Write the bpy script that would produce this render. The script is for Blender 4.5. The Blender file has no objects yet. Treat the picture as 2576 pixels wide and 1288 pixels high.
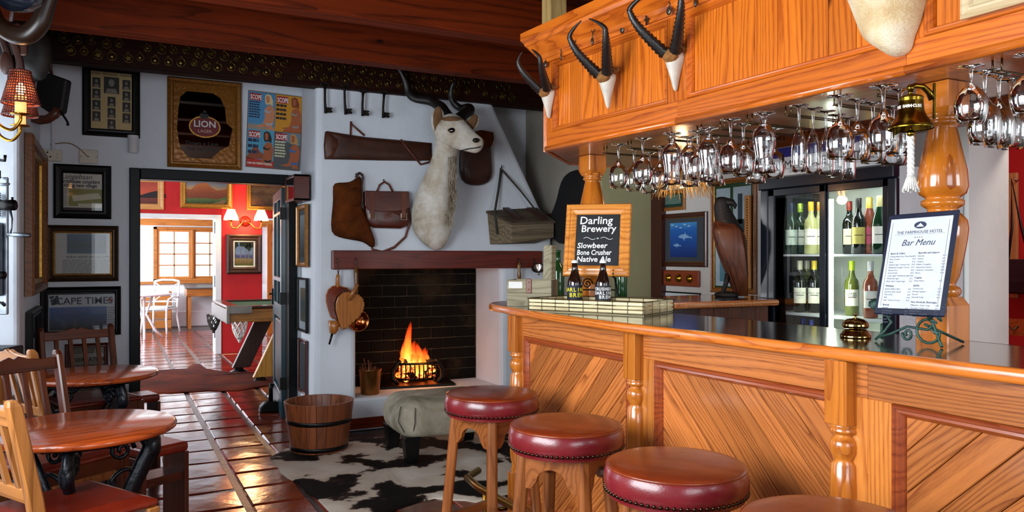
import bpy, math, random
from mathutils import Matrix, Vector
random.seed(7)
PI = math.pi
SC = bpy.context.scene
COL = SC.collection
# ------------------------------------------------------------------ camera, world, lights, exposure
F, YAW, EYE = 1960.0, math.radians(27.2), 1.35
cam = bpy.data.cameras.new('camera'); cam.sensor_width = 36.0; cam.lens = 36.0 * F / 2576.0
cam.clip_start = 0.02
camo = bpy.data.objects.new('camera', cam); COL.objects.link(camo)
camo.location = (0, 0, EYE); camo.rotation_euler = (PI / 2, 0, -YAW)
SC.camera = camo
vs = SC.view_settings
vs.view_transform = 'Standard'; vs.look = 'None'; vs.gamma = 1.0; vs.use_curve_mapping = False
vs.exposure = 0.0
w = bpy.data.worlds.new('sky'); SC.world = w; w.use_nodes = True
bg = w.node_tree.nodes['Background']; bg.inputs[0].default_value = (0.86, 0.93, 1.0, 1); bg.inputs[1].default_value = 3.6

def area(name, loc, target, sx, sy, power, col=(1, 1, 1)):
    l = bpy.data.lights.new(name, 'AREA'); l.shape = 'RECTANGLE'; l.size = sx; l.size_y = sy
    l.energy = power; l.color = col
    o = bpy.data.objects.new(name, l); COL.objects.link(o); o.location = loc
    d = Vector(target) - Vector(loc)
    o.rotation_euler = d.to_track_quat('-Z', 'Y').to_euler()
    return o
# daylight entering by the bar room's windows (left bay and the wall behind the camera), plus an added bar fill
area('daylight_bay', (-0.98, 1.55, 1.62), (2.0, 1.55, 1.45), 2.1, 1.15, 112, (0.90, 0.955, 1.0))
area('daylight_bay_far', (-0.98, 4.35, 1.55), (2.0, 4.35, 1.35), 1.0, 1.1, 9, (0.82, 0.92, 1.0))
area('fill_rear_bar', (3.1, -1.92, 1.62), (3.3, 3.0, 1.3), 1.0, 1.2, 30, (0.95, 0.97, 1.0))  # unseen fill added to brighten the bar interior and doorway reveal
area('daylight_rear', (0.55, -1.92, 1.62), (1.0, 3.0, 1.5), 1.6, 1.2, 22, (0.86, 0.93, 1.0))
# daylight of the sun room beyond the red wall and of the billiard room
area('daylight_sunroom', (-1.9, 13.8, 1.6), (1.5, 13.8, 1.0), 3.0, 1.4, 420, (0.8, 0.9, 1.0))
area('daylight_billiard', (-1.6, 8.6, 1.6), (1.5, 8.9, 0.9), 1.6, 1.3, 70, (0.95, 0.97, 1.0))

# ------------------------------------------------------------------ pixel of the photo -> point on a real plane of the room
_s, _c = math.sin(YAW), math.cos(YAW)
def at(u, v, X=None, Y=None, Z=None, T=None):
    k = (u - 1288) / F
    d = (_s + k * _c, _c - k * _s, (644 - v) / F)
    t = X / d[0] if X is not None else Y / d[1] if Y is not None else (Z - EYE) / d[2] if Z is not None else T
    return Vector((d[0] * t, d[1] * t, EYE + d[2] * t))

# ------------------------------------------------------------------ colour and materials
def S(h):
    h = h.lstrip('#')
    def f(x): return x / 12.92 if x <= 0.04045 else ((x + 0.055) / 1.055) ** 2.4
    return tuple(f(int(h[i:i + 2], 16) / 255) for i in (0, 2, 4))
MATS = {}
def newmat(name):
    m = bpy.data.materials.new(name); m.use_nodes = True
    nt = m.node_tree
    return m, nt, nt.nodes['Principled BSDF']
def N(nt, t, **kw):
    n = nt.nodes.new(t)
    for k, v in kw.items():
        if k.startswith('i_'):
            n.inputs[int(k[2:]) if k[2:].isdigit() else k[2:].replace('_', ' ')].default_value = v
        else: setattr(n, k, v)
    return n
def ramp(nt, stops):
    r = nt.nodes.new('ShaderNodeValToRGB'); e = r.color_ramp.elements
    while len(e) < len(stops): e.new(0.5)
    for el, (p, c) in zip(e, stops):
        el.position = p; el.color = tuple(c) + (1,)
    return r
def coords(nt, scale=(1, 1, 1), rand=True):
    tc = N(nt, 'ShaderNodeTexCoord'); mp = N(nt, 'ShaderNodeMapping'); mp.inputs['Scale'].default_value = scale
    if rand:
        oi = N(nt, 'ShaderNodeObjectInfo')
        ml = N(nt, 'ShaderNodeVectorMath', operation='SCALE'); cb = N(nt, 'ShaderNodeCombineXYZ')
        nt.links.new(oi.outputs['Random'], cb.inputs[0]); nt.links.new(oi.outputs['Random'], cb.inputs[1]); nt.links.new(oi.outputs['Random'], cb.inputs[2])
        nt.links.new(cb.outputs[0], ml.inputs[0]); ml.inputs['Scale'].default_value = 37.0
        ad = N(nt, 'ShaderNodeVectorMath', operation='ADD')
        nt.links.new(tc.outputs['Object'], ad.inputs[0]); nt.links.new(ml.outputs[0], ad.inputs[1])
        nt.links.new(ad.outputs[0], mp.inputs['Vector'])
    else:
        nt.links.new(tc.outputs['Object'], mp.inputs['Vector'])
    return mp
def bump(nt, b, src, strength, dist=0.01):
    bp = N(nt, 'ShaderNodeBump'); bp.inputs['Strength'].default_value = strength; bp.inputs['Distance'].default_value = dist
    nt.links.new(src, bp.inputs['Height']); nt.links.new(bp.outputs[0], b.inputs['Normal'])
def setb(b, rough=0.5, metal=0.0, coat=0.0, coat_r=0.08, spec=None, trans=0.0, ior=None, sheen=0.0):
    b.inputs['Roughness'].default_value = rough; b.inputs['Metallic'].default_value = metal
    b.inputs['Coat Weight'].default_value = coat; b.inputs['Coat Roughness'].default_value = coat_r
    b.inputs['Transmission Weight'].default_value = trans
    if spec is not None: b.inputs['Specular IOR Level'].default_value = spec
    if ior: b.inputs['IOR'].default_value = ior
    if sheen: b.inputs['Sheen Weight'].default_value = sheen
def plain(name, col, rough=0.5, var=0.12, scale=14.0, bmp=0.0, **kw):
    """one colour with soft mottling"""
    if name in MATS: return MATS[name]
    if isinstance(col, str): col = S(col)
    m, nt, b = newmat(name); setb(b, rough, **kw)
    if var or bmp:
        mp = coords(nt); n = N(nt, 'ShaderNodeTexNoise', i_Scale=scale, i_Detail=5.0)
        nt.links.new(mp.outputs[0], n.inputs['Vector'])
        r = ramp(nt, [(0.3, [c * (1 - var) for c in col]), (0.7, [min(1, c * (1 + var)) for c in col])])
        nt.links.new(n.outputs[0], r.inputs[0]); nt.links.new(r.outputs[0], b.inputs['Base Color'])
        if bmp: bump(nt, b, n.outputs[0], bmp, 0.01)
    else: b.inputs['Base Color'].default_value = tuple(col) + (1,)
    MATS[name] = m; return m
def wood(name, dark, light, axis='x', freq=60.0, rough=0.35, coat=0.25, contrast=1.0, knots=True, vary=0.18):
    """sawn softwood: growth bands stretched along one local axis, knots, per-board tint"""
    if name in MATS: return MATS[name]
    d, l = (S(dark) if isinstance(dark, str) else dark), (S(light) if isinstance(light, str) else light)
    m, nt, b = newmat(name); setb(b, rough, coat=coat, coat_r=0.12, spec=0.12 if coat == 0 else None)
    L = nt.links.new
    st = {'x': (0.09, 1, 1), 'y': (1, 0.09, 1), 'z': (1, 1, 0.09)}[axis]
    mp = coords(nt, st)
    n1 = N(nt, 'ShaderNodeTexNoise', i_Scale=7.0, i_Detail=2.0, i_Roughness=0.5); L(mp.outputs[0], n1.inputs['Vector'])
    sp = N(nt, 'ShaderNodeSeparateXYZ'); L(mp.outputs[0], sp.inputs[0])
    ca, cb_ = {'x': (1, 2), 'y': (0, 2), 'z': (0, 1)}[axis]
    cr = N(nt, 'ShaderNodeMath', operation='MULTIPLY_ADD'); L(sp.outputs[cb_], cr.inputs[0]); cr.inputs[1].default_value = 0.6; L(sp.outputs[ca], cr.inputs[2])
    rf = N(nt, 'ShaderNodeMath', operation='MULTIPLY'); L(cr.outputs[0], rf.inputs[0]); rf.inputs[1].default_value = freq * 0.6
    mu = N(nt, 'ShaderNodeMath', operation='MULTIPLY_ADD'); mu.inputs[1].default_value = freq * 0.15; L(n1.outputs[0], mu.inputs[0]); L(rf.outputs[0], mu.inputs[2])
    sn = N(nt, 'ShaderNodeMath', operation='FRACT'); L(mu.outputs[0], sn.inputs[0])
    n2 = N(nt, 'ShaderNodeTexNoise', i_Scale=freq * 2.2, i_Detail=3.0); L(mp.outputs[0], n2.inputs['Vector'])
    mx = N(nt, 'ShaderNodeMix', data_type='FLOAT'); mx.inputs[0].default_value = 0.42
    L(sn.outputs[0], mx.inputs[2]); L(n2.outputs[0], mx.inputs[3])
    md = [a * 0.5 + c * 0.5 for a, c in zip(d, l)]
    c0 = [a + (m_ - a) * (1 - contrast) for a, m_ in zip(d, md)]
    r = ramp(nt, [(0.18, [a * 0.6 + c * 0.4 for a, c in zip(md, l)]), (0.5, l), (0.72, md), (0.9, c0)])
    L(mx.outputs[0], r.inputs[0])
    src = r.outputs[0]
    if knots:
        mk = coords(nt, {'x': (0.45, 1, 1), 'y': (1, 0.45, 1), 'z': (1, 1, 0.45)}[axis])
        v = N(nt, 'ShaderNodeTexVoronoi', i_Scale=4.5); L(mk.outputs[0], v.inputs['Vector'])
        rk = ramp(nt, [(0.035, (1, 1, 1)), (0.085, (0, 0, 0))]); L(v.outputs['Distance'], rk.inputs[0])
        mk2 = N(nt, 'ShaderNodeMix', data_type='RGBA'); L(rk.outputs[0], mk2.inputs[0]); L(src, mk2.inputs[6])
        mk2.inputs[7].default_value = tuple(x * 0.35 for x in d) + (1,); src = mk2.outputs[2]
    oi = N(nt, 'ShaderNodeObjectInfo'); hv = N(nt, 'ShaderNodeHueSaturation')
    mr = N(nt, 'ShaderNodeMapRange'); mr.inputs[3].default_value = 1 - vary; mr.inputs[4].default_value = 1 + vary
    L(oi.outputs['Random'], mr.inputs[0]); L(mr.outputs[0], hv.inputs['Value']); L(src, hv.inputs['Color'])
    L(hv.outputs[0], b.inputs['Base Color']); bump(nt, b, mx.outputs[0], 0.12, 0.004)
    MATS[name] = m; return m
def plaster(name, col, var=0.06, rough=0.75, big=0.25):
    if name in MATS: return MATS[name]
    if isinstance(col, str): col = S(col)
    m, nt, b = newmat(name); setb(b, rough, spec=0.3)
    mp = coords(nt, rand=False)
    n = N(nt, 'ShaderNodeTexNoise', i_Scale=2.2, i_Detail=6.0); nt.links.new(mp.outputs[0], n.inputs['Vector'])
    r = ramp(nt, [(0.35, [c * (1 - var * 2) for c in col]), (0.65, col)])
    nt.links.new(n.outputs[0], r.inputs[0]); nt.links.new(r.outputs[0], b.inputs['Base Color'])
    n2 = N(nt, 'ShaderNodeTexNoise', i_Scale=5.0, i_Detail=8.0); nt.links.new(mp.outputs[0], n2.inputs['Vector'])
    bump(nt, b, n2.outputs[0], big, 0.05)
    MATS[name] = m; return m
def glow(name, col, strength):
    if name in MATS: return MATS[name]
    if isinstance(col, str): col = S(col)
    m, nt, b = newmat(name); b.inputs['Base Color'].default_value = tuple(col) + (1,)
    b.inputs['Emission Color'].default_value = tuple(col) + (1,); b.inputs['Emission Strength'].default_value = strength
    MATS[name] = m; return m
def glassm(name, col=(1, 1, 1), rough=0.0, ior=1.45, thin=False):
    if name in MATS: return MATS[name]
    if isinstance(col, str): col = S(col)
    m, nt, b = newmat(name)
    if thin:
        out = nt.nodes['Material Output']
        tr = N(nt, 'ShaderNodeBsdfTransparent'); tr.inputs[0].default_value = tuple(col) + (1,)
        gl = N(nt, 'ShaderNodeBsdfGlossy'); gl.inputs['Roughness'].default_value = rough
        lw = N(nt, 'ShaderNodeFresnel'); lw.inputs[0].default_value = ior
        mx = N(nt, 'ShaderNodeMixShader')
        nt.links.new(lw.outputs[0], mx.inputs[0]); nt.links.new(tr.outputs[0], mx.inputs[1]); nt.links.new(gl.outputs[0], mx.inputs[2])
        nt.links.new(mx.outputs[0], out.inputs['Surface'])
    else:
        setb(b, rough, trans=1.0, ior=ior); b.inputs['Base Color'].default_value = tuple(col) + (1,)
    MATS[name] = m; return m

# ------------------------------------------------------------------ mesh building
class MB:
    def __init__(s): s.v = []; s.f = []; s.sm = []
    def add(s, vs, fs, smooth=False, M=None):
        o = len(s.v)
        s.v += [tuple(M @ Vector(p)) if M else tuple(p) for p in vs]
        s.f += [tuple(i + o for i in f) for f in fs]; s.sm += [smooth] * len(fs); return s
    def box(s, x0, x1, y0, y1, z0, z1, M=None):
        vs = [(x, y, z) for z in (z0, z1) for y in (y0, y1) for x in (x0, x1)]
        return s.add(vs, [(0, 2, 3, 1), (4, 5, 7, 6), (0, 1, 5, 4), (2, 6, 7, 3), (0, 4, 6, 2), (1, 3, 7, 5)], False, M)
    def lathe(s, prof, n=16, M=None, smooth=True, cap=True):
        vs = []; fs = []
        for r, z in prof:
            for i in range(n):
                a = 2 * PI * i / n; vs.append((r * math.cos(a), r * math.sin(a), z))
        for j in range(len(prof) - 1):
            for i in range(n):
                k = (i + 1) % n; fs.append((j * n + i, j * n + k, (j + 1) * n + k, (j + 1) * n + i))
        s.add(vs, fs, smooth, M)
        if cap:
            if prof[0][0] > 1e-4: s.add(vs[:n], [tuple(range(n))[::-1]], False, M)
            if prof[-1][0] > 1e-4: s.add(vs[-n:], [tuple(range(n))], False, M)
        return s
    def loft(s, rings, closed=True, cap=True, smooth=True, M=None):
        n = len(rings[0]); vs = [p for r in rings for p in r]; fs = []
        for j in range(len(rings) - 1):
            for i in range(n if closed else n - 1):
                k = (i + 1) % n; fs.append((j * n + i, j * n + k, (j + 1) * n + k, (j + 1) * n + i))
        if cap and closed:
            fs.append(tuple(range(n))[::-1]); fs.append(tuple((len(rings) - 1) * n + i for i in range(n)))
        return s.add(vs, fs, smooth, M)
    def tube(s, pts, rad, n=8, closed=False, M=None, smooth=True, flat=None):
        pts = [Vector(p) for p in pts]; m = len(pts)
        rs = rad if isinstance(rad, (list, tuple)) else [rad] * m
        rings = []; up = None
        for i, p in enumerate(pts):
            a = pts[(i - 1) % m] if (closed or i) else p; b_ = pts[(i + 1) % m] if (closed or i < m - 1) else p
            t = (b_ - a)
            t = t.normalized() if t.length > 1e-9 else Vector((0, 0, 1))
            if up is None: up = Vector((0, 0, 1)) if abs(t.z) < 0.9 else Vector((1, 0, 0))
            x = t.cross(up)
            x = x.normalized() if x.length > 1e-6 else t.orthogonal().normalized()
            y = x.cross(t).normalized(); up = y
            fx, fy = flat if flat else (1, 1)
            rings.append([p + (x * math.cos(2 * PI * q / n) * fx + y * math.sin(2 * PI * q / n) * fy) * rs[i] for q in range(n)])
        if closed: rings.append(rings[0])
        return s.loft(rings, True, not closed, smooth, M)
    def cyl(s, p0, p1, r0, r1=None, n=12, M=None, smooth=True):
        return s.tube([p0, p1], [r0, r0 if r1 is None else r1], n, False, M, smooth)
    def prism(s, poly, z0, z1, M=None):
        n = len(poly)
        a = sum(poly[i][0] * poly[(i + 1) % n][1] - poly[(i + 1) % n][0] * poly[i][1] for i in range(n))
        if a < 0: poly = poly[::-1]
        vs = [(x, y, z0) for x, y in poly] + [(x, y, z1) for x, y in poly]
        fs = [tuple(range(n))[::-1], tuple(range(n, 2 * n))] + [(i, (i + 1) % n, n + (i + 1) % n, n + i) for i in range(n)]
        return s.add(vs, fs, False, M)
    def ell(s, c, r, nu=14, nv=9, M=None):
        r = (r, r, r) if not isinstance(r, (list, tuple)) else r
        vs = []; fs = []
        for j in range(nv + 1):
            th = PI * j / nv
            for i in range(nu):
                a = 2 * PI * i / nu
                vs.append((c[0] + r[0] * math.sin(th) * math.cos(a), c[1] + r[1] * math.sin(th) * math.sin(a), c[2] + r[2] * math.cos(th)))
        for j in range(nv):
            for i in range(nu):
                k = (i + 1) % nu; fs.append((j * nu + i, (j + 1) * nu + i, (j + 1) * nu + k, j * nu + k))
        return s.add(vs, fs, True, M)
    def mesh(s, name):
        me = bpy.data.meshes.new(name); me.from_pydata(s.v, [], s.f)
        me.polygons.foreach_set('use_smooth', s.sm); me.update(); return me
    def build(s, name, mat, parent=None, bevel=0, seg=1, sub=0, M=None, shade=None):
        return link(name, s.mesh(name), mat, parent, bevel, seg, sub, M)
def link(name, me, mat, parent=None, bevel=0, seg=1, sub=0, M=None):
    if mat is not None and not me.materials: me.materials.append(mat)
    o = bpy.data.objects.new(name, me); COL.objects.link(o)
    if parent is not None: o.parent = parent
    if M is not None: o.matrix_basis = M
    if bevel:
        b = o.modifiers.new('bevel', 'BEVEL'); b.width = bevel; b.segments = seg; b.limit_method = 'ANGLE'; b.angle_limit = 0.7
        b.harden_normals = False
    if sub:
        m_ = o.modifiers.new('sub', 'SUBSURF'); m_.levels = sub; m_.render_levels = sub
    return o
def T(x=0, y=0, z=0): return Matrix.Translation((x, y, z))
def R(a, ax='Z'): return Matrix.Rotation(a, 4, ax)
def frame(o, x, y, z):
    """matrix with origin o and axis columns x, y, z"""
    m = Matrix.Identity(4)
    for i, a in enumerate((x, y, z)):
        a = Vector(a)
        for k in range(3): m[k][i] = a[k]
    for k in range(3): m[k][3] = o[k]
    return m
def tag(o, label, cat, group=None, kind=None):
    if label: o['label'] = label
    if cat: o['category'] = cat
    if group: o['group'] = group
    if kind: o['kind'] = kind
    return o
def thing(name, label, cat, M=None, group=None, kind=None):
    o = bpy.data.objects.new(name, None); COL.objects.link(o); o.empty_display_size = 0.05
    if M is not None: o.matrix_basis = M
    return tag(o, label, cat, group, kind)
def struct(mb, name, mat, label, cat=None, **kw):
    o = mb.build(name, mat, **kw); return tag(o, label, cat or name.split('_')[0], None, 'structure')
def kids(o): return [c for c in KIDS.get(o.name, [])]
def copy_tree(o, parent=None, M=None, label=None, group=None):
    c = o.copy(); COL.objects.link(c)
    if parent is not None: c.parent = parent
    if M is not None: c.matrix_basis = M
    if label: c['label'] = label
    if group: c['group'] = group
    for ch in list(o.children): copy_tree(ch, c)
    return c
_txt = {}
def text(body, size, M, mat, parent, name='lettering', align='LEFT', ext=0.0004, sx=1.0, bold=0.0, shear=0.0):
    c = bpy.data.curves.new('t', 'FONT'); c.body = body; c.size = size; c.align_x = align; c.extrude = ext
    c.offset = bold; c.shear = shear; c.resolution_u = 2
    o = bpy.data.objects.new('t', c); me = bpy.data.meshes.new_from_object(o)
    bpy.data.objects.remove(o); bpy.data.curves.remove(c)
    me.materials.clear(); me.materials.append(mat); me.name = name
    return link(name, me, None, parent, M=M @ Matrix.Diagonal((sx, 1, 1, 1)))
def quad(mb, pts, M=None): return mb.add(pts, [tuple(range(len(pts)))], False, M)
def spline(pts, n=40):
    out = []; m = len(pts) - 1
    for i in range(n + 1):
        q = i / n * m; k = min(int(q), m - 1); t = q - k; p0, p1, p2, p3 = (Vector(pts[max(k - 1, 0)]), Vector(pts[k]), Vector(pts[k + 1]), Vector(pts[min(k + 2, m)]))
        out.append(.5 * ((2 * p1) + (p2 - p0) * t + (2 * p0 - 5 * p1 + 4 * p2 - p3) * t * t + (3 * p1 - p0 - 3 * p2 + p3) * t ** 3))
    return out
# ------------------------------------------------------------------ shared materials
WHITE = plaster('white_plaster', '#dce3ec', 0.05)
WHITE2 = plaster('white_plaster_far', '#e8eaec', 0.03)
RED = plaster('red_plaster', '#c8262a', 0.08, 0.6, 0.1)
OLIVE = plaster('olive_plaster', '#b6b288', 0.05, 0.7, 0.15)
BEAM = wood('beam_wood', '#280a01', '#6a2406', 'x', 30, 0.62, 0.0)
BEAMD = wood('brass_beam_wood', '#0c0401', '#2c0e04', 'x', 30, 0.6, 0.0)
CEIL = wood('ceiling_board_wood', '#200a04', '#42170a', 'x', 40, 0.65, 0.0)
PINE = wood('bar_pine', '#6a270a', '#c8773a', 'x', 90, 0.3, 0.4, 1.0, True, 0.3)
PINEZ = wood('bar_pine_upright', '#9a4414', '#dd9040', 'z', 70, 0.28, 0.5)
CANO = wood('canopy_pine', '#8a2e06', '#d8701c', 'z', 70, 0.3, 0.4)
CANOX = wood('canopy_pine_rail', '#8a2e06', '#d8701c', 'x', 70, 0.3, 0.4)
CANOY = wood('canopy_pine_long', '#8a2e06', '#d8701c', 'y', 70, 0.3, 0.4)
DGREEN = plain('dark_green_paint', '#030809', 0.4, 0.1, spec=0.2)
BLACK = plain('black_lacquer', '#060505', 0.4, 0.1, spec=0.25)
TILE = None
def tile_mat():
    m, nt, b = newmat('quarry_tile'); setb(b, 0.2, coat=0.25, coat_r=0.14); L = nt.links.new
    mp = coords(nt); n = N(nt, 'ShaderNodeTexNoise', i_Scale=3.0, i_Detail=6.0); L(mp.outputs[0], n.inputs['Vector'])
    r = ramp(nt, [(0.3, S('#481810')), (0.55, S('#702a18')), (0.75, S('#8e3a20'))]); L(n.outputs[0], r.inputs[0])
    oi = N(nt, 'ShaderNodeObjectInfo'); hv = N(nt, 'ShaderNodeHueSaturation'); mr = N(nt, 'ShaderNodeMapRange')
    mr.inputs[3].default_value = 0.65; mr.inputs[4].default_value = 1.25
    L(oi.outputs['Random'], mr.inputs[0]); L(mr.outputs[0], hv.inputs['Value']); L(r.outputs[0], hv.inputs['Color']); L(hv.outputs[0], b.inputs['Base Color'])
    n2 = N(nt, 'ShaderNodeTexNoise', i_Scale=9.0, i_Detail=3.0); L(mp.outputs[0], n2.inputs['Vector'])
    rr = N(nt, 'ShaderNodeMapRange'); rr.inputs[3].default_value = 0.08; rr.inputs[4].default_value = 0.24; L(n2.outputs[0], rr.inputs[0]); L(rr.outputs[0], b.inputs['Roughness'])
    bump(nt, b, n2.outputs[0], 0.25, 0.012)
    return m
TILE = tile_mat()
GROUT = plain('grout', '#4a3a34', 0.3, 0.35, 22, 0.5)
# ------------------------------------------------------------------ floor with single tiles
YB, YC = 6.45, 5.9           # door wall face, chimney breast face
mb = MB(); mb.box(-1.6, 5.2, -2.0, 17.5, -0.1, -0.004)
floor = struct(mb, 'floor', GROUT, 'red quarry tile floor with wide uneven grout joints running through both rooms')
PX, PY = 0.331, 0.344
def tile_mesh(k):
    rnd = random.Random(k); hx, hy = (PX - 0.036) / 2, (PY - 0.026) / 2; e = 0.009
    mb = MB(); q = lambda s: rnd.uniform(-s, s)
    top = [(-hx + e + q(.004), -hy + e + q(.004), .009), (hx - e + q(.004), -hy + e + q(.004), .009), (hx - e + q(.004), hy - e + q(.004), .009), (-hx + e + q(.004), hy - e + q(.004), .009)]
    bot = [(-hx, -hy, -.006), (hx, -hy, -.006), (hx, hy, -.006), (-hx, hy, -.006)]
    mid = [(p[0] * 1.025, p[1] * 1.025, .0055) for p in top]
    mb.add(bot + mid + top + [(0, 0, .0105)], [(0, 1, 5, 4), (1, 2, 6, 5), (2, 3, 7, 6), (3, 0, 4, 7), (4, 5, 9, 8), (5, 6, 10, 9), (6, 7, 11, 10), (7, 4, 8, 11), (8, 9, 12), (9, 10, 12), (10, 11, 12), (11, 8, 12)], False)
    me = mb.mesh('tile'); me.materials.append(TILE); return me
TM = [tile_mesh(k) for k in range(6)]
far = MB()
for i in range(-2, 10):
    for j in range(-13, 26):
        cx, cy = 0.322 + PX * (i + 0.5), 6.085 + PY * (j + 0.5)
        if cy < 2.2 or cy > 15.2: continue
        # what the photo can see of the floor
        zc = cx * _s + cy * _c; u = 1288 + F * (cx * _c - cy * _s) / zc
        if u < 60 or u > 1330: continue
        if cy > YB and (u < 330 or u > 740): continue
        if cy < 4.6 and cx > 1.9: continue
        if 5.55 < cy < 6.6 and cx > 1.3 : continue
        m_ = T(cx, cy, 0) @ R(random.uniform(-.012, .012)) @ R(random.uniform(-.009, .009), 'X') @ R(random.uniform(-.006, .006), 'Y')
        if cy < 11.3: link('tile', TM[random.randrange(6)], None, floor, M=m_)
        else:
            me = TM[random.randrange(6)]
            far.add([v.co for v in me.vertices], [tuple(p.vertices) for p in me.polygons], False, m_)
fo = far.build('far_tiles', TILE, floor); fo['kind'] = 'stuff'

# ------------------------------------------------------------------ walls
mb = MB()
mb.box(-1.2, 0.117, YB, YB + .32, 0, 3.1); mb.box(0.117, 1.34, YB, YB + .32, 2.005, 3.1); mb.box(1.34, 4.4, YB, YB + .32, 0, 3.1)
struct(mb, 'wall_back', WHITE, 'white lime plastered wall with the doorway and framed newspapers')
mb = MB()      # chimney breast: lower block with firebox, tapering hood on its right side
XR = 3.43
fx0, fx1, fz0, fz1 = 1.684, 2.93, 0.25, 1.26
mb.prism([(1.355, 0), (fx0, 0), (fx0, fz1), (fx1, fz1), (fx1, 0), (XR, 0), (XR, 1.55), (2.80, 2.74), (1.375, 2.74)], -YB, -YC, M=R(PI / 2, 'X'))
struct(mb, 'wall_chimney', WHITE, 'white plastered chimney breast with tapering right shoulder', bevel=0.045, seg=3)
mb = MB(); mb.box(-0.95, -0.45, 5.06, YB, 0, 3.1); mb.box(-1.25, -0.58, 3.45, 3.9, 0, 3.1)
mb.box(-1.25, -1.05, 0.4, 5.06, 0, 0.85); mb.box(-1.25, -1.05, 0.4, 5.06, 2.2, 3.1); mb.box(-1.25, -1.05, -2.0, 0.4, 0, 3.1); mb.box(-1.25, -1.05, 2.7, 3.5, 0, 3.1)
struct(mb, 'wall_left', WHITE, 'uneven white left wall with deep window bay', bevel=0.03, seg=3)
mb = MB(); mb.box(-1.25, -0.3, -2.2, -2.0, 0, 3.1); mb.box(1.4, 2.55, -2.2, -2.0, 0, 3.1); mb.box(3.7, 4.4, -2.2, -2.0, 0, 3.1); mb.box(2.55, 3.7, -2.2, -2.0, 0, .95); mb.box(2.55, 3.7, -2.2, -2.0, 2.25, 3.1); mb.box(-.3, 1.4, -2.2, -2.0, 0, .95); mb.box(-.3, 1.4, -2.2, -2.0, 2.25, 3.1)  # the right-hand opening is added for the bar fill light
struct(mb, 'wall_rear', WHITE, 'white wall behind the viewpoint with window opening')
XW = 4.0
mb = MB(); mb.box(XW, XW + .35, 2.54, 5.2, 0, 3.1); mb.box(XW, XW + .35, -2.0, 1.35, 0, 3.1); mb.box(XW, XW + .35, 1.35, 2.54, 1.96, 3.1)
W_R = struct(mb, 'wall_right', plaster('cream_plaster', '#eeece8', 0.04, 0.6, 0.15), 'cream plastered wall behind the bar with doorway to a red room')
mb = MB(); mb.box(3.46, XW + .35, 5.22, YB, 0, 3.1); struct(mb, 'wall_recess', plaster('shaded_plaster', '#a39c90', 0.12), 'plastered recess side wall right of the chimney, greyed to stand for shade')  # plaster colour darkened to stand for the shade in the recess
mb = MB(); mb.box(3.46, XW + .0, 5.19, 5.219, 0, 3.1)
struct(mb, 'wall_pier', OLIVE, 'olive green plastered pier behind the chalkboard', bevel=0.02, seg=2)
# ceiling
ceil = thing('ceiling', 'dark stained timber board ceiling carried on heavy beams', 'ceiling', kind='structure')
mb = MB(); mb.box(-1.3, 4.4, -2.2, 6.8, 2.90, 2.96); mb.build('ceiling_backing', CEIL, ceil)
bm_ = MB(); bm_.box(-2.8, 2.8, -.0655, .0655, 0, .02); bme = bm_.mesh('ceiling_board'); bme.materials.append(CEIL)
y = 2.6
while y < YB:
    link('ceiling_board', bme, None, ceil, M=T(1.5, y, 2.875)); y += 0.135
for k, (y0, lab) in enumerate([(YC - .06, 'dark ceiling beam above the fireplace studded with round horse brasses'), (4.95, 'red brown ceiling beam in front of the brass studded beam'), (4.05, 'red brown ceiling beam third from the back wall'), (3.15, 'red brown ceiling beam nearest to the viewer')]):
    mb = MB(); mb.box(-1.0, 4.0, 0, .14, 2.62, 2.875)
    o = mb.build('ceiling_beam', BEAM if k else BEAMD, bevel=0.012, seg=2, M=T(0, y0, 0)); tag(o, lab, 'beam', None, 'structure')
# ------------------------------------------------------------------ framed pictures (local x right, y up, z out of the wall)
GILT = plain('gilt', '#b8863a', 0.35, 0.3, 60, 0.15, metal=0.7)
GOLDW = plain('gold_wood', '#8a5a1e', 0.35, 0.25, 40, 0.1, metal=0.35)
MAHOG = wood('mahogany', '#2a0f08', '#52221a', 'x', 60, 0.3, 0.3, knots=False)
GLASS = glassm('picture_glass', (0.97, 0.98, 0.98), 0.0, 1.45, thin=True)
def wallM(c, nrm, up=(0, 0, 1), roll=0.0):
    z = Vector(nrm).normalized(); y = Vector(up); x = y.cross(z).normalized(); y = z.cross(x)
    return frame(c, x, y, z) @ R(roll)
def ring_frame(w, h, prof):
    mb = MB(); vs = []; fs = []
    for d, z in prof:
        vs += [(-w / 2 + d, -h / 2 + d, z), (w / 2 - d, -h / 2 + d, z), (w / 2 - d, h / 2 - d, z), (-w / 2 + d, h / 2 - d, z)]
    for j in range(len(prof) - 1):
        for i in range(4):
            k = (i + 1) % 4; fs.append((j * 4 + i, j * 4 + k, (j + 1) * 4 + k, (j + 1) * 4 + i))
    mb.add(vs, fs); return mb
def card(x0, x1, y0, y1, z): return MB().add([(x0, y0, z), (x1, y0, z), (x1, y1, z), (x0, y1, z)], [(0, 1, 2, 3)])
def flat(parent, name, mat, polys, z):
    mb = MB()
    for p in polys: mb.add([(x, y, z) for x, y in p], [tuple(range(len(p)))])
    return mb.build(name, mat, parent)
def rect(x0, x1, y0, y1): return [(x0, y0), (x1, y0), (x1, y1), (x0, y1)]
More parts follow.
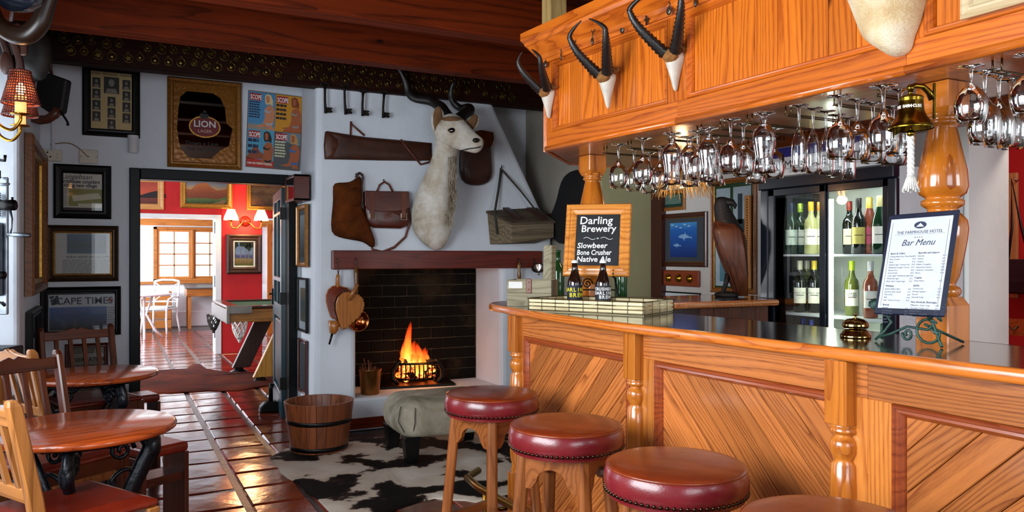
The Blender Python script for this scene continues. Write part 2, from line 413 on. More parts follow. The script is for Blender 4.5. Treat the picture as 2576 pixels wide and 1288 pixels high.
def framed(name, label, cat, M, w, h, fw, mat, depth=0.025, back=None, prof=None, group=None, glass=True, slip=None):
    t = thing(name, label, cat, M, group)
    prof = prof or [(0, 0.002), (0, depth * .75), (fw * .25, depth), (fw * .6, depth * .8), (fw * .8, depth * .85), (fw, depth * .45), (fw, 0.003)]
    ring_frame(w, h, prof).build('frame', mat, t)
    MB().box(-w / 2 + .002, w / 2 - .002, -h / 2 + .002, h / 2 - .002, .001, .006).build('backing', back or BLACK, t)
    if slip:
        sw, sm = slip
        f = ring_frame(w - 2 * fw, h - 2 * fw, [(0, depth * .45), (sw * .5, depth * .5), (sw, depth * .35), (sw, .004)]).build('slip', sm, t)
    if glass: card(-w / 2 + fw, w / 2 - fw, -h / 2 + fw, h / 2 - fw, depth * .42).build('glass', GLASS, t)
    return t
def ink(h, rough=0.6): return plain('print_' + h.strip('#'), h, rough, 0.05, 30)
INK = ink('#151515'); PAPER = ink('#d8d8d2'); 
def lines(x0, x1, y0, y1, n, gap=0.45, seed=0, ragged=0.12):
    """rows of printed text as thin bars of words"""
    r = random.Random(seed); out = []; p = (y0 - y1) / n
    for i in range(n):
        yy = y0 - i * p; x = x0; e = x1 - r.uniform(0, ragged) * (x1 - x0)
        while x < e:
            L = min(r.uniform(.06, .16) * (x1 - x0) + abs(p) * .5, e - x)
            out.append(rect(x, x + L * .88, yy - abs(p) * (1 - gap), yy)); x += L
    return out
def blob(cx, cy, rx, ry, n=14, seed=1, rough=0.15):
    r = random.Random(seed)
    return [(cx + rx * math.cos(2 * PI * i / n) * (1 + r.uniform(-rough, rough)), cy + ry * math.sin(2 * PI * i / n) * (1 + r.uniform(-rough, rough))) for i in range(n)]

# ------------------------------------------------------------------ rooms beyond the door: billiard room, red wall, sun room
YR, YS = 11.4, 16.1
zf = 2.75
mb = MB(); mb.box(-2.2, -2.0, 6.77, 7.6, 0, zf); mb.box(-2.2, -2.0, 9.6, YS, 0, zf); mb.box(-2.2, -2.0, 7.6, 9.6, 0, .85); mb.box(-2.2, -2.0, 7.6, 9.6, 2.2, zf)
struct(mb, 'wall_far_left', WHITE2, 'white side wall of the billiard room with a window')
mb = MB(); mb.box(4.2, 4.4, 6.77, YS, 0, zf); struct(mb, 'wall_far_right', WHITE2, 'white right hand wall of the billiard room')
mb = MB(); mb.box(-2.2, 4.4, 6.77, YS + .4, zf, zf + .1); struct(mb, 'ceiling_far', WHITE2, 'white ceiling of the rooms beyond the doorway')
mb = MB(); mb.box(1.344, 1.894, YR, YR + .3, 0, zf); mb.box(-2.0, 1.344, YR, YR + .3, 1.893, zf); mb.box(1.894, 2.7, YR, YR + .3, 1.893, zf); mb.box(2.7, 4.3, YR, YR + .3, 0, zf); mb.box(-2.0, -.6, YR, YR + .3, 0, 1.9)
struct(mb, 'wall_red', RED, 'bright red plastered wall hung with paintings beyond the doorway', bevel=.01)
mb = MB(); mb.box(1.27, 1.344, YR - .02, YR + .3, 0, 1.86); mb.box(-.6, 1.344, YR - .02, YR + .3, 1.86, 1.915)
o = struct(mb, 'trim_1', plain('white_gloss', '#e6ebf0', .3, .03), 'white painted door lining in the red wall')
hg = MB(); 
for z in (1.66, .92, .22): hg.box(1.262, 1.27, YR + .02, YR + .06, z, z + .16)
hg.build('hinge', BLACK, o)
# sun room end wall with casement window
wx0, wx1, wz0, wz1 = 0.735, 2.6, .872, 1.90
mb = MB(); mb.box(-2.2, wx0, YS, YS + .25, 0, zf); mb.box(wx0, 4.4, YS, YS + .25, 0, wz0); mb.box(wx0, 4.4, YS, YS + .25, wz1, zf); mb.box(wx1, 4.4, YS, YS + .25, wz0, wz1)
struct(mb, 'wall_sunroom', WHITE2, 'white end wall of the sun room with wooden casement window')
TEAK = wood('window_wood', '#7a4216', '#b5712f', 'x', 60, .35, .3)
TEAKZ = wood('window_wood_upright', '#7a4216', '#b5712f', 'z', 60, .35, .3)
win = thing('window_1', 'wooden casement window with small square panes in the sun room', 'window', T(0, YS, 0), kind='structure')
mb = MB(); mb.box(wx0 - .04, wx1, -.05, .08, wz0 - .0, wz0 + .05); mb.box(wx0 - .04, wx1, -.05, .08, wz1 - .05, wz1); mb.box(wx0 - .04, wx0 + .03, -.05, .08, wz0, wz1); mb.box(wx1 - .05, wx1, -.05, .08, wz0, wz1); mb.build('window_frame', TEAK, win, bevel=.006)
GB = glow('overcast_pane', '#f4f8ff', 3.2)
cw = .585
for k in range(3):
    x0 = wx0 + .03 + k * (cw + .05)
    if k: MB().box(x0 - .05, x0, -.07, .06, wz0 + .05, wz1 - .05).build('mullion', TEAKZ, win, bevel=.008)
    mb = MB(); z0, z1 = wz0 + .05, wz1 - .05
    mb.box(x0, x0 + .04, -.03, .02, z0, z1); mb.box(x0 + cw - .04, x0 + cw, -.03, .02, z0, z1); mb.box(x0 + .04, x0 + cw - .04, -.03, .02, z0, z0 + .04); mb.box(x0 + .04, x0 + cw - .04, -.03, .02, z1 - .04, z1)
    cs = mb.build('casement', TEAKZ, win, bevel=.004)
    mb = MB(); mb.box(x0 + cw / 2 - .011, x0 + cw / 2 + .011, -.02, .012, z0 + .04, z1 - .04)
    for q in range(1, 4): zz = z0 + .04 + q * (z1 - z0 - .08) / 4; mb.box(x0 + .04, x0 + cw - .04, -.02, .012, zz - .011, zz + .011)
    mb.build('glazing_bar', TEAKZ, cs)
    for a in range(2):
        for q in range(4):
            px0 = x0 + .04 + a * (cw - .08) / 2; pz0 = z0 + .04 + q * (z1 - z0 - .08) / 4
            MB().box(px0 + .011, px0 + (cw - .08) / 2 - .011, .0, .004, pz0 + .011, pz0 + (z1 - z0 - .08) / 4 - .011).build('pane', GLASS, cs)
mb = MB(); mb.box(-.2, wx1, -.06, .0, wz0 - .05, wz0, T(0, YS, 0)); struct(mb, 'trim_2', TEAK, 'brown wooden sill under the sun room window', 'sill')
mb = MB(); mb.box(.22, wx1 + .6, -.1, 0, 1.925, 2.06, T(0, YS, 0)); struct(mb, 'trim_3', TEAK, 'pale wooden lintel board above the sun room window', 'lintel')
mb = MB(); mb.box(-.2, 2.6, -.03, 0, 0, .3, T(0, YS, 0)); struct(mb, 'baseboard_sunroom', WHITE2, 'rough white plinth along the sun room wall', bevel=.015)
# pictures on the red wall
def paint(name, stops, axis=1, scale=6.0, dist=.5):
    """brushed colour bands that follow local y"""
    if name in MATS: return MATS[name]
    m, nt, b = newmat(name); setb(b, .4); L = nt.links.new
    tc = N(nt, 'ShaderNodeTexCoord'); sp = N(nt, 'ShaderNodeSeparateXYZ'); L(tc.outputs['Generated'], sp.inputs[0])
    n = N(nt, 'ShaderNodeTexNoise', i_Scale=scale, i_Detail=6.0); L(tc.outputs['Generated'], n.inputs['Vector'])
    ms = N(nt, 'ShaderNodeMath', operation='MULTIPLY_ADD'); L(n.outputs[0], ms.inputs[0]); ms.inputs[1].default_value = dist; L(sp.outputs[axis], ms.inputs[2])
    sb = N(nt, 'ShaderNodeMath', operation='SUBTRACT'); L(ms.outputs[0], sb.inputs[0]); sb.inputs[1].default_value = dist * .5
    r = ramp(nt, [(p, S(c)) for p, c in stops]); L(sb.outputs[0], r.inputs[0]); L(r.outputs[0], b.inputs['Base Color'])
    MATS[name] = m; return m
def rm(u0, u1, v0, v1, Y, off=0.0):
    a, b_ = at(u0, (v0 + v1) / 2, Y=Y), at(u1, (v0 + v1) / 2, Y=Y)
    t0, t1 = at(u0, v0, Y=Y), at(u0, v1, Y=Y)
    c = Vector(((a.x + b_.x) / 2, Y - off, (t0.z + t1.z) / 2))
    return wallM(c, (0, -1, 0)), b_.x - a.x, t0.z - t1.z
M_, w_, h_ = rm(453, 584, 448, 523, YR); h_ += .06; M_ = M_ @ T(0, .03, 0)
t = framed('painting', 'gilt framed painting of an orange mountain over green bush on red wall', 'painting', M_, w_, h_, .07, GILT, .05)
a, b_ = w_ / 2 - .07, h_ / 2 - .07
card(-a, a, -b_, b_, .008).build('canvas', paint('paint_sky', [(0, '#8a9aac'), (.6, '#f4c880'), (.8, '#b0b0b8'), (1, '#7a8aa0')], 1, 4, .3), t)
flat(t, 'mountain', paint('paint_mount', [(0, '#a04a24'), (.4, '#c8642c'), (.8, '#f09048')], 1, 9, .4), [[(-a, -.12), (-a, .0), (-.26, .03), (-.2, .02), (-.12, .1), (-.05, .12), (.0, .14), (.06, .06), (.14, .02), (.24, .04), (a, .05), (a, -.12)]], .009)
flat(t, 'bush', paint('paint_bush', [(0, '#3a5a2a'), (.5, '#88a848'), (.9, '#507038')], 1, 20, .7), [[(-a, -b_), (-a, -.02), (-.25, -.1), (-.05, -.09), (.15, -.1), (.32, -.03), (a, -.06), (a, -b_)]], .010)
flat(t, 'track', paint('paint_track', [(0, '#c8905a'), (1, '#d8a878')], 1, 9, .3), [[(.06, -b_), (.2, -.12), (.16, -.1), (.26, -.12), (.22, -b_)]], .011)
M_, w_, h_ = rm(330, 412, 446, 522, YR); h_ += .04
t = framed('painting', 'dim red sunset painting in pale wooden frame, leftmost on the red wall', 'painting', M_, w_, h_, .075, wood('pale_frame', '#a8733a', '#d09a5c', 'x', 50, .4), .04)
card(-w_ / 2 + .075, w_ / 2 - .075, -h_ / 2 + .075, h_ / 2 - .075, .008).build('canvas', paint('paint_sunset', [(0, '#6a2010'), (.35, '#a83a20'), (.5, '#f0643c'), (1, '#d05038')], 1, 5, .3), t)
flat(t, 'tree_line', ink('#2a0d08'), [[(-.1, -.04), (.0, .0), (.1, .03), (.18, .02), (.22, -.02), (.22, -.06), (-.1, -.07)]], .01)
M_, w_, h_ = rm(620, 720, 455, 528, YR)
t = framed('painting', 'ornate gilt framed brown landscape painting above the wall lamps at right', 'painting', M_, w_, h_, .06, plain('gilt_carved', '#9a6a22', .45, .4, 90, .8, metal=.5), .05)
card(-w_ / 2 + .06, w_ / 2 - .06, -h_ / 2 + .06, h_ / 2 - .06, .008).build('canvas', paint('paint_brown', [(0, '#5a2a14'), (.45, '#b07a3c'), (.55, '#8a5224'), (.8, '#c08a4a'), (1, '#9a5a30')], 1, 7, .6), t)
M_, w_, h_ = rm(569, 658, 589, 689, YR)
t = framed('painting', 'dark framed painting of tall trees before lilac hills under the wall lamps', 'painting', M_, w_, h_, .09, plain('bronze_frame', '#3a241c', .4, .4, 30, metal=.3), .06, slip=(.025, plain('silver_slip', '#cfc8b8', .3, .1, metal=.4)))
a, b_ = w_ / 2 - .115, h_ / 2 - .115
card(-a, a, -b_, b_, .008).build('canvas', paint('paint_field', [(0, '#8a9a38'), (.16, '#e8a840'), (.28, '#ffd860'), (.34, '#8a7ab0'), (.46, '#a09cd0'), (.5, '#e0ecff'), (.8, '#c8dcf8')], 1, 6, .12), t)
tr = []
for i, x in enumerate((-.13, -.05, .02, .06, .12)): tr.append([(x - .006, -b_ + .04), (x + .006, -b_ + .04), (x + .012, .12), (x - .002, .12)])
flat(t, 'trunk', ink('#d8d0c0'), tr, .009)
flat(t, 'leaf_crown', paint('paint_leaf', [(0, '#1a2410'), (.5, '#3a4a1c'), (1, '#6a6a2c')], 0, 16, 1.0), [blob(-.13, .14, .055, .07, 14, 3, .3), blob(.0, .16, .08, .075, 16, 5, .3), blob(.12, .15, .06, .08, 14, 7, .3), blob(.06, .1, .04, .05, 12, 9, .3)], .010)
# double wall lamp on the red wall
BRASS = plain('brass', '#b0842e', .25, .15, 30, metal=1.0)
OLDBRASS = plain('old_brass', '#7a5a20', .32, .2, 40, metal=1.0)
c = at(617, 557, Y=YR); L_ = thing('wall_lamp', 'brass double arm wall lamp with two glowing cream shades on red wall', 'lamp', wallM(c, (0, -1, 0)))
MB().lathe([(0, .05), (.03, .045), (.05, .02), (.075, .01), (.075, 0)], 16).build('backplate', plain('red_lacquer', '#6a1a10', .2, .1), L_)
for s in (-1, 1):
    MB().tube([(0, 0, .03), (s * .06, -.03, .07), (s * .12, -.1, .09), (s * .18, -.1, .09), (s * .2, -.06, .09), (s * .2, -.0, .09)], .009, 6).build('arm', BRASS, L_)
    sh = MB().lathe([(.1, -.02), (.09, .03), (.06, .1), (.05, .13)], 14, T(s * .2, .03, .09) @ R(-PI / 2, 'X'), cap=False).build('shade', glow('cream_shade', '#ffd9a8', 2.6), L_)
    MB().cyl((s * .2, -.01, .09), (s * .2, .06, .09), .014).build('candle_tube', BRASS, L_)
l = bpy.data.lights.new('wall_lamp_light', 'POINT'); l.energy = 24; l.specular_factor = .1; l.color = (1, .62, .3); l.shadow_soft_size = .12
o = bpy.data.objects.new('wall_lamp_light', l); COL.objects.link(o); o.location = (c.x, c.y - .25, c.z + .02)

# ------------------------------------------------------------------ door frame and green half glazed leaf
mb = MB(); y0, y1 = YB - .03, YB + .12
mb.box(.117, .19, y0, y1, 0, 2.005); mb.box(1.275, 1.34, y0, y1, 0, 2.005); mb.box(.19, 1.275, y0, y1, 1.925, 2.005)
struct(mb, 'trim_4', DGREEN, 'dark green door frame in the white wall', 'door frame', bevel=.006)
door = thing('door_1', 'dark green half glazed door standing open into the billiard room', 'door', frame((1.262, YB + .12, 0), (.105, .9945, 0), (.9945, -.105, 0), (0, 0, 1)), kind='structure')
W_, H_ = .92, 1.915
dm = plain('green_door_paint', '#1a3c46', .3, .1, coat=.15)
mb = MB(); st = .11
mb.box(0, st, -.02, .02, .01, H_); mb.box(W_ - st, W_, -.02, .02, .01, H_)
for z0, z1 in ((.01, .2), (.82, .94), (1.13, 1.17), (1.70, 1.73), (1.83, H_)): mb.box(st, W_ - st, -.02, .02, z0, z1)
mb.box(W_ / 2 - .02, W_ / 2 + .02, -.018, .018, .94, 1.83)
mb.build('door_stile_frame', dm, door, bevel=.005)
MB().box(st + .03, W_ - st - .03, -.012, .012, .23, .79).build('door_panel', dm, door, bevel=.01)
gg = glassm('green_pane', (.55, .8, .7), 0, 1.45, thin=True)
for x0, x1 in ((st, W_ / 2 - .02), (W_ / 2 + .02, W_ - st)):
    for z0, z1 in ((.94, 1.13), (1.17, 1.70), (1.73, 1.83)): MB().box(x0 + .003, x1 - .003, -.003, .003, z0 + .003, z1 - .003).build('pane', gg if z1 - z0 < .3 else GLASS, door)
MB().box(W_ - .07, W_ - .03, -.035, -.02, .9, 1.05).build('lock_plate', BLACK, door)
MB().tube([(W_ - .05, -.02, 1.0), (W_ - .05, -.06, 1.0), (W_ - .14, -.065, 1.0)], .008, 8).build('door_handle', BRASS, door)
for z in (.25, .95, 1.65): MB().box(-.01, .01, -.03, .03, z, z + .1).build('hinge', BLACK, door)
# iron door stop
c = at(681, 1038, Z=0); ds = thing('door_stop', 'black iron door stop with upright handle beside the green door', 'door stop', T(c.x, c.y, .01))
MB().prism([(-.1, 0), (.1, 0), (.09, .05), (.05, .09), (-.05, .09), (-.09, .05)], -.05, .05, R(-PI / 2 + .47 * 0, 'X') @ T(0, 0, 0) @ R(PI, 'X') @ R(0)).build('base', BLACK, ds, bevel=.01)
MB().tube([(0, 0, .08), (0, 0, .2), (.01, 0, .24)], [.02, .018, .024], 8).build('handle', BLACK, ds)

# ------------------------------------------------------------------ billiard room furniture
OAK = wood('oak_table', '#5a3414', '#a8702e', 'x', 60, .35, .2)
OAKZ = wood('oak_leg_lit', '#8a5a1c', '#c08a3a', 'z', 40, .4, .2)
OAK_SHADE = wood('oak_shaded', '#1c0f08', '#33201a', 'z', 40, .35, .2)
pt = thing('pool_table', 'oak pool table with green baize and net pockets beyond the doorway', 'pool table', T(1.06, 8.45, 0))
PL, PW = 2.2, 1.35
mb = MB(); mb.box(.02, PL, .02, PW, .66, .8); mb.build('cabinet', OAK, pt, bevel=.008)
mb = MB(); mb.box(0, PL, 0, .13, .8, .83); mb.box(0, PL, PW - .11, PW + .02, .8, .83); mb.box(0, .13, .13, PW - .11, .8, .83); mb.build('rail', plain('dark_rail', '#3a1e14', .2, .1, coat=.4), pt, bevel=.008)
MB().box(.13, PL, .13, PW - .11, .79, .808).build('baize', plain('green_baize', '#0f5a34', .9, .1), pt)
mb = MB(); mb.box(.1, PL, .11, .135, .805, .825); mb.box(.11, .135, .11, PW - .1, .805, .825); mb.build('cushion', plain('green_cushion', '#147044', .9, .1), pt)
mb = MB(); mb.box(-.012, .0, .0, PW, .655, .80); mb.box(-.012, .24, -.012, .0, .755, .835); mb.box(-.014, .02, -.014, .02, .65, .835); mb.build('corner_casting', plain('dull_silver', '#8a847c', .35, .1, metal=.6), pt, bevel=.004)
for q, (fx, fy, m_) in enumerate(((.38, .22, OAKZ), (.28, 1.08, OAK_SHADE))):  # one oak in two tones: near leg coloured as lit, far leg as shaded
    vx = .30
    ring = lambda x, y, z: [(x - .1, y - .03, z), (x + .1, y - .03, z), (x + .1, y + .03, z), (x - .1, y + .03, z)]
    MB().loft([ring(fx, fy, .05), ring(fx + vx * .95, fy, .66)], smooth=False).build('leg', m_, pt, bevel=.006)
    MB().lathe([(.1, 0), (.1, .012), (.055, .03), (.04, .055), (0, .055)], 14, T(fx - .02, fy, 0)).build('foot', BLACK, pt)
MB().box(.5, 1.9, .55, .8, .05, .12).build('stretcher', OAK_SHADE, pt)
for (nx, ny, mt) in ((.12, .03, plain('white_net', '#e8e6de', .7)), (.0, PW - .12, plain('dark_net', '#3a3632', .7))):
    pk = MB()
    for i in range(8):
        for d in (-1, 1):
            pk.tube([(nx + (.075 - .05 * (j / 6) ** 2) * math.cos(i * PI / 4 + d * j * .26), ny + (.075 - .05 * (j / 6) ** 2) * math.sin(i * PI / 4 + d * j * .26), .67 - j * .03) for j in range(7)], .007, 4)
    pk.tube([(nx, ny, .5), (nx, ny, .45)], [.03, .012], 6); pk.build('net_pocket', mt, pt)
MB().box(1.0, 1.06, .1, .4, .808, .83).build('cue_chalk', plain('chalk_white', '#e8e8e8', .6), pt)
# cowhide on the threshold (brown)
def hide_mat(name, cols, scale=3.0, det=8.0, dis=.6, ro=.62):
    m, nt, b = newmat(name); setb(b, .85, spec=.12); L = nt.links.new
    mp = coords(nt, rand=False); n = N(nt, 'ShaderNodeTexNoise', i_Scale=scale, i_Detail=det, i_Roughness=ro, i_Distortion=dis); L(mp.outputs[0], n.inputs['Vector'])
    r = ramp(nt, cols); L(n.outputs[0], r.inputs[0]); L(r.outputs[0], b.inputs['Base Color'])
    n2 = N(nt, 'ShaderNodeTexNoise', i_Scale=140.0, i_Detail=2.0); L(mp.outputs[0], n2.inputs['Vector']); bump(nt, b, n2.outputs[0], .4, .006)
    MATS[name] = m; return m
def rug(name, label, outline, mat, z=.014, seed=3):
    cx = sum(p[0] for p in outline) / len(outline); cy = sum(p[1] for p in outline) / len(outline)
    rnd = random.Random(seed); pts = []
    n = len(outline)
    for i in range(n):       # subdivide and fray the edge
        a, b_ = outline[i], outline[(i + 1) % n]
        for k in range(4):
            q = k / 4; pts.append((a[0] + (b_[0] - a[0]) * q + rnd.uniform(-.012, .012), a[1] + (b_[1] - a[1]) * q + rnd.uniform(-.012, .012)))
    rings = []
    for s, zz in ((1.0, -.006), (1.003, -.002), (.985, .004), (.8, .005), (.4, .005), (.02, .005)):
        rings.append([((p[0] - cx) * s, (p[1] - cy) * s, zz + (rnd.uniform(-.001, .003) if s < 1 else 0)) for p in pts])
    mb = MB().loft(rings, True, True, True)
    return tag(mb.build(name, mat, M=T(cx, cy, z)), label, 'rug')
P0 = lambda u, v: tuple(at(u, v, Z=.015)[:2])
rug('cowhide_rug', 'dark brown cowhide rug lying across the doorway', [P0(330, 990), P0(430, 988), P0(520, 983), P0(600, 982), P0(660, 972), P0(720, 966), P0(735, 935), P0(690, 935), P0(640, 938), P0(560, 935), P0(515, 928), P0(502, 916), P0(484, 916), P0(468, 928), P0(400, 931), P0(330, 931)],
    hide_mat('brown_hide', [(.3, S('#2e1009')), (.5, S('#561e0d')), (.68, S('#6e2c12')), (.85, S('#8a6a4e'))], 2.2), .016)
# white garden chairs and table in the sun room
WM = plain('white_enamel', '#f2f4f6', .35, .02)
def garden_chair(label, M):
    t = thing('garden_chair', label, 'chair', M, 'white garden chairs in the sun room')
    MB().prism([(-.22, -.22), (.22, -.22), (.2, .22), (-.2, .22)], .43, .47).build('cushion', plain('grey_cushion', '#a8a49a', .8, .1), t, bevel=.015)
    for sx in (-1, 1):
        MB().tube([(sx * .23, -.22, 0), (sx * .21, -.2, .25), (sx * .22, -.21, .42), (sx * .25, -.2, .6), (sx * .25, -.02, .64), (sx * .24, .2, .62)], .017, 6).build('leg', WM, t)
        MB().tube([(sx * .24, .26, 0), (sx * .21, .2, .3), (sx * .21, .21, .45), (sx * .22, .27, .9)], .017, 6).build('leg', WM, t)
    MB().tube([(-.21, .21, .43), (-.21, -.21, .43), (.21, -.21, .43), (.21, .21, .43)], .015, 6, True).build('seat_frame', WM, t)
    MB().tube([(-.22, .27, .9), (-.1, .285, .925), (.1, .285, .925), (.22, .27, .9)], .02, 6).build('top_rail', WM, t)
    x = MB(); x.tube([(-.215, .22, .55), (.215, .27, .88)], .01, 6); x.tube([(.215, .22, .55), (-.215, .27, .88)], .01, 6); x.tube([(-.215, .22, .54), (.215, .22, .54)], .012, 6); x.ell((0, .245, .715), (.05, .012, .05)); x.build('crossed_back', WM, t)
    return t
c = at(402, 838, Z=0); garden_chair('white metal garden chair with crossed back, nearer the window', T(c.x, c.y, 0) @ R(-.5))
c = at(345, 842, Z=0); garden_chair('white metal garden chair partly hidden by the door frame', T(c.x - .5, c.y + .3, 0) @ R(1.2))
c = at(362, 852, Z=0); t = thing('garden_table', 'round white metal garden table in the sun room', 'table', T(c.x, c.y, 0))
MB().lathe([(0, .70), (.4, .70), (.42, .71), (.42, .73), (0, .73)], 24).build('table_top', WM, t)
for k in range(3):
    a = k * 2.1 + .5; MB().tube([(math.cos(a) * .32, math.sin(a) * .32, 0), (math.cos(a) * .2, math.sin(a) * .2, .12), (math.cos(a) * .04, math.sin(a) * .04, .4), (math.cos(a) * .15, math.sin(a) * .15, .7)], .02, 6).build('leg', WM, t)
c = at(372, 835, Z=0); t = thing('wooden_crate', 'slatted pale wooden crate behind the white garden chair', 'crate', T(c.x, 15.6, 0))
for k in range(4): MB().box(-.4, .4, -.01, .01, .03 + k * .17, .17 + k * .17).build('slat', TEAK, t)
for x in (-.38, .38): MB().box(x - .03, x + .03, .01, .4, 0, .7).build('post', TEAK, t)
# school desk
c0, c1 = at(467, 826, Z=0), at(560, 826, Z=0)
t = thing('writing_desk', 'small wooden sloping desk under the sun room window', 'desk', T(c0.x, YS - .6, 0))
dw = c1.x - c0.x
MB().loft([[(0, 0, .6), (dw, 0, .6), (dw, .5, .6), (0, .5, .6)], [(0, 0, .74), (dw, 0, .74), (dw, .5, .8), (0, .5, .8)]], smooth=False).build('desk_body', TEAK, t, bevel=.006)
MB().loft([[(-.02, -.03, .745), (dw + .02, -.03, .745), (dw + .02, .52, .81), (-.02, .52, .81)], [(-.02, -.03, .765), (dw + .02, -.03, .765), (dw + .02, .52, .83), (-.02, .52, .83)]], smooth=False).build('lid', plain('grey_lid', '#5a5652', .5), t)
for x in (.03, dw - .07):
    for yy in (.02, .44): MB().box(x, x + .05, yy, yy + .05, 0, .6).build('leg', TEAKZ, t)
# glazed wooden door seen through the right hand opening
a = at(672, 720, Y=14.0); t = thing('door_2', 'pale wooden glazed door seen beyond the red wall at right', 'door', T(a.x, 14.0, 0), kind='structure')
mb = MB(); mb.box(0, .09, -.02, .02, 0, 1.9); mb.box(.7, .8, -.02, .02, 0, 1.9); mb.box(.09, .7, -.02, .02, 1.78, 1.9); mb.box(.09, .7, -.02, .02, .75, .85); mb.box(.09, .7, -.02, .02, 0, .2); mb.build('door_frame', TEAKZ, t)
MB().box(.09, .7, -.004, .004, .85, 1.78).build('pane', GLASS, t); MB().box(.09, .7, -.004, .004, .2, .75).build('door_panel', TEAKZ, t)
# ------------------------------------------------------------------ the bar: panelled front
BARP = [(1.805, 0.25), (1.813, 1.43), (1.775, 2.385), (1.762, 3.345)]     # near ... far corners of the panel faces
MOULD = wood('bar_moulding', '#6c240c', '#a04a20', 'x', 60, .28, .5, knots=False)
def clip_poly(poly, inside, inter):
    out = []
    for i in range(len(poly)):
        a, b_ = poly[i], poly[(i + 1) % len(poly)]; ia, ib = inside(a), inside(b_)
        if ia: out.append(a)
        if ia != ib: out.append(inter(a, b_))
    return out
def clip_rect(poly, x0, x1, y0, y1):
    for ax, val, sg in ((0, x0, 1), (0, x1, -1), (1, y0, 1), (1, y1, -1)):
        if not poly: return poly
        def ins(p): return (p[ax] - val) * sg >= 0
        def itx(a, b_):
            t = (val - a[ax]) / (b_[ax] - a[ax]); return (a[0] + (b_[0] - a[0]) * t, a[1] + (b_[1] - a[1]) * t)
        poly = clip_poly(poly, ins, itx)
    return poly
def diag_planks(parent, x0, x1, y0, y1, wdt, sgn, z, th, mat):
    a = sgn * PI / 4; d = (math.cos(a), math.sin(a)); n = (-d[1], d[0])
    cx, cy = (x0 + x1) / 2, (y0 + y1) / 2; k = 0
    rng = int(2.0 / wdt)
    for i in range(-rng, rng):
        s0, s1 = i * wdt + .001, (i + 1) * wdt - .001
        q = [(cx + n[0] * s + d[0] * e, cy + n[1] * s + d[1] * e) for s, e in ((s0, -3), (s0, 3), (s1, 3), (s1, -3))]
        q = clip_rect(q, x0, x1, y0, y1)
        if len(q) < 3: continue
        ox = sum(p[0] for p in q) / len(q); oy = sum(p[1] for p in q) / len(q)
        loc = [((p[0] - ox) * d[0] + (p[1] - oy) * d[1], (p[0] - ox) * n[0] + (p[1] - oy) * n[1]) for p in q]
        ar = abs(sum(loc[j][0] * loc[(j + 1) % len(loc)][1] - loc[(j + 1) % len(loc)][0] * loc[j][1] for j in range(len(loc))))
        if ar < 2e-4: continue
        MB().prism(loc, 0, th).build('plank', mat, parent, bevel=.0025, M=T(ox, oy, z) @ R(a))
bar = thing('panelled_bar', 'pitch pine bar front with diagonal boarded panels and turned half posts', 'bar')
for k in range(3):
    B, A = Vector((*BARP[k], 0)), Vector((*BARP[k + 1], 0))          # A far (left), B near (right)
    d = (B - A); Ln = d.length; d.normalize(); nrm = d.cross(Vector((0, 0, 1)))
    t = MB().box(.0, Ln, .02, 1.06, -.06, -.032).build('panel', BLACK, bar, M=frame(A, d, (0, 0, 1), nrm))
    zt, zb, sl, sr = .965, .17, .075, .075
    sl = .045 if k == 2 else .075
    MB().box(0, Ln, zt, 1.063, -.03, .0).build('top_rail', PINE, t, bevel=.002)
    MB().box(0, Ln, .02, zb, -.03, .0).build('bottom_rail', PINE, t, bevel=.002)
    for x0, x1 in ((0, sl), (Ln - sr, Ln)):
        MB().box(-(x1 - x0) / 2, (x1 - x0) / 2, 0, zt - zb, -.03, .0).build('stile', wood('bar_pine_stile', '#8a3c12', '#cf8038', 'y', 70, .28, .5), t, bevel=.002, M=T((x0 + x1) / 2, zb, 0))
    mo = ring_frame(Ln - sl - sr, zt - zb, [(0, 0), (0, .004), (.004, .008), (.01, .008), (.013, .003), (.02, .004), (.026, -.004), (.03, -.008), (.034, -.02)])
    mo.build('moulding', MOULD, t, M=T(sl + (Ln - sl - sr) / 2, (zt + zb) / 2, 0))
    diag_planks(t, sl + .03, Ln - sr - .03, zb + .03, zt - .03, .077, (1, -1, 1)[k], -.03, .016, PINE)
# turned half posts
POSTM = wood('post_pine', '#8a3c0c', '#cc7828', 'z', 45, .22, .6)
def half_post(cx, cy):
    t = MB().box(-.037, .037, -.04, .036, .885, 1.063).build('turned_post', POSTM, bar, bevel=.002, M=frame((cx, cy, 0), (0, -1, 0), (-1, 0, 0), (0, 0, 1)))
    pr = [(.03, .30), (.034, .315), (.026, .335), (.033, .36), (.038, .40), (.034, .44), (.024, .455), (.033, .47), (.024, .485), (.03, .5), (.037, .6), (.037, .7), (.034, .775), (.025, .787), (.028, .793), (.036, .81), (.037, .828), (.034, .843), (.024, .853), (.024, .858), (.036, .864), (.037, .87), (.033, .875), (.036, .88), (.034, .885)]
    MB().lathe(pr, 20).build('turned_shaft', POSTM, t)
    MB().box(-.037, .037, -.04, .036, .02, .30).build('bottom_block', POSTM, t, bevel=.002)
for cx, cy in ((1.805, 1.500), (1.770, 2.412), (1.757, 3.36)): half_post(cx, cy)
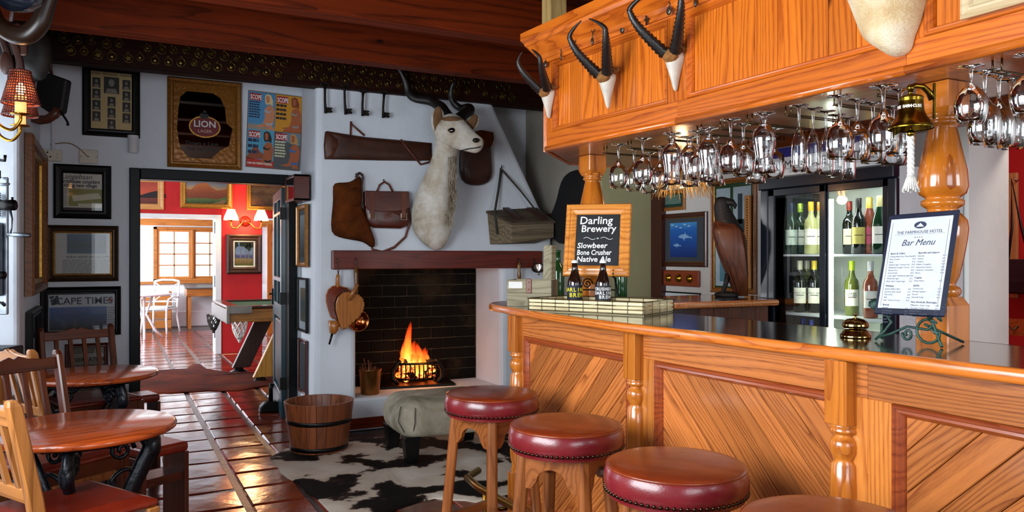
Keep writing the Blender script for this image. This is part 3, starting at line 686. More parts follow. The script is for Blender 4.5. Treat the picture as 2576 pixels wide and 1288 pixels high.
# worktop: one continuous slab following the bar, dark varnish on top and a pitch pine nosing
FRONT = [(1.805, .15), (1.79, .6), (1.785, 1.0), (1.768, 1.3), (1.755, 1.6), (1.727, 2.0), (1.695, 2.35), (1.685, 2.7), (1.695, 3.05), (1.715, 3.35), (1.742, 3.6), (1.775, 3.72), (1.83, 3.81), (1.91, 3.87), (2.02, 3.9)]
BACK = [(3.62, 3.9), (3.62, 3.49), (3.42, 3.49), (3.42, 3.29), (2.62, 3.31), (2.42, 3.25), (2.24, 3.0), (2.21, 2.75), (2.24, 2.3), (2.255, 1.7), (2.28, .15)]
VARN = wood('dark_varnished_top', '#160c07', '#38200f', 'y', 40, .12, .8, vary=0)
wt = thing('bar_counter_top', 'long dark varnished bar worktop with orange pine edge and rounded end', 'counter', T(0, 0, 0))
def inset(poly, d):
    out = []; n = len(poly)
    for i in range(n):
        a, b_, c_ = Vector(poly[i - 1]), Vector(poly[i]), Vector(poly[(i + 1) % n])
        e1 = (b_ - a).normalized(); e2 = (c_ - b_).normalized(); nn = Vector((-e1.y - e2.y, e1.x + e2.x)); nn.normalize()
        cs = max(.4, nn.dot(Vector((-e1.y, e1.x)))); out.append(tuple(b_ + nn * d / cs))
    return out
OUT = FRONT + BACK
sl_ = [(p[0] + .014, p[1]) if i < 10 else p for i, p in enumerate(FRONT)]
ins_ = inset(OUT[::-1], .014)[::-1]
MB().prism(ins_, 1.066, 1.1).build('slab', VARN, wt)
EDGE = wood('counter_edge_pine', '#8a3206', '#d87a2c', 'y', 90, .25, .5, vary=0)
nos = MB(); rings = []
for i, p in enumerate(OUT):
    q = ins_[i]; dx, dy = p[0] - q[0], p[1] - q[1]
    prof = [(0, 1.1005), (.5, 1.0995), (.85, 1.096), (1.0, 1.088), (1.05, 1.081), (1.0, 1.073), (.8, 1.066), (0, 1.064)]
    rings.append([(q[0] + dx * a, q[1] + dy * a, z) for a, z in prof])
rings.append(rings[0]); nos.loft(rings, False, False, True); nos.build('nosing', EDGE, wt)
# cabinet with dark boards under the return of the worktop
t = thing('back_bar_cabinet', 'dark boarded cupboard under the return of the bar by the fridge', 'cabinet', T(2.9, 3.36, 0))
DKP = wood('dark_board', '#2a120a', '#5a2c18', 'z', 50, .4, .2)
for k in range(5): MB().box(k * .102 + .001, k * .102 + .1, 0, .02, .05, 1.06).build('board', DKP, t, bevel=.002)
MB().box(0, .51, .02, .48, .02, 1.06).build('carcass', DKP, t)
# brass foot rail with brackets
t = thing('foot_rail', 'polished brass foot rail along the base of the bar', 'foot rail')
MB().tube([(1.655, .3, .2), (1.655, 2.9, .2), (1.62, 3.5, .2), (1.64, 3.7, .2), (1.75, 3.8, .2)], .019, 10).build('rail', BRASS, t)
for y in (.8, 1.9, 2.75, 3.45):
    b_ = MB(); x_ = 1.655 if y < 3 else 1.625; b_.cyl((x_, y, .2), (x_, y, .0), .013); b_.lathe([(.03, 0), (.03, .01), (.014, .02)], 12, T(x_, y, 0)); b_.cyl((x_, y, .1), (1.75, y, .1), .01); b_.build('bracket', BRASS, t)

# ------------------------------------------------------------------ bar stools
LEATH = None
def leather(name, c0, c1, rough=.3, coat=.35):
    if name in MATS: return MATS[name]
    m, nt, b = newmat(name); setb(b, rough, coat=coat, coat_r=.15); L = nt.links.new
    mp = coords(nt); n = N(nt, 'ShaderNodeTexNoise', i_Scale=5.0, i_Detail=7.0, i_Roughness=.6); L(mp.outputs[0], n.inputs['Vector'])
    r = ramp(nt, [(.3, S(c0)), (.7, S(c1))]); L(n.outputs[0], r.inputs[0]); L(r.outputs[0], b.inputs['Base Color'])
    v = N(nt, 'ShaderNodeTexVoronoi', i_Scale=220.0); L(mp.outputs[0], v.inputs['Vector']); n3 = N(nt, 'ShaderNodeTexNoise', i_Scale=28.0, i_Detail=4.0); L(mp.outputs[0], n3.inputs['Vector'])
    ad = N(nt, 'ShaderNodeMath', operation='MULTIPLY_ADD'); L(v.outputs['Distance'], ad.inputs[0]); ad.inputs[1].default_value = .15; L(n3.outputs[0], ad.inputs[2])
    bump(nt, b, ad.outputs[0], .18, .006); MATS[name] = m; return m
L_TOP = leather('brown_red_leather', '#5a1c0a', '#8a3410'); L_SIDE = leather('oxblood_leather', '#5e0f14', '#7c2026', .28)
STW = wood('stool_wood', '#5a2a10', '#94562a', 'z', 50, .28, .5); STWX = wood('stool_wood_apron', '#5a2a10', '#94562a', 'x', 50, .28, .5)
STUD = plain('dark_brass_stud', '#4a3c30', .25, .2, metal=1.0)
def stool(label, x, y, rot, z=.78):
    t = thing('bar_stool', label, 'bar stool', T(x, y, z - .78) @ R(rot), 'round leather bar stools')
    r = .195
    MB().lathe([(r - .006, .702), (r + .001, .71), (r + .004, .728), (r + .002, .75), (r - .002, .762), (r - .004, .766)], 48, cap=False).build('leather_band', L_SIDE, t)
    p = MB().lathe([(r - .004, .766), (r - .0015, .769), (r - .003, .773), (r - .012, .777), (r - .05, .782), (r * .45, .785), (0, .786)], 48, cap=False).build('seat_cushion', L_TOP, t)
    MB().lathe([(r - .007, .69), (r - .007, .703), (r - .004, .704)], 48, cap=True).build('seat_base', L_SIDE, t)
    sm = MB()
    for i in range(72):
        a = 2 * PI * i / 72; sm.ell((math.cos(a) * (r - .0005), math.sin(a) * (r - .0005), .708), .006, 6, 4)
    o = sm.build('nail_trim', STUD, t); o['kind'] = 'stuff'
    for k in range(4):
        a = PI / 4 + k * PI / 2; ca, sa = math.cos(a), math.sin(a)
        def ring(rad, z, s=.021):
            c = 0.4 * s
            loc = [(-s, -s + c), (-s + c, -s), (s - c, -s), (s, -s + c), (s, s - c), (s - c, s), (-s + c, s), (-s, s - c)]
            return [(ca * rad + q * ca - e * sa, sa * rad + q * sa + e * ca, z) for q, e in loc]
        MB().loft([ring(.215, 0), ring(.150, .69)], smooth=False).build('leg', STW, t, bevel=.003)
    for k in range(4):            # arched aprons and low stretchers
        a = k * PI / 2
        pts = [(-.105, .69), (-.115, .575)]
        pts += [(-.075, .575)] + [(-.055 * math.cos(q * PI / 8), .60 + .045 * math.sin(q * PI / 8)) for q in range(9)] + [(.075, .575), (.115, .575), (.105, .69)]
        MB().prism(pts, -.009, .009, R(a) @ T(0, -.115, 0) @ R(PI / 2, 'X')).build('apron', STWX, t)
        zz = .2 if k % 2 else .25; q = .140
        MB().box(-.14, .14, -.011, .011, -.018, .018, R(a) @ T(0, -q, zz)).build('stretcher', STWX, t, bevel=.003)
    return t
for i, (lab, px_, rot) in enumerate((('leather topped bar stool furthest from the viewer, beside the cowhide pouffe', (1237, 985), .35), ('leather topped bar stool second from the fireplace, before the first turned post', (1424, 1062), .62), ('leather topped bar stool third from the fireplace with the whole seat in view', (1699, 1160), .70), ('leather topped bar stool nearest the viewer, cut by the picture edge', (2092, 1306), .5))):
    c = at(*px_, Z=.78); stool(lab, c.x, c.y, rot)
# ------------------------------------------------------------------ canopy over the bar
ZC0, ZC1 = 1.86, 2.32
CF = [(1.975, .3), (1.985, 1.44), (1.955, 2.40), (1.89, 3.31)]     # face corners, near ... far
can = thing('bar_canopy', 'orange pine canopy over the bar with boarded panels and deep cornice', 'canopy')
for k in range(3):
    B, A = Vector((*CF[k], ZC0)), Vector((*CF[k + 1], ZC0)); d = B - A; Ln = d.length; d.normalize(); nrm = d.cross(Vector((0, 0, 1)))
    t = MB().box(0, Ln, .0, ZC1 - ZC0 + .1, -.08, -.03).build('panel', CANO, can, M=frame(A, d, (0, 0, 1), nrm))
    hb, ht = .092, ZC1 - ZC0 - .035
    sl = sr = .055
    MB().box(0, Ln, .0, hb, -.03, 0).build('bottom_rail', CANOX, t, bevel=.002)
    MB().tube([(0, .012, .0), (Ln, .012, .0)], .014, 8).build('bottom_bead', CANOX, t)
    MB().box(0, Ln, ht, ZC1 - ZC0 + .1, -.03, 0).build('top_rail', CANOX, t, bevel=.002)
    for x0, x1 in ((0, sl), (Ln - sr, Ln)):
        MB().box(-(x1 - x0) / 2, (x1 - x0) / 2, 0, ht - hb, -.03, 0).build('stile', wood('canopy_stile', '#8a2e06', '#d8701c', 'y', 70, .3, .4), t, bevel=.002, M=T((x0 + x1) / 2, hb, 0))
    ring_frame(Ln - sl - sr, ht - hb, [(0, 0), (.003, .004), (.008, .004), (.011, .0), (.016, .001), (.021, -.006), (.024, -.016)]).build('moulding', wood('canopy_moulding', '#9a3a08', '#d06a1a', 'x', 60, .28, .4, knots=False), t, M=T(sl + (Ln - sl - sr) / 2, (ht + hb) / 2, 0))
    n = 8; w0 = (Ln - sl - sr - .04) / n
    for i in range(n):
        MB().box(-w0 / 2 + .0008, w0 / 2 - .0008, 0, ht - hb - .04, 0, .012).build('plank', wood('canopy_plank', '#8a2e06', '#de7820', 'y', 70, .3, .4), t, bevel=.0025, M=T(sl + .02 + w0 * (i + .5), hb + .02, -.03))
# cornice swept along the front and round the far chamfered end
path = [(1.975, .3), (1.985, 1.44), (1.955, 2.40), (1.885, 3.33), (2.28, 3.74), (3.42, 3.76)]
def offset_path(p, d):
    out = []
    for i in range(len(p)):
        a, b_, c_ = Vector(p[max(i - 1, 0)]), Vector(p[i]), Vector(p[min(i + 1, len(p) - 1)])
        e1 = (b_ - a).normalized() if i else (c_ - b_).normalized(); e2 = (c_ - b_).normalized() if i < len(p) - 1 else e1
        nn = Vector((-(e1.y + e2.y), e1.x + e2.x)).normalized(); cs = max(.5, nn.dot(Vector((-e1.y, e1.x)))); out.append(tuple(b_ + nn * d / cs))
    return out
prof = [(.0, 2.29), (.012, 2.29), (.014, 2.305), (.022, 2.31), (.03, 2.325), (.05, 2.345), (.075, 2.37), (.085, 2.375), (.09, 2.39), (.105, 2.40), (.105, 2.435), (.0, 2.44)]
rings = []
ops = [offset_path(path, d) for d, z in prof]
for i in range(len(path)): rings.append([(ops[j][i][0], ops[j][i][1], prof[j][1]) for j in range(len(prof))])
MB().loft(rings, True, True, False).build('cornice', CANOY, can)
# far end and rear fascias
for (a, b_) in (((1.885, 3.33), (2.28, 3.74)), ((2.28, 3.74), (3.42, 3.76))):
    A = Vector((*a, ZC0)); d = Vector((b_[0] - a[0], b_[1] - a[1], 0)); Ln = d.length; d.normalize()
    MB().box(0, Ln, -.02, .0, 0, ZC1 - ZC0 + .1).build('end_board', CANOX, can, M=frame(A, d, Vector((0, 0, 1)).cross(d), (0, 0, 1)))
# soffit boards and inner fascia
SOF = wood('soffit_wood', '#7a3a10', '#b8682a', 'y', 50, .3, .4)
MB().prism([(2.0, .3), (2.005, 1.44), (1.975, 2.4), (1.91, 3.3), (2.29, 3.72), (3.42, 3.74), (3.42, 3.45), (2.52, 3.3), (2.5, .3)], ZC0 + .002, ZC0 + .03).build('soffit', SOF, can)
MB().prism([(2.5, .3), (2.52, 3.3), (3.42, 3.45), (3.42, 3.43), (2.54, 3.28), (2.52, .3)], ZC0 + .002, 2.3).build('inner_fascia', wood('inner_fascia_wood', '#4a1e0a', '#7a3a16', 'y', 50, .4, .2), can)
MB().prism([(1.98, .3), (1.99, 1.44), (1.96, 2.4), (1.9, 3.3), (2.29, 3.72), (3.42, 3.74), (3.42, 3.45), (2.52, 3.3), (2.5, .3)], 2.42, 2.43).build('lid', SOF, can)
# hanger post from the canopy to the ceiling
c = at(1394, 20, Y=3.4); o = MB().box(-.045, .045, -.045, .045, 2.43, 2.87).build('hanger_post', wood('grey_pine', '#8a6a3a', '#c0a064', 'z', 50, .5, .1), M=T(c.x, c.y, 0))
tag(o, 'pale square timber hanging the far end of the canopy from the ceiling', 'post', None, 'structure')

# turned columns standing on the worktop
COLW = wood('column_pine', '#742c06', '#c8721e', 'z', 26, .16, .7)
def column(label, cx, cy, s=1.0):
    t = thing('turned_column', label, 'column', T(cx, cy, 1.1), 'turned columns carrying the canopy')
    b = .052 * s; h = .76
    def sq(r, z, c=.004): return [(-r + c, -r, z), (r - c, -r, z), (r, -r + c, z), (r, r - c, z), (r - c, r, z), (-r + c, r, z), (-r, r - c, z), (-r, -r + c, z)]
    MB().loft([sq(b, 0), sq(b, .105), sq(b * .75, .13)], smooth=False).build('base_block', COLW, t)
    MB().loft([sq(b * .8, h - .1), sq(b, h - .075), sq(b, h)], smooth=False).build('top_block', COLW, t)
    k = s
    pr = [(.036, .125), (.046, .135), (.05, .145), (.046, .157), (.034, .163), (.036, .17), (.045, .19), (.056, .24), (.066, .3), (.069, .33), (.066, .355), (.05, .375), (.041, .38), (.041, .39), (.05, .395), (.058, .402), (.058, .414), (.045, .42), (.05, .425), (.063, .434), (.069, .455), (.066, .5), (.056, .55), (.045, .6), (.039, .627), (.038, .633), (.047, .639), (.049, .645), (.047, .65), (.043, .653), (.05, .66), (.053, .667), (.05, .674), (.04, .678)]
    pr = [(r * k, z) for r, z in pr]
    MB().lathe(pr, 28).build('turned_shaft', COLW, t)
    return t
column('turned pine column behind the chalkboard at the far end of the bar', 2.19, 3.36)
column('thick varnished turned column behind the bar menu', 2.197, 1.475, 1.0)

# ------------------------------------------------------------------ hanging glasses and their wire racks
CRYS = glassm('wine_glass', (.985, .99, .99), 0.0, 1.6, thin=True)
RACKM = plain('rack_wire', '#5a4a34', .3, .1, metal=1.0)
def glass_mesh(kind):
    """profile (r, depth below the foot), then inner wall back up"""
    if kind == 'wine': o = [(.034, 0), (.034, .002), (.012, .005), (.005, .012), (.0042, .05), (.006, .062), (.018, .08), (.031, .09), (.0365, .115), (.036, .14), (.031, .17)]
    elif kind == 'balloon': o = [(.037, 0), (.037, .002), (.012, .005), (.005, .012), (.0045, .045), (.007, .056), (.025, .068), (.041, .09), (.047, .115), (.045, .14), (.036, .168)]
    elif kind == 'flute': o = [(.031, 0), (.031, .002), (.01, .005), (.0045, .012), (.004, .06), (.006, .075), (.014, .09), (.022, .12), (.025, .155), (.024, .19), (.021, .215)]
    else: o = [(.034, 0), (.034, .003), (.014, .007), (.009, .014), (.014, .022), (.01, .03), (.02, .04), (.033, .06), (.036, .08), (.031, .11), (.026, .135), (.029, .16), (.035, .185)]
    k = next(i for i, p in enumerate(o) if p[1] > .055 and p[0] > .012)
    inner = [(max(r - .0016, .001), z + (.002 if i == 0 else 0)) for i, (r, z) in enumerate(o[k:])][::-1]
    prof = [(0, 0)] + o + inner + [(0, o[k][1] + .002)]
    me = MB().lathe([(r, -z) for r, z in prof], 24, cap=False).mesh('wine_glass'); me.materials.append(CRYS); return me
GM = {k: glass_mesh(k) for k in ('wine', 'balloon', 'flute', 'beer')}
ZR = 1.838
GL = [(1556, 363, 'wine'), (1595, 374, 'wine'), (1633, 384, 'wine'), (1617, 348, 'wine'), (1690, 335, 'beer'), (1735, 343, 'beer'), (1778, 323, 'beer'), (1800, 340, 'beer'), (1838, 300, 'wine'), (1870, 312, 'wine'), (1922, 284, 'beer'), (1946, 322, 'wine'), (1900, 330, 'beer'),
      (2010, 265, 'flute'), (2045, 272, 'flute'), (2077, 279, 'flute'), (2106, 288, 'flute'), (2134, 296, 'flute'), (2113, 240, 'wine'), (2157, 250, 'wine'), (2196, 258, 'wine'), (2222, 216, 'wine'), (2264, 225, 'wine'), (2246, 268, 'wine'), (2443, 166, 'balloon'), (2477, 178, 'wine'), (2512, 188, 'wine'), (2546, 198, 'wine'), (2586, 136, 'balloon'), (1756, 330, 'wine'), (1660, 368, 'wine')]
ORD = ['first', 'second', 'third', 'fourth', 'fifth', 'sixth', 'seventh', 'eighth', 'ninth', 'tenth', 'eleventh', 'twelfth', 'thirteenth', 'fourteenth', 'fifteenth', 'sixteenth', 'seventeenth', 'eighteenth', 'nineteenth', 'twentieth']
KN = {'wine': ('stemmed wine glass', 0), 'balloon': ('round balloon wine glass', 0), 'flute': ('slim champagne flute', 0), 'beer': ('short stemmed curvy beer glass', 0)}
SCG = {'wine': 1.13, 'balloon': .86, 'flute': 1.0, 'beer': 1.1}
srt = sorted(GL); cnt = {}; racks = []; placed = []
for u, v, k in srt:
    p = at(u, v, Z=ZR)
    sc_ = 1.0
    # keep neighbours on a rack from touching
    for q in placed:
        d = ((p.x - q[0]) ** 2 + (p.y - q[1]) ** 2) ** .5
        if d < .08:
            e = (.08 - d) / max(d, .01); p.x += (p.x - q[0]) * e; p.y += (p.y - q[1]) * e
    placed.append((p.x, p.y))
    cnt[k] = cnt.get(k, 0) + 1
    o = link('wine_glass' if k != 'beer' else 'beer_glass', GM[k], None, M=T(p.x, p.y, ZR) @ R(random.random() * 6) @ Matrix.Diagonal((SCG[k], SCG[k], SCG[k], 1)))
    tag(o, '%s hung under the canopy, %s of its kind from the left' % (KN[k][0], ORD[cnt[k] - 1]), 'glass', 'glasses hanging under the canopy')
for i, y in enumerate((3.02, 2.83, 2.55, 2.37, 2.24, 2.10, 1.92, 1.72, 1.56, 1.22, 1.04)):
    t = thing('glass_rack', 'bent wire glass rack under the canopy, %s from the far end' % ORD[i], 'rack', T(2.04, y, ZC0), 'wire glass racks under the canopy')
    for s in (-1, 1):
        MB().tube([(0, s * .012, -.0), (0, s * .012, -.031), (.02, s * .012, -.033), (.44, s * .012, -.033), (.44, s * .012, 0)], .0028, 5).build('wire', RACKM, t)
    MB().tube([(-.005, .012, -.033), (-.012, 0, -.033), (-.005, -.012, -.033)], .0028, 5).build('front_bend', RACKM, t)

# ------------------------------------------------------------------ skull mounts with ringed horns, hung trinkets
BONE = plain('bone', '#cdc6b8', .55, .12, 25, .2); HORN = plain('black_horn', '#1c1613', .35, .3, 30, .15); FUR = plain('brown_fur', '#8a5a28', .9, .35, 60, .6)
def horn_path(s, spread, length, curl):
    pts = []; 
    for i in range(37):
        q = i / 36
        x = s * (.022 + spread * math.sin(q * PI * .62) - curl * max(0, q - .72) ** 1.4 * 2.0)
        y = .04 + length * q * (1 - .08 * q)
        z = .045 + .13 * q + .03 * math.sin(q * PI)
        pts.append((x, y, z))
    return pts
def skull(label, M, spread=.09, length=.27, scale=1.0, curl=.5):
    t = thing('skull_mount', label, 'skull mount', M @ Matrix.Scale(scale, 4), 'horned skull mounts on the canopy')
    rg = []
    for y, w_, d_ in ((.06, .018, .02), (.05, .037, .045), (.025, .042, .056), (.0, .034, .053), (-.03, .023, .04), (-.06, .015, .028), (-.09, .009, .017), (-.102, .003, .008)):
        rg.append([(w_ * math.cos(a), y, .008 + d_ * max(0, math.sin(a)) * .9 - (.006 if math.sin(a) < 0 else 0)) for a in [2 * PI * k / 14 for k in range(14)]])
    MB().loft(rg).build('skull', BONE, t, sub=1)
    f = MB(); f.ell((0, .055, .012), (.05, .022, .032)); r_ = random.Random(3)
    for k in range(40): a = r_.uniform(0, PI); f.tube([(.045 * math.cos(a), .05 + .012 * math.sin(a), .015), (.058 * math.cos(a) + r_.uniform(-.01, .01), .055 + .026 * math.sin(a), .014 + r_.uniform(-.01, .012))], [.003, .0008], 4)
    f.build('fur_scalp', FUR, t)
    MB().ell((0, .03, .047), (.034, .028, .024)).build('fur_patch', FUR, t)
    for s in (-1, 1):
        pts = horn_path(s, spread, length, curl); rad = []
        for i in range(37):
            q = i / 36; r = .0225 * (1 - q) ** .75 + .002
            if q < .7: r *= 1.13 if i % 2 else .88
            rad.append(r)
        MB().tube(pts, rad, 10).build('horn', HORN, t)
    return t
for lab, (u, v), face, kw in (('small horned skull mount on the far corner of the canopy', (1384, 250), (-.95, -.3, .0), dict(spread=.055, length=.20, scale=.92, curl=.12)), ('horned skull mount in the middle of the first canopy panel', (1533, 215), (-.93, -.36, 0), dict(spread=.07, length=.22, scale=1.0, curl=.2)), ('largest horned skull mount with brown fur on the canopy stile', (1702, 165), (-.93, -.36, 0), dict(spread=.09, length=.235, scale=1.0, curl=.35))):
    p = at(u, v, X=1.93 if u > 1400 else 1.885)
    if u > 1400: p = at(u, v, X=1.90 + (.05 if u > 1600 else .0) )
    skull(lab, wallM(p, face), **kw)
TRM = plain('dull_pewter', '#5a5248', .35, .3, 50, metal=.8)
for i, (u, v, kind) in enumerate(((1378, 150, 2), (1417, 130, 3), (1452, 115, 0), (1497, 92, 1), (1530, 78, 2), (1572, 60, 2), (1632, 36, 0), (1690, 12, 2), (1757, -6, 1))):
    p = at(u, v, X=1.885 if u < 1500 else 1.93 if u < 1720 else 1.95)
    t = thing('hanging_trinket', 'small metal trinket on a ring below the cornice, %s from the far end' % ORD[i], 'trinket', wallM(p, (-1, 0, 0)), 'metal trinkets hanging below the cornice')
    MB().tube([(.013 * math.cos(a), .032 + .013 * math.sin(a), .012) for a in [2 * PI * k / 14 for k in range(14)]], .0018, 5, True).build('ring', TRM, t)
    MB().tube([(0, .018, .012), (0, -.01, .012)], .0025, 5).build('chain', TRM, t)
    b = MB()
    if kind == 0: b.prism([(-.004, -.045), (.004, -.045), (.004, -.026), (.012, -.026), (.012, -.018), (.004, -.018), (.004, -.008), (-.004, -.008), (-.004, -.018), (-.012, -.018), (-.012, -.026), (-.004, -.026)], .008, .014)
    elif kind == 1: b.ell((0, -.022, .014), (.007, .017, .007))
    elif kind == 2: b.ell((0, -.025, .014), (.014, .018, .007))
    else: b.tube([(0, -.01, .012), (0, -.04, .012)], [.003, .005], 6)
    b.build('pendant', TRM, t)

# cream shoulder mount on the nearest canopy panel (only its chest shows)
CREAM = None
def fur_mat(name, stops, rough=.85, streak=(3, 3, .6)):
    m, nt, b = newmat(name); setb(b, rough, spec=.2, sheen=.15); L = nt.links.new
    mp = coords(nt, streak, rand=False); n = N(nt, 'ShaderNodeTexNoise', i_Scale=3.0, i_Detail=8.0, i_Roughness=.6); L(mp.outputs[0], n.inputs['Vector'])
    r = ramp(nt, [(p, S(c)) for p, c in stops]); L(n.outputs[0], r.inputs[0]); L(r.outputs[0], b.inputs['Base Color'])
    n2 = N(nt, 'ShaderNodeTexNoise', i_Scale=70.0, i_Detail=3.0); L(mp.outputs[0], n2.inputs['Vector']); bump(nt, b, n2.outputs[0], .6, .006)
    MATS[name] = m; return m
CREAM = fur_mat('cream_hide', [(.3, '#c09a66'), (.5, '#dcc49a'), (.7, '#ecdfc8')])
p = at(2268, 60, X=1.985); t = thing('shoulder_mount', 'cream coloured animal shoulder mount hung on the nearest canopy panel', 'animal mount', wallM(p, (-1, 0, 0)))
rg = []
for y, w_, d_, cx in ((-.093, .008, .012, .0), (-.088, .03, .04, .002), (-.07, .043, .07, -.002), (-.045, .062, .085, -.016), (-.02, .085, .095, -.022), (.03, .10, .11, -.02), (.09, .115, .15, -.02), (.18, .12, .22, -.02), (.28, .1, .28, -.02), (.36, .07, .3, -.02)):
    rg.append([(cx + w_ * math.cos(a), y, (d_ if math.sin(a) > 0 else .006) * math.sin(a) + .004) for a in [2 * PI * k / 18 for k in range(18)]])
MB().loft(rg).build('chest', CREAM, t, sub=1)
MB().ell((-.02, .42, .36), (.07, .075, .12)).build('head', CREAM, t)
for s in (-1, 1): MB().tube([(-.02 + s * .04, .46, .3), (-.02 + s * .1, .62, .26), (-.02 + s * .07, .8, .22)], [.025, .02, .004], 8).build('horn', HORN, t)
p = at(2500, 5, X=1.97); M_ = wallM(p, (-1, 0, 0)) @ T(0.02, .045, 0)
t = framed('small_picture', 'pale wooden picture frame at the near end of the canopy', 'picture', M_, .2, .14, .03, wood('bleached_frame', '#b89a6a', '#dcc49a', 'x', 50, .5), .016, back=ink('#c8b890'))

# ------------------------------------------------------------------ brass ship's bell with rope
BELLM = plain('bell_brass', '#7e6420', .22, .25, 20, metal=1.0)
p = at(2291, 325, T=2.17)
bell = thing('brass_bell', 'brass bell lettered with the house name hung from the turned column', 'bell', T(p.x, p.y, p.z))
MB().lathe([(.058, 0), (.06, .004), (.057, .01), (.05, .02), (.04, .034), (.034, .05), (.032, .075), (.031, .083), (.033, .086), (.03, .09), (.02, .094), (0, .096)], 32, cap=False).build('bell_body', BELLM, bell)
MB().lathe([(.0555, .002), (.046, .022), (.036, .036), (.03, .05), (.028, .08), (0, .088)], 24, cap=False).build('bell_inside', BELLM, bell)
b = MB(); b.cyl((0, 0, .095), (0, 0, .108), .007); b.ell((0, 0, .115), .011, 10, 6); b.tube([(0, 0, .115), (.012, -.004, .122), (.035, -.012, .12), (.052, -.018, .105), (.062, -.022, .085)], [.008, .008, .008, .009, .01], 8); b.build('hanger_arm', BELLM, bell)
MB().box(-.013, .013, -.004, .004, .03, .13, T(.07, -.022, 0) @ R(.6)).build('wall_bracket', BELLM, bell, bevel=.003)
MB().tube([(0, 0, .05), (0, 0, .0), (0, 0, -.012)], [.003, .003, .003], 6).build('clapper_rod', BELLM, bell)
MB().ell((0, 0, -.012), .011, 10, 7).build('clapper', BELLM, bell)
ROPE = plain('white_rope', '#e4e0d8', .9, .08, 90, .4)
b = MB()
for k in range(3): b.tube([(.005 * math.cos(q * .9 + k * 2.1), .005 * math.sin(q * .9 + k * 2.1), -.02 - q * .0058) for q in range(20)], .0055, 6)
b.build('rope', ROPE, bell)
b = MB()
for k in range(20):
    a = k * PI / 10; b.tube([(.005 * math.cos(a), .005 * math.sin(a), -.125), (.011 * math.cos(a), .011 * math.sin(a), -.14), (.021 * math.cos(a), .021 * math.sin(a), -.168 - .004 * (k % 3))], .0028, 4)
b.ell((0, 0, -.128), (.009, .009, .01)); b.build('tassel', ROPE, bell)
cm = plain('engraved_white', '#f0e8d8', .5)
ltr = 'THE FARMHOUSE'
for i, ch in enumerate(ltr):
    if ch == ' ': continue
    a = -YAW - math.radians(23) - PI / 2 + (i - 7.6) * .172
    text(ch, .0118, T(math.cos(a) * .0335, math.sin(a) * .0335, .056) @ R(a + PI / 2) @ R(PI / 2, 'X'), cm, bell, align='CENTER', bold=.0004)
# ------------------------------------------------------------------ on the worktop: tray, bottles, crate, chalkboard
A, B, C_ = at(1331, 782, Z=1.1), at(1619, 796, Z=1.1), at(1655, 779, Z=1.1)
dx = (B - A); TW = dx.length; dx.normalize(); dyv = (C_ - B); TD = max(.2, min(dyv.length, .3)); dyv = Vector((-dx.y, dx.x, 0))
tray = thing('bamboo_tray', 'pale split bamboo tray with wire rim on the bar', 'tray', frame(A + Vector((0, 0, .001)), dx, dyv, (0, 0, 1)))
BAM = wood('split_bamboo', '#a89464', '#ddd0a4', 'x', 50, .5, .05, knots=False); WIRE = plain('dark_wire', '#4a3a22', .4, .1, metal=.7)
MB().box(.0, TW, .0, TD, 0, .006).build('base', BAM, tray)
def side(n, a, b_):
    d = Vector(b_) - Vector(a); L = d.length; d.normalize(); m = frame(a, d, Vector((0, 0, 1)).cross(d), (0, 0, 1))
    for k in range(3): MB().box(.002, L - .002, -.003, .003, .008 + k * .0165, .0205 + k * .0165).build('slat', BAM, tray, M=m, bevel=.002)
    wv = MB()
    for k in range(n + 1): x = L * k / n; wv.tube([(x, -.005, .004), (x, -.005, .055), (x, .005, .055), (x, .005, .004)], .0011, 4, M=m)
    wv.tube([(-.01, 0, .057), (L + .01, 0, .057)], .002, 5, M=m); wv.tube([(0, -.003, .004), (L, -.003, .004)], .002, 5, M=m); wv.build('wire_binding', WIRE, tray)
side(8, (0, 0, 0), (TW, 0, 0)); side(4, (TW, 0, 0), (TW, TD, 0)); side(8, (TW, TD, 0), (0, TD, 0)); side(4, (0, TD, 0), (0, 0, 0))
# beer bottles
AMB = plain('amber_bottle', '#1e0c05', .06, .1, 5, coat=.6)
def lab_cyl(r, z0, z1, a0, a1, n=14):
    vs = []; fs = []
    for i in range(n + 1):
        a = a0 + (a1 - a0) * i / n; vs += [(r * math.cos(a), r * math.sin(a), z0), (r * math.cos(a), r * math.sin(a), z1)]
    fs = [(2 * i, 2 * i + 2, 2 * i + 3, 2 * i + 1) for i in range(n)]
    return MB().add(vs, fs, True)
def cyl_text(body, size, r, z, a0, mat, parent, step=None, bold=.0006):
    """letters set one by one round a bottle; a0 is the direction the middle faces"""
    step = step or size * .68 / r
    for i, ch in enumerate(body):
        if ch == ' ': continue
        a = a0 + (i - (len(body) - 1) / 2) * step
        text(ch, size, T(r * math.cos(a), r * math.sin(a), z) @ R(a + PI / 2) @ R(PI / 2, 'X'), mat, parent, align='CENTER', bold=bold, ext=.0002)
def beer(label, px_, band, rows):
    p = at(*px_, Z=1.108); t = thing('beer_bottle', label, 'bottle', T(p.x, p.y, 1.108))
    r = .036
    MB().lathe([(0, .003), (.03, .0), (r, .006), (r, .115), (.033, .13), (.022, .155), (.0155, .175), (.0135, .205), (.0155, .207), (.0155, .214), (.0135, .216)], 24).build('bottle_glass', AMB, t)
    MB().lathe([(.0165, .209), (.0165, .217), (.0135, .222), (0, .223)], 16).build('crown_cap', plain('white_cap', '#e8e8e8', .4), t)
    a0 = math.atan2(-p.y, -p.x)
    lab_cyl(r + .0006, .03, .105, a0 - 1.9, a0 + 1.9).build('paper_label', ink(band), t)
    for body, z, sz, col, off in rows: cyl_text(body, sz, r + .0011, z, a0 + off, ink(col), t)
beer('dark beer bottle with blue black label and yellow lettering in the tray', (1446, 773), '#141c30', [('DARLING', .076, .025, '#e8d820', .0), ('BREW', .05, .028, '#e8d820', .25)])
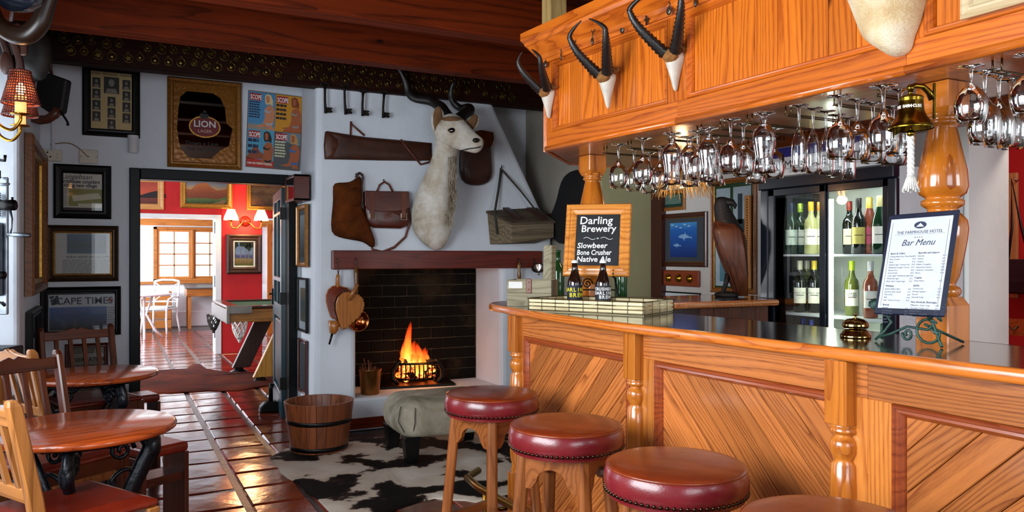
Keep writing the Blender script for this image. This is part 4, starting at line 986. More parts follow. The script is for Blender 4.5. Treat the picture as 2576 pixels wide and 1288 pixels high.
beer('dark beer bottle with white and black lettered label in the tray', (1517, 775), '#20242a', [('CRUSHER', .083, .02, '#e8e8ea', 0), ('DARLING', .064, .021, '#e8e8ea', .1), ('BREW', .045, .022, '#e8e8ea', .25)])
# weathered crate
p = at(1275, 770, Z=1.1); q = at(1387, 772, Z=1.1); d = (q - p); CW = d.length; d.normalize()
CR = wood('weathered_wood', '#6e6650', '#a49c82', 'x', 60, .8, 0, knots=False)
t = thing('weathered_crate', 'weathered grey wooden box with leather strap on the end of the bar', 'box', frame(p, d, (-d.y, d.x, 0), (0, 0, 1)))
for z0 in (0, .066): MB().box(0, CW, 0, .012, z0, z0 + .065).build('front_board', CR, t, bevel=.002)
for x0 in (0, CW - .012): MB().box(x0, x0 + .012, .012, .14, 0, .131).build('end_board', CR, t, bevel=.002)
MB().box(0, CW, .14, .152, 0, .131).build('back_board', CR, t); MB().box(.012, CW - .012, .012, .14, .0, .01).build('bottom_board', CR, t)
STR = leather('strap_leather', '#4a1e0e', '#6e3218', .45, .1)
MB().box(-.014, .014, -.005, 0, .065, .138, T(CW * .5, 0, 0)).build('leather_strap', STR, t, bevel=.003)
for z in (.085, .12): MB().ell((CW * .5, -.005, z), .004, 8, 5).build('rivet', BRASS, t)
MB().box(.01, .08, -.0015, 0, .09, .122).build('paper_label', PAPER, t)
# driftwood plank and green bottles beside the box
p = at(1380, 757, Z=1.1); o = MB().box(-.024, .024, -.03, .03, 0, .31).build('driftwood_block', CR, M=T(p.x, p.y, 1.1) @ R(.4) @ R(.04, 'Y'), bevel=.006); tag(o, 'upright pale driftwood block between the box and the chalkboard', 'wood block')
GRB = plain('green_bottle', '#1c4a20', .05, .1, 5, coat=.5)
for i, (u, v) in enumerate(((1404, 752), (1562, 752))):
    p = at(u, v, Z=1.1); t = thing('green_bottle', ('green glass bottle left behind the chalkboard', 'green glass bottle right behind the chalkboard')[i], 'bottle', T(p.x, p.y, 1.1))
    MB().lathe([(0, .002), (.034, 0), (.037, .008), (.037, .16), (.03, .19), (.015, .215), (.013, .27), (.016, .272), (.016, .285), (0, .285)], 20).build('bottle_glass', GRB, t)
# chalkboard on an iron easel
ang = YAW + math.radians(15); nrm = Vector((-math.sin(ang), -math.cos(ang), 0)); th = math.radians(17)
nz = (nrm * math.cos(th) + Vector((0, 0, 1)) * math.sin(th)).normalized()
c = at(1503, 603, T=3.83)
M_ = wallM(c, nz); WB, HB = .325, .372
cb = thing('chalkboard', 'small orange pine framed chalkboard listing beers on an iron easel', 'chalkboard', M_)
ring_frame(WB, HB, [(0, -.012), (0, .004), (.006, .012), (.02, .014), (.026, .009), (.034, .011), (.05, .004), (.054, .0), (.054, -.006)]).build('frame', wood('chalk_frame', '#9a4a10', '#dc9040', 'x', 60, .25, .5), cb)
MB().box(-WB / 2 + .05, WB / 2 - .05, -HB / 2 + .05, HB / 2 - .05, -.008, -.003).build('slate', plain('slate_black', '#10161c', .6, .2), cb)
CHK = plain('chalk', '#f0f0ee', .9, .05)
for body, y, sz, x, shr in (('Darling', .083, .056, -.094, .05), ('Brewery', .042, .05, -.085, .05), ('Slowbeer', -.042, .039, -.1, .1), ('Bone Crusher', -.077, .037, -.1, .1), ('Native Ale', -.112, .039, -.1, .1)):
    text(body, sz, T(x, y, -.0025), CHK, cb, bold=.0007, shear=shr, sx=1.0 if body != 'Bone Crusher' else .8, name='chalk_writing')
b = MB(); b.tube([(-.07 + k * .006, .008 + .006 * math.sin(k * .62), -.0025) for k in range(11)], .0014, 4); b.tube([(.015 + k * .006, .008 + .006 * math.sin(k * .62), -.0025) for k in range(11)], .0014, 4); b.tube([(-.004, .004, -.0025), (.006, .012, -.0025)], .0012, 4); b.tube([(.006, .004, -.0025), (-.004, .012, -.0025)], .0012, 4); b.build('chalk_flourish', CHK, cb)
ez = thing('iron_easel', 'black wrought iron scroll easel under the chalkboard', 'easel', T(c.x, c.y, 1.1) @ R(-ang))
IRON = plain('wrought_iron', '#16130f', .45, .2, metal=.6); hb = c.z - 1.1 - HB / 2 * math.cos(th)
for s in (-1, 1):
    b = MB(); x = s * .085
    b.tube([(x * 1.5, .0, 0), (x * 1.15, .0, hb * .5), (x, .0, hb - .005), (x, -.05, hb - .004), (x, -.062, hb + .012), (x, -.052, hb + .03), (x, -.042, hb + .02)], .005, 6); b.build('front_leg', IRON, ez)
b = MB(); b.tube([(.0, .03, hb + .1), (.03, .17, 0)], .005, 6); b.build('back_leg', IRON, ez)
b = MB(); b.tube([(-.1, 0, hb * .55), (.1, 0, hb * .55)], .004, 6)
b.tube([(-.05 + .05 * q / 12 * 0 + .028 * (1 - q / 16) * math.cos(q * .8), -.004, hb * .75 + .028 * (1 - q / 16) * math.sin(q * .8)) for q in range(15)], .004, 5); b.build('scroll', IRON, ez)
# service bell
p = at(2152, 849, Z=1.1); t = thing('service_bell', 'brass counter bell on the bar in front of the fridge', 'bell', T(p.x, p.y, 1.1))
CHR = plain('polished_brass', '#a08a58', .1, .1, 10, metal=1.0)
MB().lathe([(0, 0), (.044, 0), (.045, .004), (.044, .009), (.038, .014), (.036, .022), (.03, .026), (0, .027)], 32).build('base', CHR, t)
MB().lathe([(.034, .029), (.037, .031), (.0385, .038), (.036, .047), (.026, .056), (.008, .06), (.004, .061)], 32, cap=True).build('dome', CHR, t)
MB().lathe([(.003, .06), (.003, .07), (.007, .071), (.007, .074), (.003, .075), (0, .076)], 12).build('plunger', CHR, t)
# bar menu on a verdigris stand
bl, br, tl = at(2197, 789, T=2.27), at(2374, 797, T=2.08), at(2235, 541, T=2.315)
x_ = (br - bl); MW = x_.length; x_.normalize(); y_ = (tl - bl); y_ = (y_ - x_ * y_.dot(x_)); MH = y_.length; y_.normalize(); z_ = x_.cross(y_)
mn = thing('bar_menu', 'white bar menu on a dark blue leather board beside the column', 'menu', frame(bl, x_, y_, z_))
MB().box(0, MW, 0, MH, -.008, 0).build('leather_board', leather('navy_leather', '#0c1226', '#151d38', .4, .2), mn, bevel=.003)
MB().box(.012, MW - .013, .018, MH - .016, 0, .0012).build('menu_sheet', ink('#ccd0d6'), mn)
pm = .0016; NV = ink('#28324e'); GY = ink('#5c6270')
rule = [rect(.02, .0207, .025, MH - .026), rect(MW - .0217, MW - .021, .025, MH - .026), rect(.03, MW - .03, MH - .0655, MH - .065)]
flat(mn, 'ruled_border', NV, rule, pm)
flat(mn, 'crest', NV, [blob(MW / 2, MH - .038, .019, .0105, 20, 1, 0)], pm)
flat(mn, 'crest_detail', ink('#e8eaf0'), [[(MW / 2 - .012, MH - .043), (MW / 2 - .004, MH - .036), (MW / 2, MH - .032), (MW / 2 + .004, MH - .036), (MW / 2 + .012, MH - .043)]], pm + .0002)
text('THE FARMHOUSE HOTEL', .0125, T(MW / 2, MH - .0625, pm), NV, mn, align='CENTER', ext=.0001)
text('Bar Menu', .026, T(MW / 2, MH - .098, pm), NV, mn, align='CENTER', ext=.0001, shear=.35)
text('* * * *', .01, T(MW / 2, MH - .079, pm), NV, mn, align='CENTER', ext=.0001)
def menu_col(x, y, secs, wd):
    for head, items in secs:
        text(head, .0075, T(x, y, pm), NV, mn, ext=.0001, bold=.0001); y -= .0085
        for it in items:
            text(it, .0058, T(x, y, pm), GY, mn, ext=.0001); text('R%d' % random.choice((12, 14, 15, 16, 18, 20, 22)), .0058, T(x + wd, y, pm), GY, mn, ext=.0001, align='RIGHT'); y -= .0082
        y -= .006
menu_col(.027, MH - .123, [('Beers & Ciders', ['Darling Native Ale / Slow Beer', 'Bone Crusher', 'Becks', 'Savanna Light / Savanna Dry', 'Windhoek Draught / Peroni', 'Hunters Dry', 'Amstel Draft', 'Castle Light / Windhoek Light', 'Windhoek Lager', 'Black Label / Castle Lager']), ('Whiskey', ['Johnny Walker Black', 'Jameson / Jack Daniels', 'Glen Grant', 'Bells', 'Bells / Famous Grouse']), ('Brandy', ['Klipdrift', 'Oude Meester', 'KWV 10 Years', 'KWV 5 Years', 'Richelieu', 'Wellington'])], MW * .38)
menu_col(MW * .53, MH - .123, [('Aperitifs and Liquors', ['Amarula', 'Cinzano', 'Campari', 'Kahlua / Frangelico', 'Peppermint Liqueur', 'Cointreau / Drambuie', 'Sherry']), ('Cognac', ['Remy Martin']), ('Spirits', ['Gordons Gin', 'Bombay Sapphire', 'Bacardi', 'Smirnoff Vodka']), ('Non Alcoholic Beverages', ['Milkshakes  Small / Large', 'Chocolate, Vanilla, Lime', 'Mineral Water', 'Appletiser / Grapetiser', 'Tomato Cocktail', 'Orange Juice', 'Soft Drinks']), ('Cordials', ['Passion Fruit, Lime, Kola'])], MW * .39)
VERD = plain('verdigris', '#2c4a40', .5, .35, 40, .2, metal=.4)
fl, fr = at(2192, 857, Z=1.1), at(2381, 876, Z=1.1)
ms = thing('menu_stand', 'green iron menu stand of twisted branches with shell and starfish', 'stand', frame(fl, (fr - fl).normalized(), (-(fr - fl).normalized().y, (fr - fl).normalized().x, 0), (0, 0, 1)))
SL = (fr - fl).length
lip = bl.z - 1.1
b = MB(); b.tube([(.012, .0, .004), (.035, .01, .03), (.05, .02, lip * .7), (.03, .02, lip + .0)], .004, 6); b.tube([(.02, .0, .012), (.06, .0, .025), (.11, .0, .05), (.17, .0, .046), (SL - .035, 0, .06)], .004, 6); b.tube([(.02, .02, .05), (.014, .03, .006)], .004, 6); b.build('branch', VERD, ms)
b = MB(); b.tube([(.012, .014, lip + .012), (.04, .005, lip - .004), (.08, .0, lip + .012), (.13, .0, lip + .002), (SL - .03, .0, lip + .004)], .0042, 6); b.build('ledge_branch', VERD, ms)
b = MB(); b.tube([(SL - .05 + .033 * math.cos(q * .42 + .8), 0, .042 + .033 * math.sin(q * .42 + .8)) for q in range(14)] + [(SL - .05 + .02 * math.cos(q * .5 + 6.7), 0, .03 + .02 * math.sin(q * .5 + 6.7)) for q in range(3)], .004, 6)
b.tube([(SL - .11 + .016 * (1 - q / 20) * math.cos(q * .5 + 3.), .0, .03 + .02 * (1 - q / 20) * math.sin(q * .5 + 3.)) for q in range(16)], .004, 6); b.tube([(SL - .05, 0, lip), (SL - .035, 0, .06), (SL - .02, 0, .02), (SL - .006, -.012, .004)], .0042, 6); b.tube([(SL - .06, 0, .06), (SL - .03, .14, .006)], .004, 6); b.build('scroll', VERD, ms)
b = MB(); 
for k in range(7): a = -.9 + k * .3; b.tube([(.02, .0, lip + .006), (.02 + .024 * math.sin(a), -.006, lip + .012 + .024 * math.cos(a) * .8), (.02 + .03 * math.sin(a), .0, lip + .018 + .025 * math.cos(a))], [.004, .007, .004], 6)
b.build('scallop_shell', VERD, ms)
b = MB()
for k in range(5): a = PI / 2 + k * 2 * PI / 5; b.tube([(SL - .03, -.004, lip + .016), (SL - .03 + .032 * math.cos(a), -.004, lip + .016 + .032 * math.sin(a))], [.011, .003], 6)
b.build('starfish', VERD, ms)

# ------------------------------------------------------------------ drinks fridge
FX, FY0, FY1 = 3.45, 2.56, 3.467
NAVY = plain('navy_steel', '#0e1622', .25, .1, coat=.3)
fr_ = thing('drinks_fridge', 'tall black two door bottle fridge with lit glass doors behind the bar', 'fridge', frame((FX, FY1, 0), (0, -1, 0), (1, 0, 0), (0, 0, 1)))
FW = FY1 - FY0
SIL = plain('fridge_side_white', '#d2d4d8', .18, .04, coat=.4)
INT = plain('fridge_inside', '#cfd6cc', .4, .03)
MB().box(FW - .012, FW, .03, .53, .06, 1.80).build('side_panel', SIL, fr_); MB().box(0, .012, .03, .53, .06, 1.80).build('side_panel', NAVY, fr_)
MB().box(.012, FW - .012, .515, .53, .06, 1.80).build('back_panel', INT, fr_); MB().box(.012, FW - .012, .03, .515, 1.74, 1.80).build('top_panel', INT, fr_); MB().box(.012, FW - .012, .03, .515, .06, .2).build('bottom_panel', INT, fr_)
b = MB(); b.box(0, FW, -.02, .03, 1.74, 1.805); b.box(0, FW, 0, .03, .05, .2); b.box(0, .06, 0, .03, .2, 1.74); b.box(FW - .05, FW, 0, .03, .2, 1.74); b.build('outer_frame', NAVY, fr_, bevel=.005)
for k, (x0, x1) in enumerate(((.06, FW * .5 + .02), (FW * .5 - .02, FW - .05))):
    yy = .004 + .014 * k
    b = MB(); b.box(x0, x0 + .045, yy, yy + .012, .2, 1.74); b.box(x1 - .04, x1, yy, yy + .012, .2, 1.74); b.box(x0, x1, yy, yy + .012, 1.70, 1.74); b.box(x0, x1, yy, yy + .012, .2, .26)
    d_ = b.build('door', NAVY, fr_, bevel=.003)
    MB().box(x0 + .045, x1 - .04, yy + .004, yy + .007, .26, 1.70).build('glass', GLASS, d_)
SH = plain('shelf_white', '#dfe4ea', .4, .02)
for z in (1.36, 1.02, .68): MB().box(.03, FW - .02, .06, .5, z - .012, z).build('shelf', SH, fr_)
b = MB()
for z0 in range(26): b.box(.066, .07, .055, .058, .3 + z0 * .055, .315 + z0 * .055)
MB().box(.06, .085, .057, .08, .2, 1.72).build('shelf_upright', plain('cream_upright', '#d8d4b0', .5), fr_); b.build('upright_slots', BLACK, fr_)
MB().cyl((FW * .5 + .02, .05, .3), (FW * .5 + .02, .05, 1.66), .013).build('fluorescent_tube', glow('tube_glow', '#f4ffe4', 30.0), fr_)
MB().box(.1, FW - .08, .06, .09, 1.725, 1.737).build('top_lamp', glow('tube_glow_soft', '#eef8ff', 25.0), fr_)
# bottles in the fridge, each its own thing
def wine_mesh(kind):
    if kind == 'wine': pr = [(0, .004), (.03, 0), (.037, .006), (.0375, .17), (.034, .195), (.02, .215), (.0145, .235), (.0145, .255)]; cap = [(.0155, .25), (.0155, .3), (.014, .303), (0, .303)]
    else: pr = [(0, .004), (.036, 0), (.043, .008), (.0435, .14), (.038, .18), (.024, .225), (.017, .25), (.016, .258)]; cap = [(.0175, .245), (.0185, .27), (.0165, .275), (.0185, .3), (.014, .308), (0, .309)]
    return MB().lathe(pr, 20).mesh('bottle_glass'), MB().lathe(cap, 16).mesh('foil_cap')
WMM = {k: wine_mesh(k) for k in ('wine', 'champ')}
GCOL = {'g': plain('dark_green_glass', '#12301c', .06, .1, 5, coat=.5), 'o': plain('olive_glass', '#5a6424', .06, .1, 5, coat=.5), 'k': plain('black_glass', '#0c120e', .06, .1, 5, coat=.5), 'p': plain('pale_glass', '#a8a870', .06, .1, 5, coat=.5), 'r': plain('rose_glass', '#8a4632', .06, .1, 5, coat=.5)}
BT = [(1991, 1.36, 'wine', 'g', '#16283e', '#c8d8cc', 'green bottle with navy cap at the left of the top fridge shelf'), (2013, 1.36, 'wine', 'g', '#9ab83a', '#e6ead8', 'bottle with lime cap and pale label on the top fridge shelf'), (2040, 1.36, 'wine', 'p', '#d8a428', '#f0eee0', 'pale bottle with yellow cap on the top fridge shelf'), (2062, 1.36, 'wine', 'p', '#d08a28', '#e8dcd0', 'pale bottle with orange cap beside the fridge door post'),
      (2012, 1.02, 'wine', 'k', '#c8c4b0', '#eceade', 'dark bottle with cream label at the left of the middle fridge shelf'), (2048, 1.02, 'wine', 'k', '#e0c040', '#f0eee2', 'dark bottle with white octagonal label on the middle fridge shelf'), (2030, 1.02, 'wine', 'o', '#d8d4c0', '#e4e2d4', 'olive bottle behind two others on the middle fridge shelf'),
      (2137, 1.36, 'wine', 'k', '#8a3020', '#d8c8b0', 'bottle with brick red cap on the right top fridge shelf'), (2160, 1.36, 'wine', 'k', '#1a1a1a', '#c8b860', 'black sparkling wine bottle with gold neck ribbon on the right top shelf'), (2187, 1.36, 'champ', 'r', '#d8b850', '#c8506a', 'pink labelled champagne bottle with gold foil'), (2214, 1.36, 'champ', 'g', '#c0b47a', '#e8e4d8', 'green champagne bottle with pale gold foil at the right of the top shelf'),
      (2143, 1.02, 'wine', 'o', '#a8c82c', '#e8eee0', 'olive bottle with lime cap on the right middle fridge shelf'), (2190, 1.02, 'wine', 'r', '#c8c8cc', '#dcdcd8', 'rose bottle with silver cap on the right middle fridge shelf'),
      (2020, .68, 'wine', 'g', '#1c2a6a', '#d0d0d8', 'blue capped bottle at the left of the lowest fridge shelf'), (2040, .68, 'wine', 'g', '#1c2a6a', '#d0d0d8', 'blue capped bottle in the middle of the lowest fridge shelf')]
for i, (u, z, kd, gc, cc, lc, lab) in enumerate(BT):
    xx = FX + (.2 if i % 2 else .14) if i not in (6, 7) else FX + .30
    p = at(u, 700, X=xx); t = thing('wine_bottle', lab, 'bottle', T(p.x, p.y, z), 'bottles in the drinks fridge')
    link('bottle_glass', WMM[kd][0].copy(), GCOL[gc], t); link('foil_cap', WMM[kd][1].copy(), plain('cap' + cc, cc, .35, .1, metal=.3), t)
    a0 = math.atan2(-p.y, -p.x); r = .038 if kd == 'wine' else .044
    lab_cyl(r, .055, .145, a0 - 1.05, a0 + 1.05).build('paper_label', ink(lc), t)
    lab_cyl(r + .0004, .1, .104, a0 - .6, a0 + .6).build('label_print', INK, t)
    if i in (4, 5): cyl_text('GROOTE POST', .009, r + .0006, .112, a0, INK, t, bold=.0001)
    if i == 11: cyl_text('CREEK', .014, r + .0006, .118, a0, INK, t, bold=.0002); cyl_text('CELLARS', .012, r + .0006, .107, a0, INK, t, bold=.0002)
# sign on the fridge
sg = thing('hotel_sign', 'white and blue illuminated style sign lettered with the hotel name above the fridge', 'sign', frame((FX - .02, FY1 + .03, 1.81), (0, -1, 0), (0, 0, 1), (-1, 0, 0)))
SW, SHH = FW + .03, .165
MB().box(0, SW, 0, SHH, -.03, 0).build('sign_board', plain('sign_white', '#e8ecf0', .4, .03), sg, bevel=.004)
flat(sg, 'blue_band', ink('#2c2f8c'), [[(.02, .105), (SW * .55, .105), (SW - .02, .15), (SW - .02, SHH - .004), (.02, SHH - .004)]], .0008)
text('FARMHOUSE   HOTEL', .062, T(SW / 2, .042, .001), ink('#4a4a50'), sg, align='CENTER', sx=1.2)
text('Langebaan', .03, T(SW * .36, .014, .001), ink('#6a6a70'), sg, align='CENTER', shear=.3)
flat(sg, 'rule_line', GY, [rect(.12, SW - .06, .036, .0385)], .0009)
# ------------------------------------------------------------------ right hand wall behind the bar
def onW(u0, u1, v0, v1, X=XW):
    a, b_ = at(u0, v0, X=X), at(u1, v1, X=X); a2, b2 = at(u0, v1, X=X), at(u1, v0, X=X)
    zt = (a.z + b2.z) / 2; zb = (a2.z + b_.z) / 2
    c = Vector((X, (a.y + b_.y) / 2, (zt + zb) / 2)); return wallM(c, (-1, 0, 0)), a.y - b_.y, zt - zb
M_, w_, h_ = onW(1664, 1782, 536, 671)
t = framed('dolphin_picture', 'framed picture of two dolphins in blue water behind the bar', 'picture', M_, w_, h_, .035, MAHOG, .025, back=plain('grey_mount', '#4a5058', .8, .05), slip=(.006, GILT))
a, b_ = w_ / 2 - .12, h_ / 2 - .075
card(-a, a, -b_, b_, .008).build('print', paint('paint_sea', [(0, '#123a8a'), (.4, '#1c5cb4'), (.8, '#2878cc'), (1, '#5ab0e8')], 1, 3, .2), t)
def dolphin(s, x, y):
    p = [(-1, .05), (-.8, .18), (-.4, .28), (-.05, .3), (.02, .52), (.14, .3), (.5, .14), (.85, .0), (1.05, .12), (1.0, -.06), (1.1, -.2), (.85, -.08), (.4, -.08), (0, -.12), (-.1, -.4), (-.25, -.12), (-.7, -.06)]
    return [(x + q[0] * s, y + q[1] * s) for q in p]
flat(t, 'dolphin_figures', ink('#9cc4e8'), [dolphin(a * .5, .02, .02), dolphin(a * .3, -a * .45, -.045)], .009)
flat(t, 'surface_glints', ink('#cfe8f8'), [rect(-a * .9 + k * .05, -a * .9 + k * .05 + .03, b_ - .02 - .012 * (k % 3), b_ - .012 - .012 * (k % 3)) for k in range(int(a * 32))], .009)
M_, w_, h_ = onW(1672, 1763, 680, 720)
t = thing('switch_panel', 'red brown wooden plate with three round brass switches', 'switch', M_)
MB().box(-w_ / 2, w_ / 2, -h_ / 2, h_ / 2, 0, .025).build('plate', wood('switch_plate', '#6a2410', '#98401e', 'x', 60, .3, .3), t, bevel=.006)
for k in (-1, 0, 1):
    s = MB().lathe([(.034, .025), (.034, .03), (.028, .036), (.018, .038), (.016, .05), (0, .052)], 18, T(k * w_ * .29 - .01, 0, 0)).build('switch', BRASS, t)
    MB().cyl((k * w_ * .29 - .01, 0, .05), (k * w_ * .29 + .005, .008, .066), .006).build('dolly', BRASS, s)
M_, w_, h_ = onW(1664, 1726, 478, 530)
t = framed('green_plaque', 'wooden framed green printed notice above the dolphin picture', 'notice', M_, w_, h_, .03, TEAK, .02, back=ink('#0c4a40')); flat(t, 'notice_print', ink('#b8d8c8'), lines(-w_ / 2 + .045, w_ / 2 - .045, h_ / 2 - .045, -h_ / 2 + .05, 9, .6, 4), .0075)
M_, w_, h_ = onW(1791, 1906, 448, 738)
t = framed('angling_photographs', 'tall green mounted frame of fishing photographs behind the carved vulture', 'picture', M_, w_, h_, .03, wood('angling_frame', '#6a3a14', '#a8662c', 'x', 60, .3, .3), .025, back=plain('green_mount', '#2c4a24', .8, .06), slip=(.008, GILT))
flat(t, 'photograph', ink('#b8c4cc'), [rect(-w_ * .38, -.03, h_ * .1, h_ * .42), rect(0, w_ * .38, h_ * .0, h_ * .42)], .0075)
flat(t, 'photo_boat', ink('#3a4a56'), [rect(-w_ * .34, -.06, h_ * .12, h_ * .2), rect(-w_ * .3, -w_ * .2, h_ * .2, h_ * .33), rect(.02, w_ * .36, h_ * .02, h_ * .14), rect(w_ * .1, w_ * .2, h_ * .1, h_ * .36)], .008)
flat(t, 'chart_sheet', ink('#c8d4dc'), [rect(-w_ * .4, w_ * .4, -h_ * .44, -h_ * .06)], .0075)
flat(t, 'chart_water', ink('#6a9aa8'), [rect(-w_ * .3, w_ * .2, -h_ * .4, -h_ * .2)], .008)
M_, w_, h_ = onW(1884, 1899, 492, 726); t = thing('cribbage_rule', 'long wooden rule with a row of peg holes beside the fridge', 'rule', M_)
MB().box(-w_ / 2, w_ / 2, -h_ / 2, h_ / 2, .028, .045).build('rule_board', wood('rule_wood', '#9a6028', '#c88a4a', 'y', 50, .5), t, bevel=.003)
b = MB()
for k in range(34): b.cyl((0, -h_ / 2 + .03 + k * (h_ - .06) / 33, .0445), (0, -h_ / 2 + .03 + k * (h_ - .06) / 33, .0458), .006, n=6)
b.build('peg_holes', BLACK, t)
M_, w_, h_ = onW(1668, 1764, 739, 800); h_ = .34; M_ = M_ @ T(0, -.06, 0)
t = framed('fish_chart', 'white chart of blue fish in a black frame below the switches', 'chart', M_, w_, h_, .012, BLACK, .012, back=ink('#e4ecf4'))
for k in range(8): 
    x, y = (-.25 + (k % 3) * .22) * w_ / .6, .1 - (k // 3) * .1
    flat(t, 'fish', ink('#2c5a9a'), [[(x - .05, y), (x - .02, y + .018), (x + .03, y + .014), (x + .05, y + .002), (x + .07, y + .016), (x + .066, y - .016), (x + .05, y - .002), (x + .02, y - .014), (x - .02, y - .013)]], .0075)
# dark upright in the corner and shelf with bottles above
mb = MB(); mb.box(3.955, 4.0, 5.05, 5.2, 0, 2.6); o = struct(mb, 'trim_5', MAHOG, 'dark wooden upright between the olive pier and the white wall', 'upright')
t = thing('high_shelf', 'wooden wall shelf above the fridge', 'shelf', T(3.62, .9, 2.03))
MB().box(0, .37, 0, 2.6, 0, .03).build('shelf_board', SOF, t, bevel=.003); MB().box(-.005, .005, 0, 2.6, -.03, .05).build('shelf_lip', wood('shelf_lip_wood', '#6a2c0c', '#9a4a1a', 'y', 50, .4), t)
MB().box(.36, .375, 0, 2.6, .03, .9).build('back_board', plain('dark_maroon', '#2a0f0c', .6, .1), t)
for k in range(9):
    y = 1.0 + k * .27; t = thing('shelf_bottle', 'dark bottle on the high shelf, %s from the right' % ORD[k], 'bottle', T(3.8, y, 2.06), 'bottles on the high shelf')
    link('bottle_glass', WMM['wine'][0].copy(), GCOL['k'], t); link('foil_cap', WMM['wine'][1].copy(), plain('cap#8a3020', '#8a3020', .35, .1, metal=.3), t)
    a0 = math.atan2(-y, -3.8); lab_cyl(.038, .055, .145, a0 - 1.05, a0 + 1.05).build('paper_label', ink('#c8a080'), t)
# straw pendant lamp
p = at(1714, 452, T=4.35); t = thing('straw_lamp', 'hanging lamp with a shaggy straw shade behind the glasses', 'lamp', T(p.x, p.y, p.z))
ST = plain('straw', '#b08a50', .8, .3, 30); b = MB(); r_ = random.Random(5)
for k in range(170):
    a = r_.uniform(0, 2 * PI); r0 = r_.uniform(.03, .1); b.tube([(r0 * math.cos(a), r0 * math.sin(a), .075 - r0 * .3), ((r0 + .05) * math.cos(a + .1), (r0 + .05) * math.sin(a + .1), .03 - r0 * .4), ((r0 + .075) * math.cos(a + r_.uniform(-.2, .3)), (r0 + .075) * math.sin(a + r_.uniform(-.2, .3)), -.05 - r_.uniform(0, .06))], [.003, .0025, .001], 4)
o = b.build('straw_shade', ST, t); o['kind'] = 'stuff'
l = bpy.data.lights.new('straw_lamp_light', 'POINT'); l.energy = 3; l.color = (1, .6, .3); l.shadow_soft_size = .03
o_ = bpy.data.objects.new('straw_lamp_light', l); COL.objects.link(o_); o_.location = (p.x, p.y, p.z - .07)
MB().ell((0, 0, -.02), .028, 12, 8).build('bulb', glow('warm_bulb', '#ffb060', 9.0), t); MB().cyl((0, 0, .07), (0, 0, 1.858 - p.z), .004).build('cord', BLACK, t)
# carved vulture
VB = wood('vulture_wood', '#2a120a', '#5e2f16', 'z', 30, .5, .05); VD = plain('vulture_dark', '#14100e', .6, .3, 60, .4)
p = at(1840, 747, Z=1.1); vt = thing('carved_vulture', 'carved wooden vulture with dark head turned right on the bar return', 'carving', T(p.x, p.y, 1.1) @ R(-YAW - math.radians(15)))
k_ = 4.72 / 1960
def vr(y, x0, x1, dp, n=16, off=0.0): return [((x0 + x1) / 2 - 1840 + (x1 - x0) / 2 * math.cos(a), off / k_ + dp * math.sin(a), 747 - y) for a in [2 * PI * q / n for q in range(n)]]
def scl(rg): return [[(x * k_, y * k_, z * k_) for x, y, z in r] for r in rg]
MB().loft(scl([vr(746, 1846, 1879, 8), vr(715, 1836, 1881, 14), vr(690, 1826, 1882, 22), vr(655, 1811, 1881, 30), vr(620, 1800, 1879, 36), vr(595, 1794, 1877, 38), vr(573, 1792, 1868, 34), vr(556, 1796, 1848, 24), vr(548, 1800, 1836, 14)])).build('body', VB, vt, sub=1)
for s in (-1, 1):
    wg = MB(); rows = []
    wg.loft(scl([vr(744, 1856, 1880, 4, 12, s * .02), vr(690, 1838, 1880, 5, 12, s * .055), vr(630, 1808, 1874, 6, 12, s * .085), vr(580, 1796, 1864, 6, 12, s * .082), vr(562, 1800, 1848, 4, 12, s * .06)])); wg.build('folded_wing', VB, vt)
MB().loft(scl([vr(590, 1828, 1878, 30), vr(572, 1806, 1868, 31), vr(556, 1799, 1856, 25), vr(540, 1797, 1848, 19), vr(522, 1796, 1836, 15), vr(508, 1797, 1832, 15), vr(498, 1800, 1832, 14), vr(492, 1806, 1826, 8)])).build('neck_and_head', VD, vt, sub=1)
for q_ in range(6):
    u0, v0, u1, v1 = (1806 + q_ * 9, 600 + q_ * 4, 1852 + q_ * 5, 735 - (q_ % 3) * 10); e_ = -.088 - .004 * (q_ % 2)
    MB().tube(spline([((u0 - 1840) * k_, e_ * .85, (747 - v0) * k_), (((u0 + u1) / 2 - 1841) * k_, e_ * .75, (747 - (v0 + v1) / 2) * k_), ((u1 - 1840) * k_, e_ * .3, (747 - v1) * k_)], 10), [.006 + .011 * math.sin(PI * (i + 1) / 12) for i in range(11)], 6, flat=(1, .35)).build('feather', VB, vt)
bk = MB(); bk.tube([((1826 - 1840) * k_, 0, (747 - 506) * k_), ((1842 - 1840) * k_, 0, (747 - 508) * k_), ((1850 - 1840) * k_, 0, (747 - 516) * k_), ((1848 - 1840) * k_, 0, (747 - 524) * k_)], [.028, .022, .012, .004], 8); bk.build('beak', VD, vt)
for q in (-8, 8): MB().tube([((1832 - 1840) * k_, q * k_, (747 - 690) * k_), ((1826 - 1840) * k_, q * k_, (747 - 715) * k_), ((1816 - 1840) * k_, q * k_, (747 - 742) * k_), ((1806 - 1840) * k_, q * k_, .004)], [.02, .014, .012, .008], 8).build('leg', VD, vt)
MB().ell(((1828 - 1840) * k_, 0, .012), (.075, .05, .025)).build('rock_base', VD, vt)
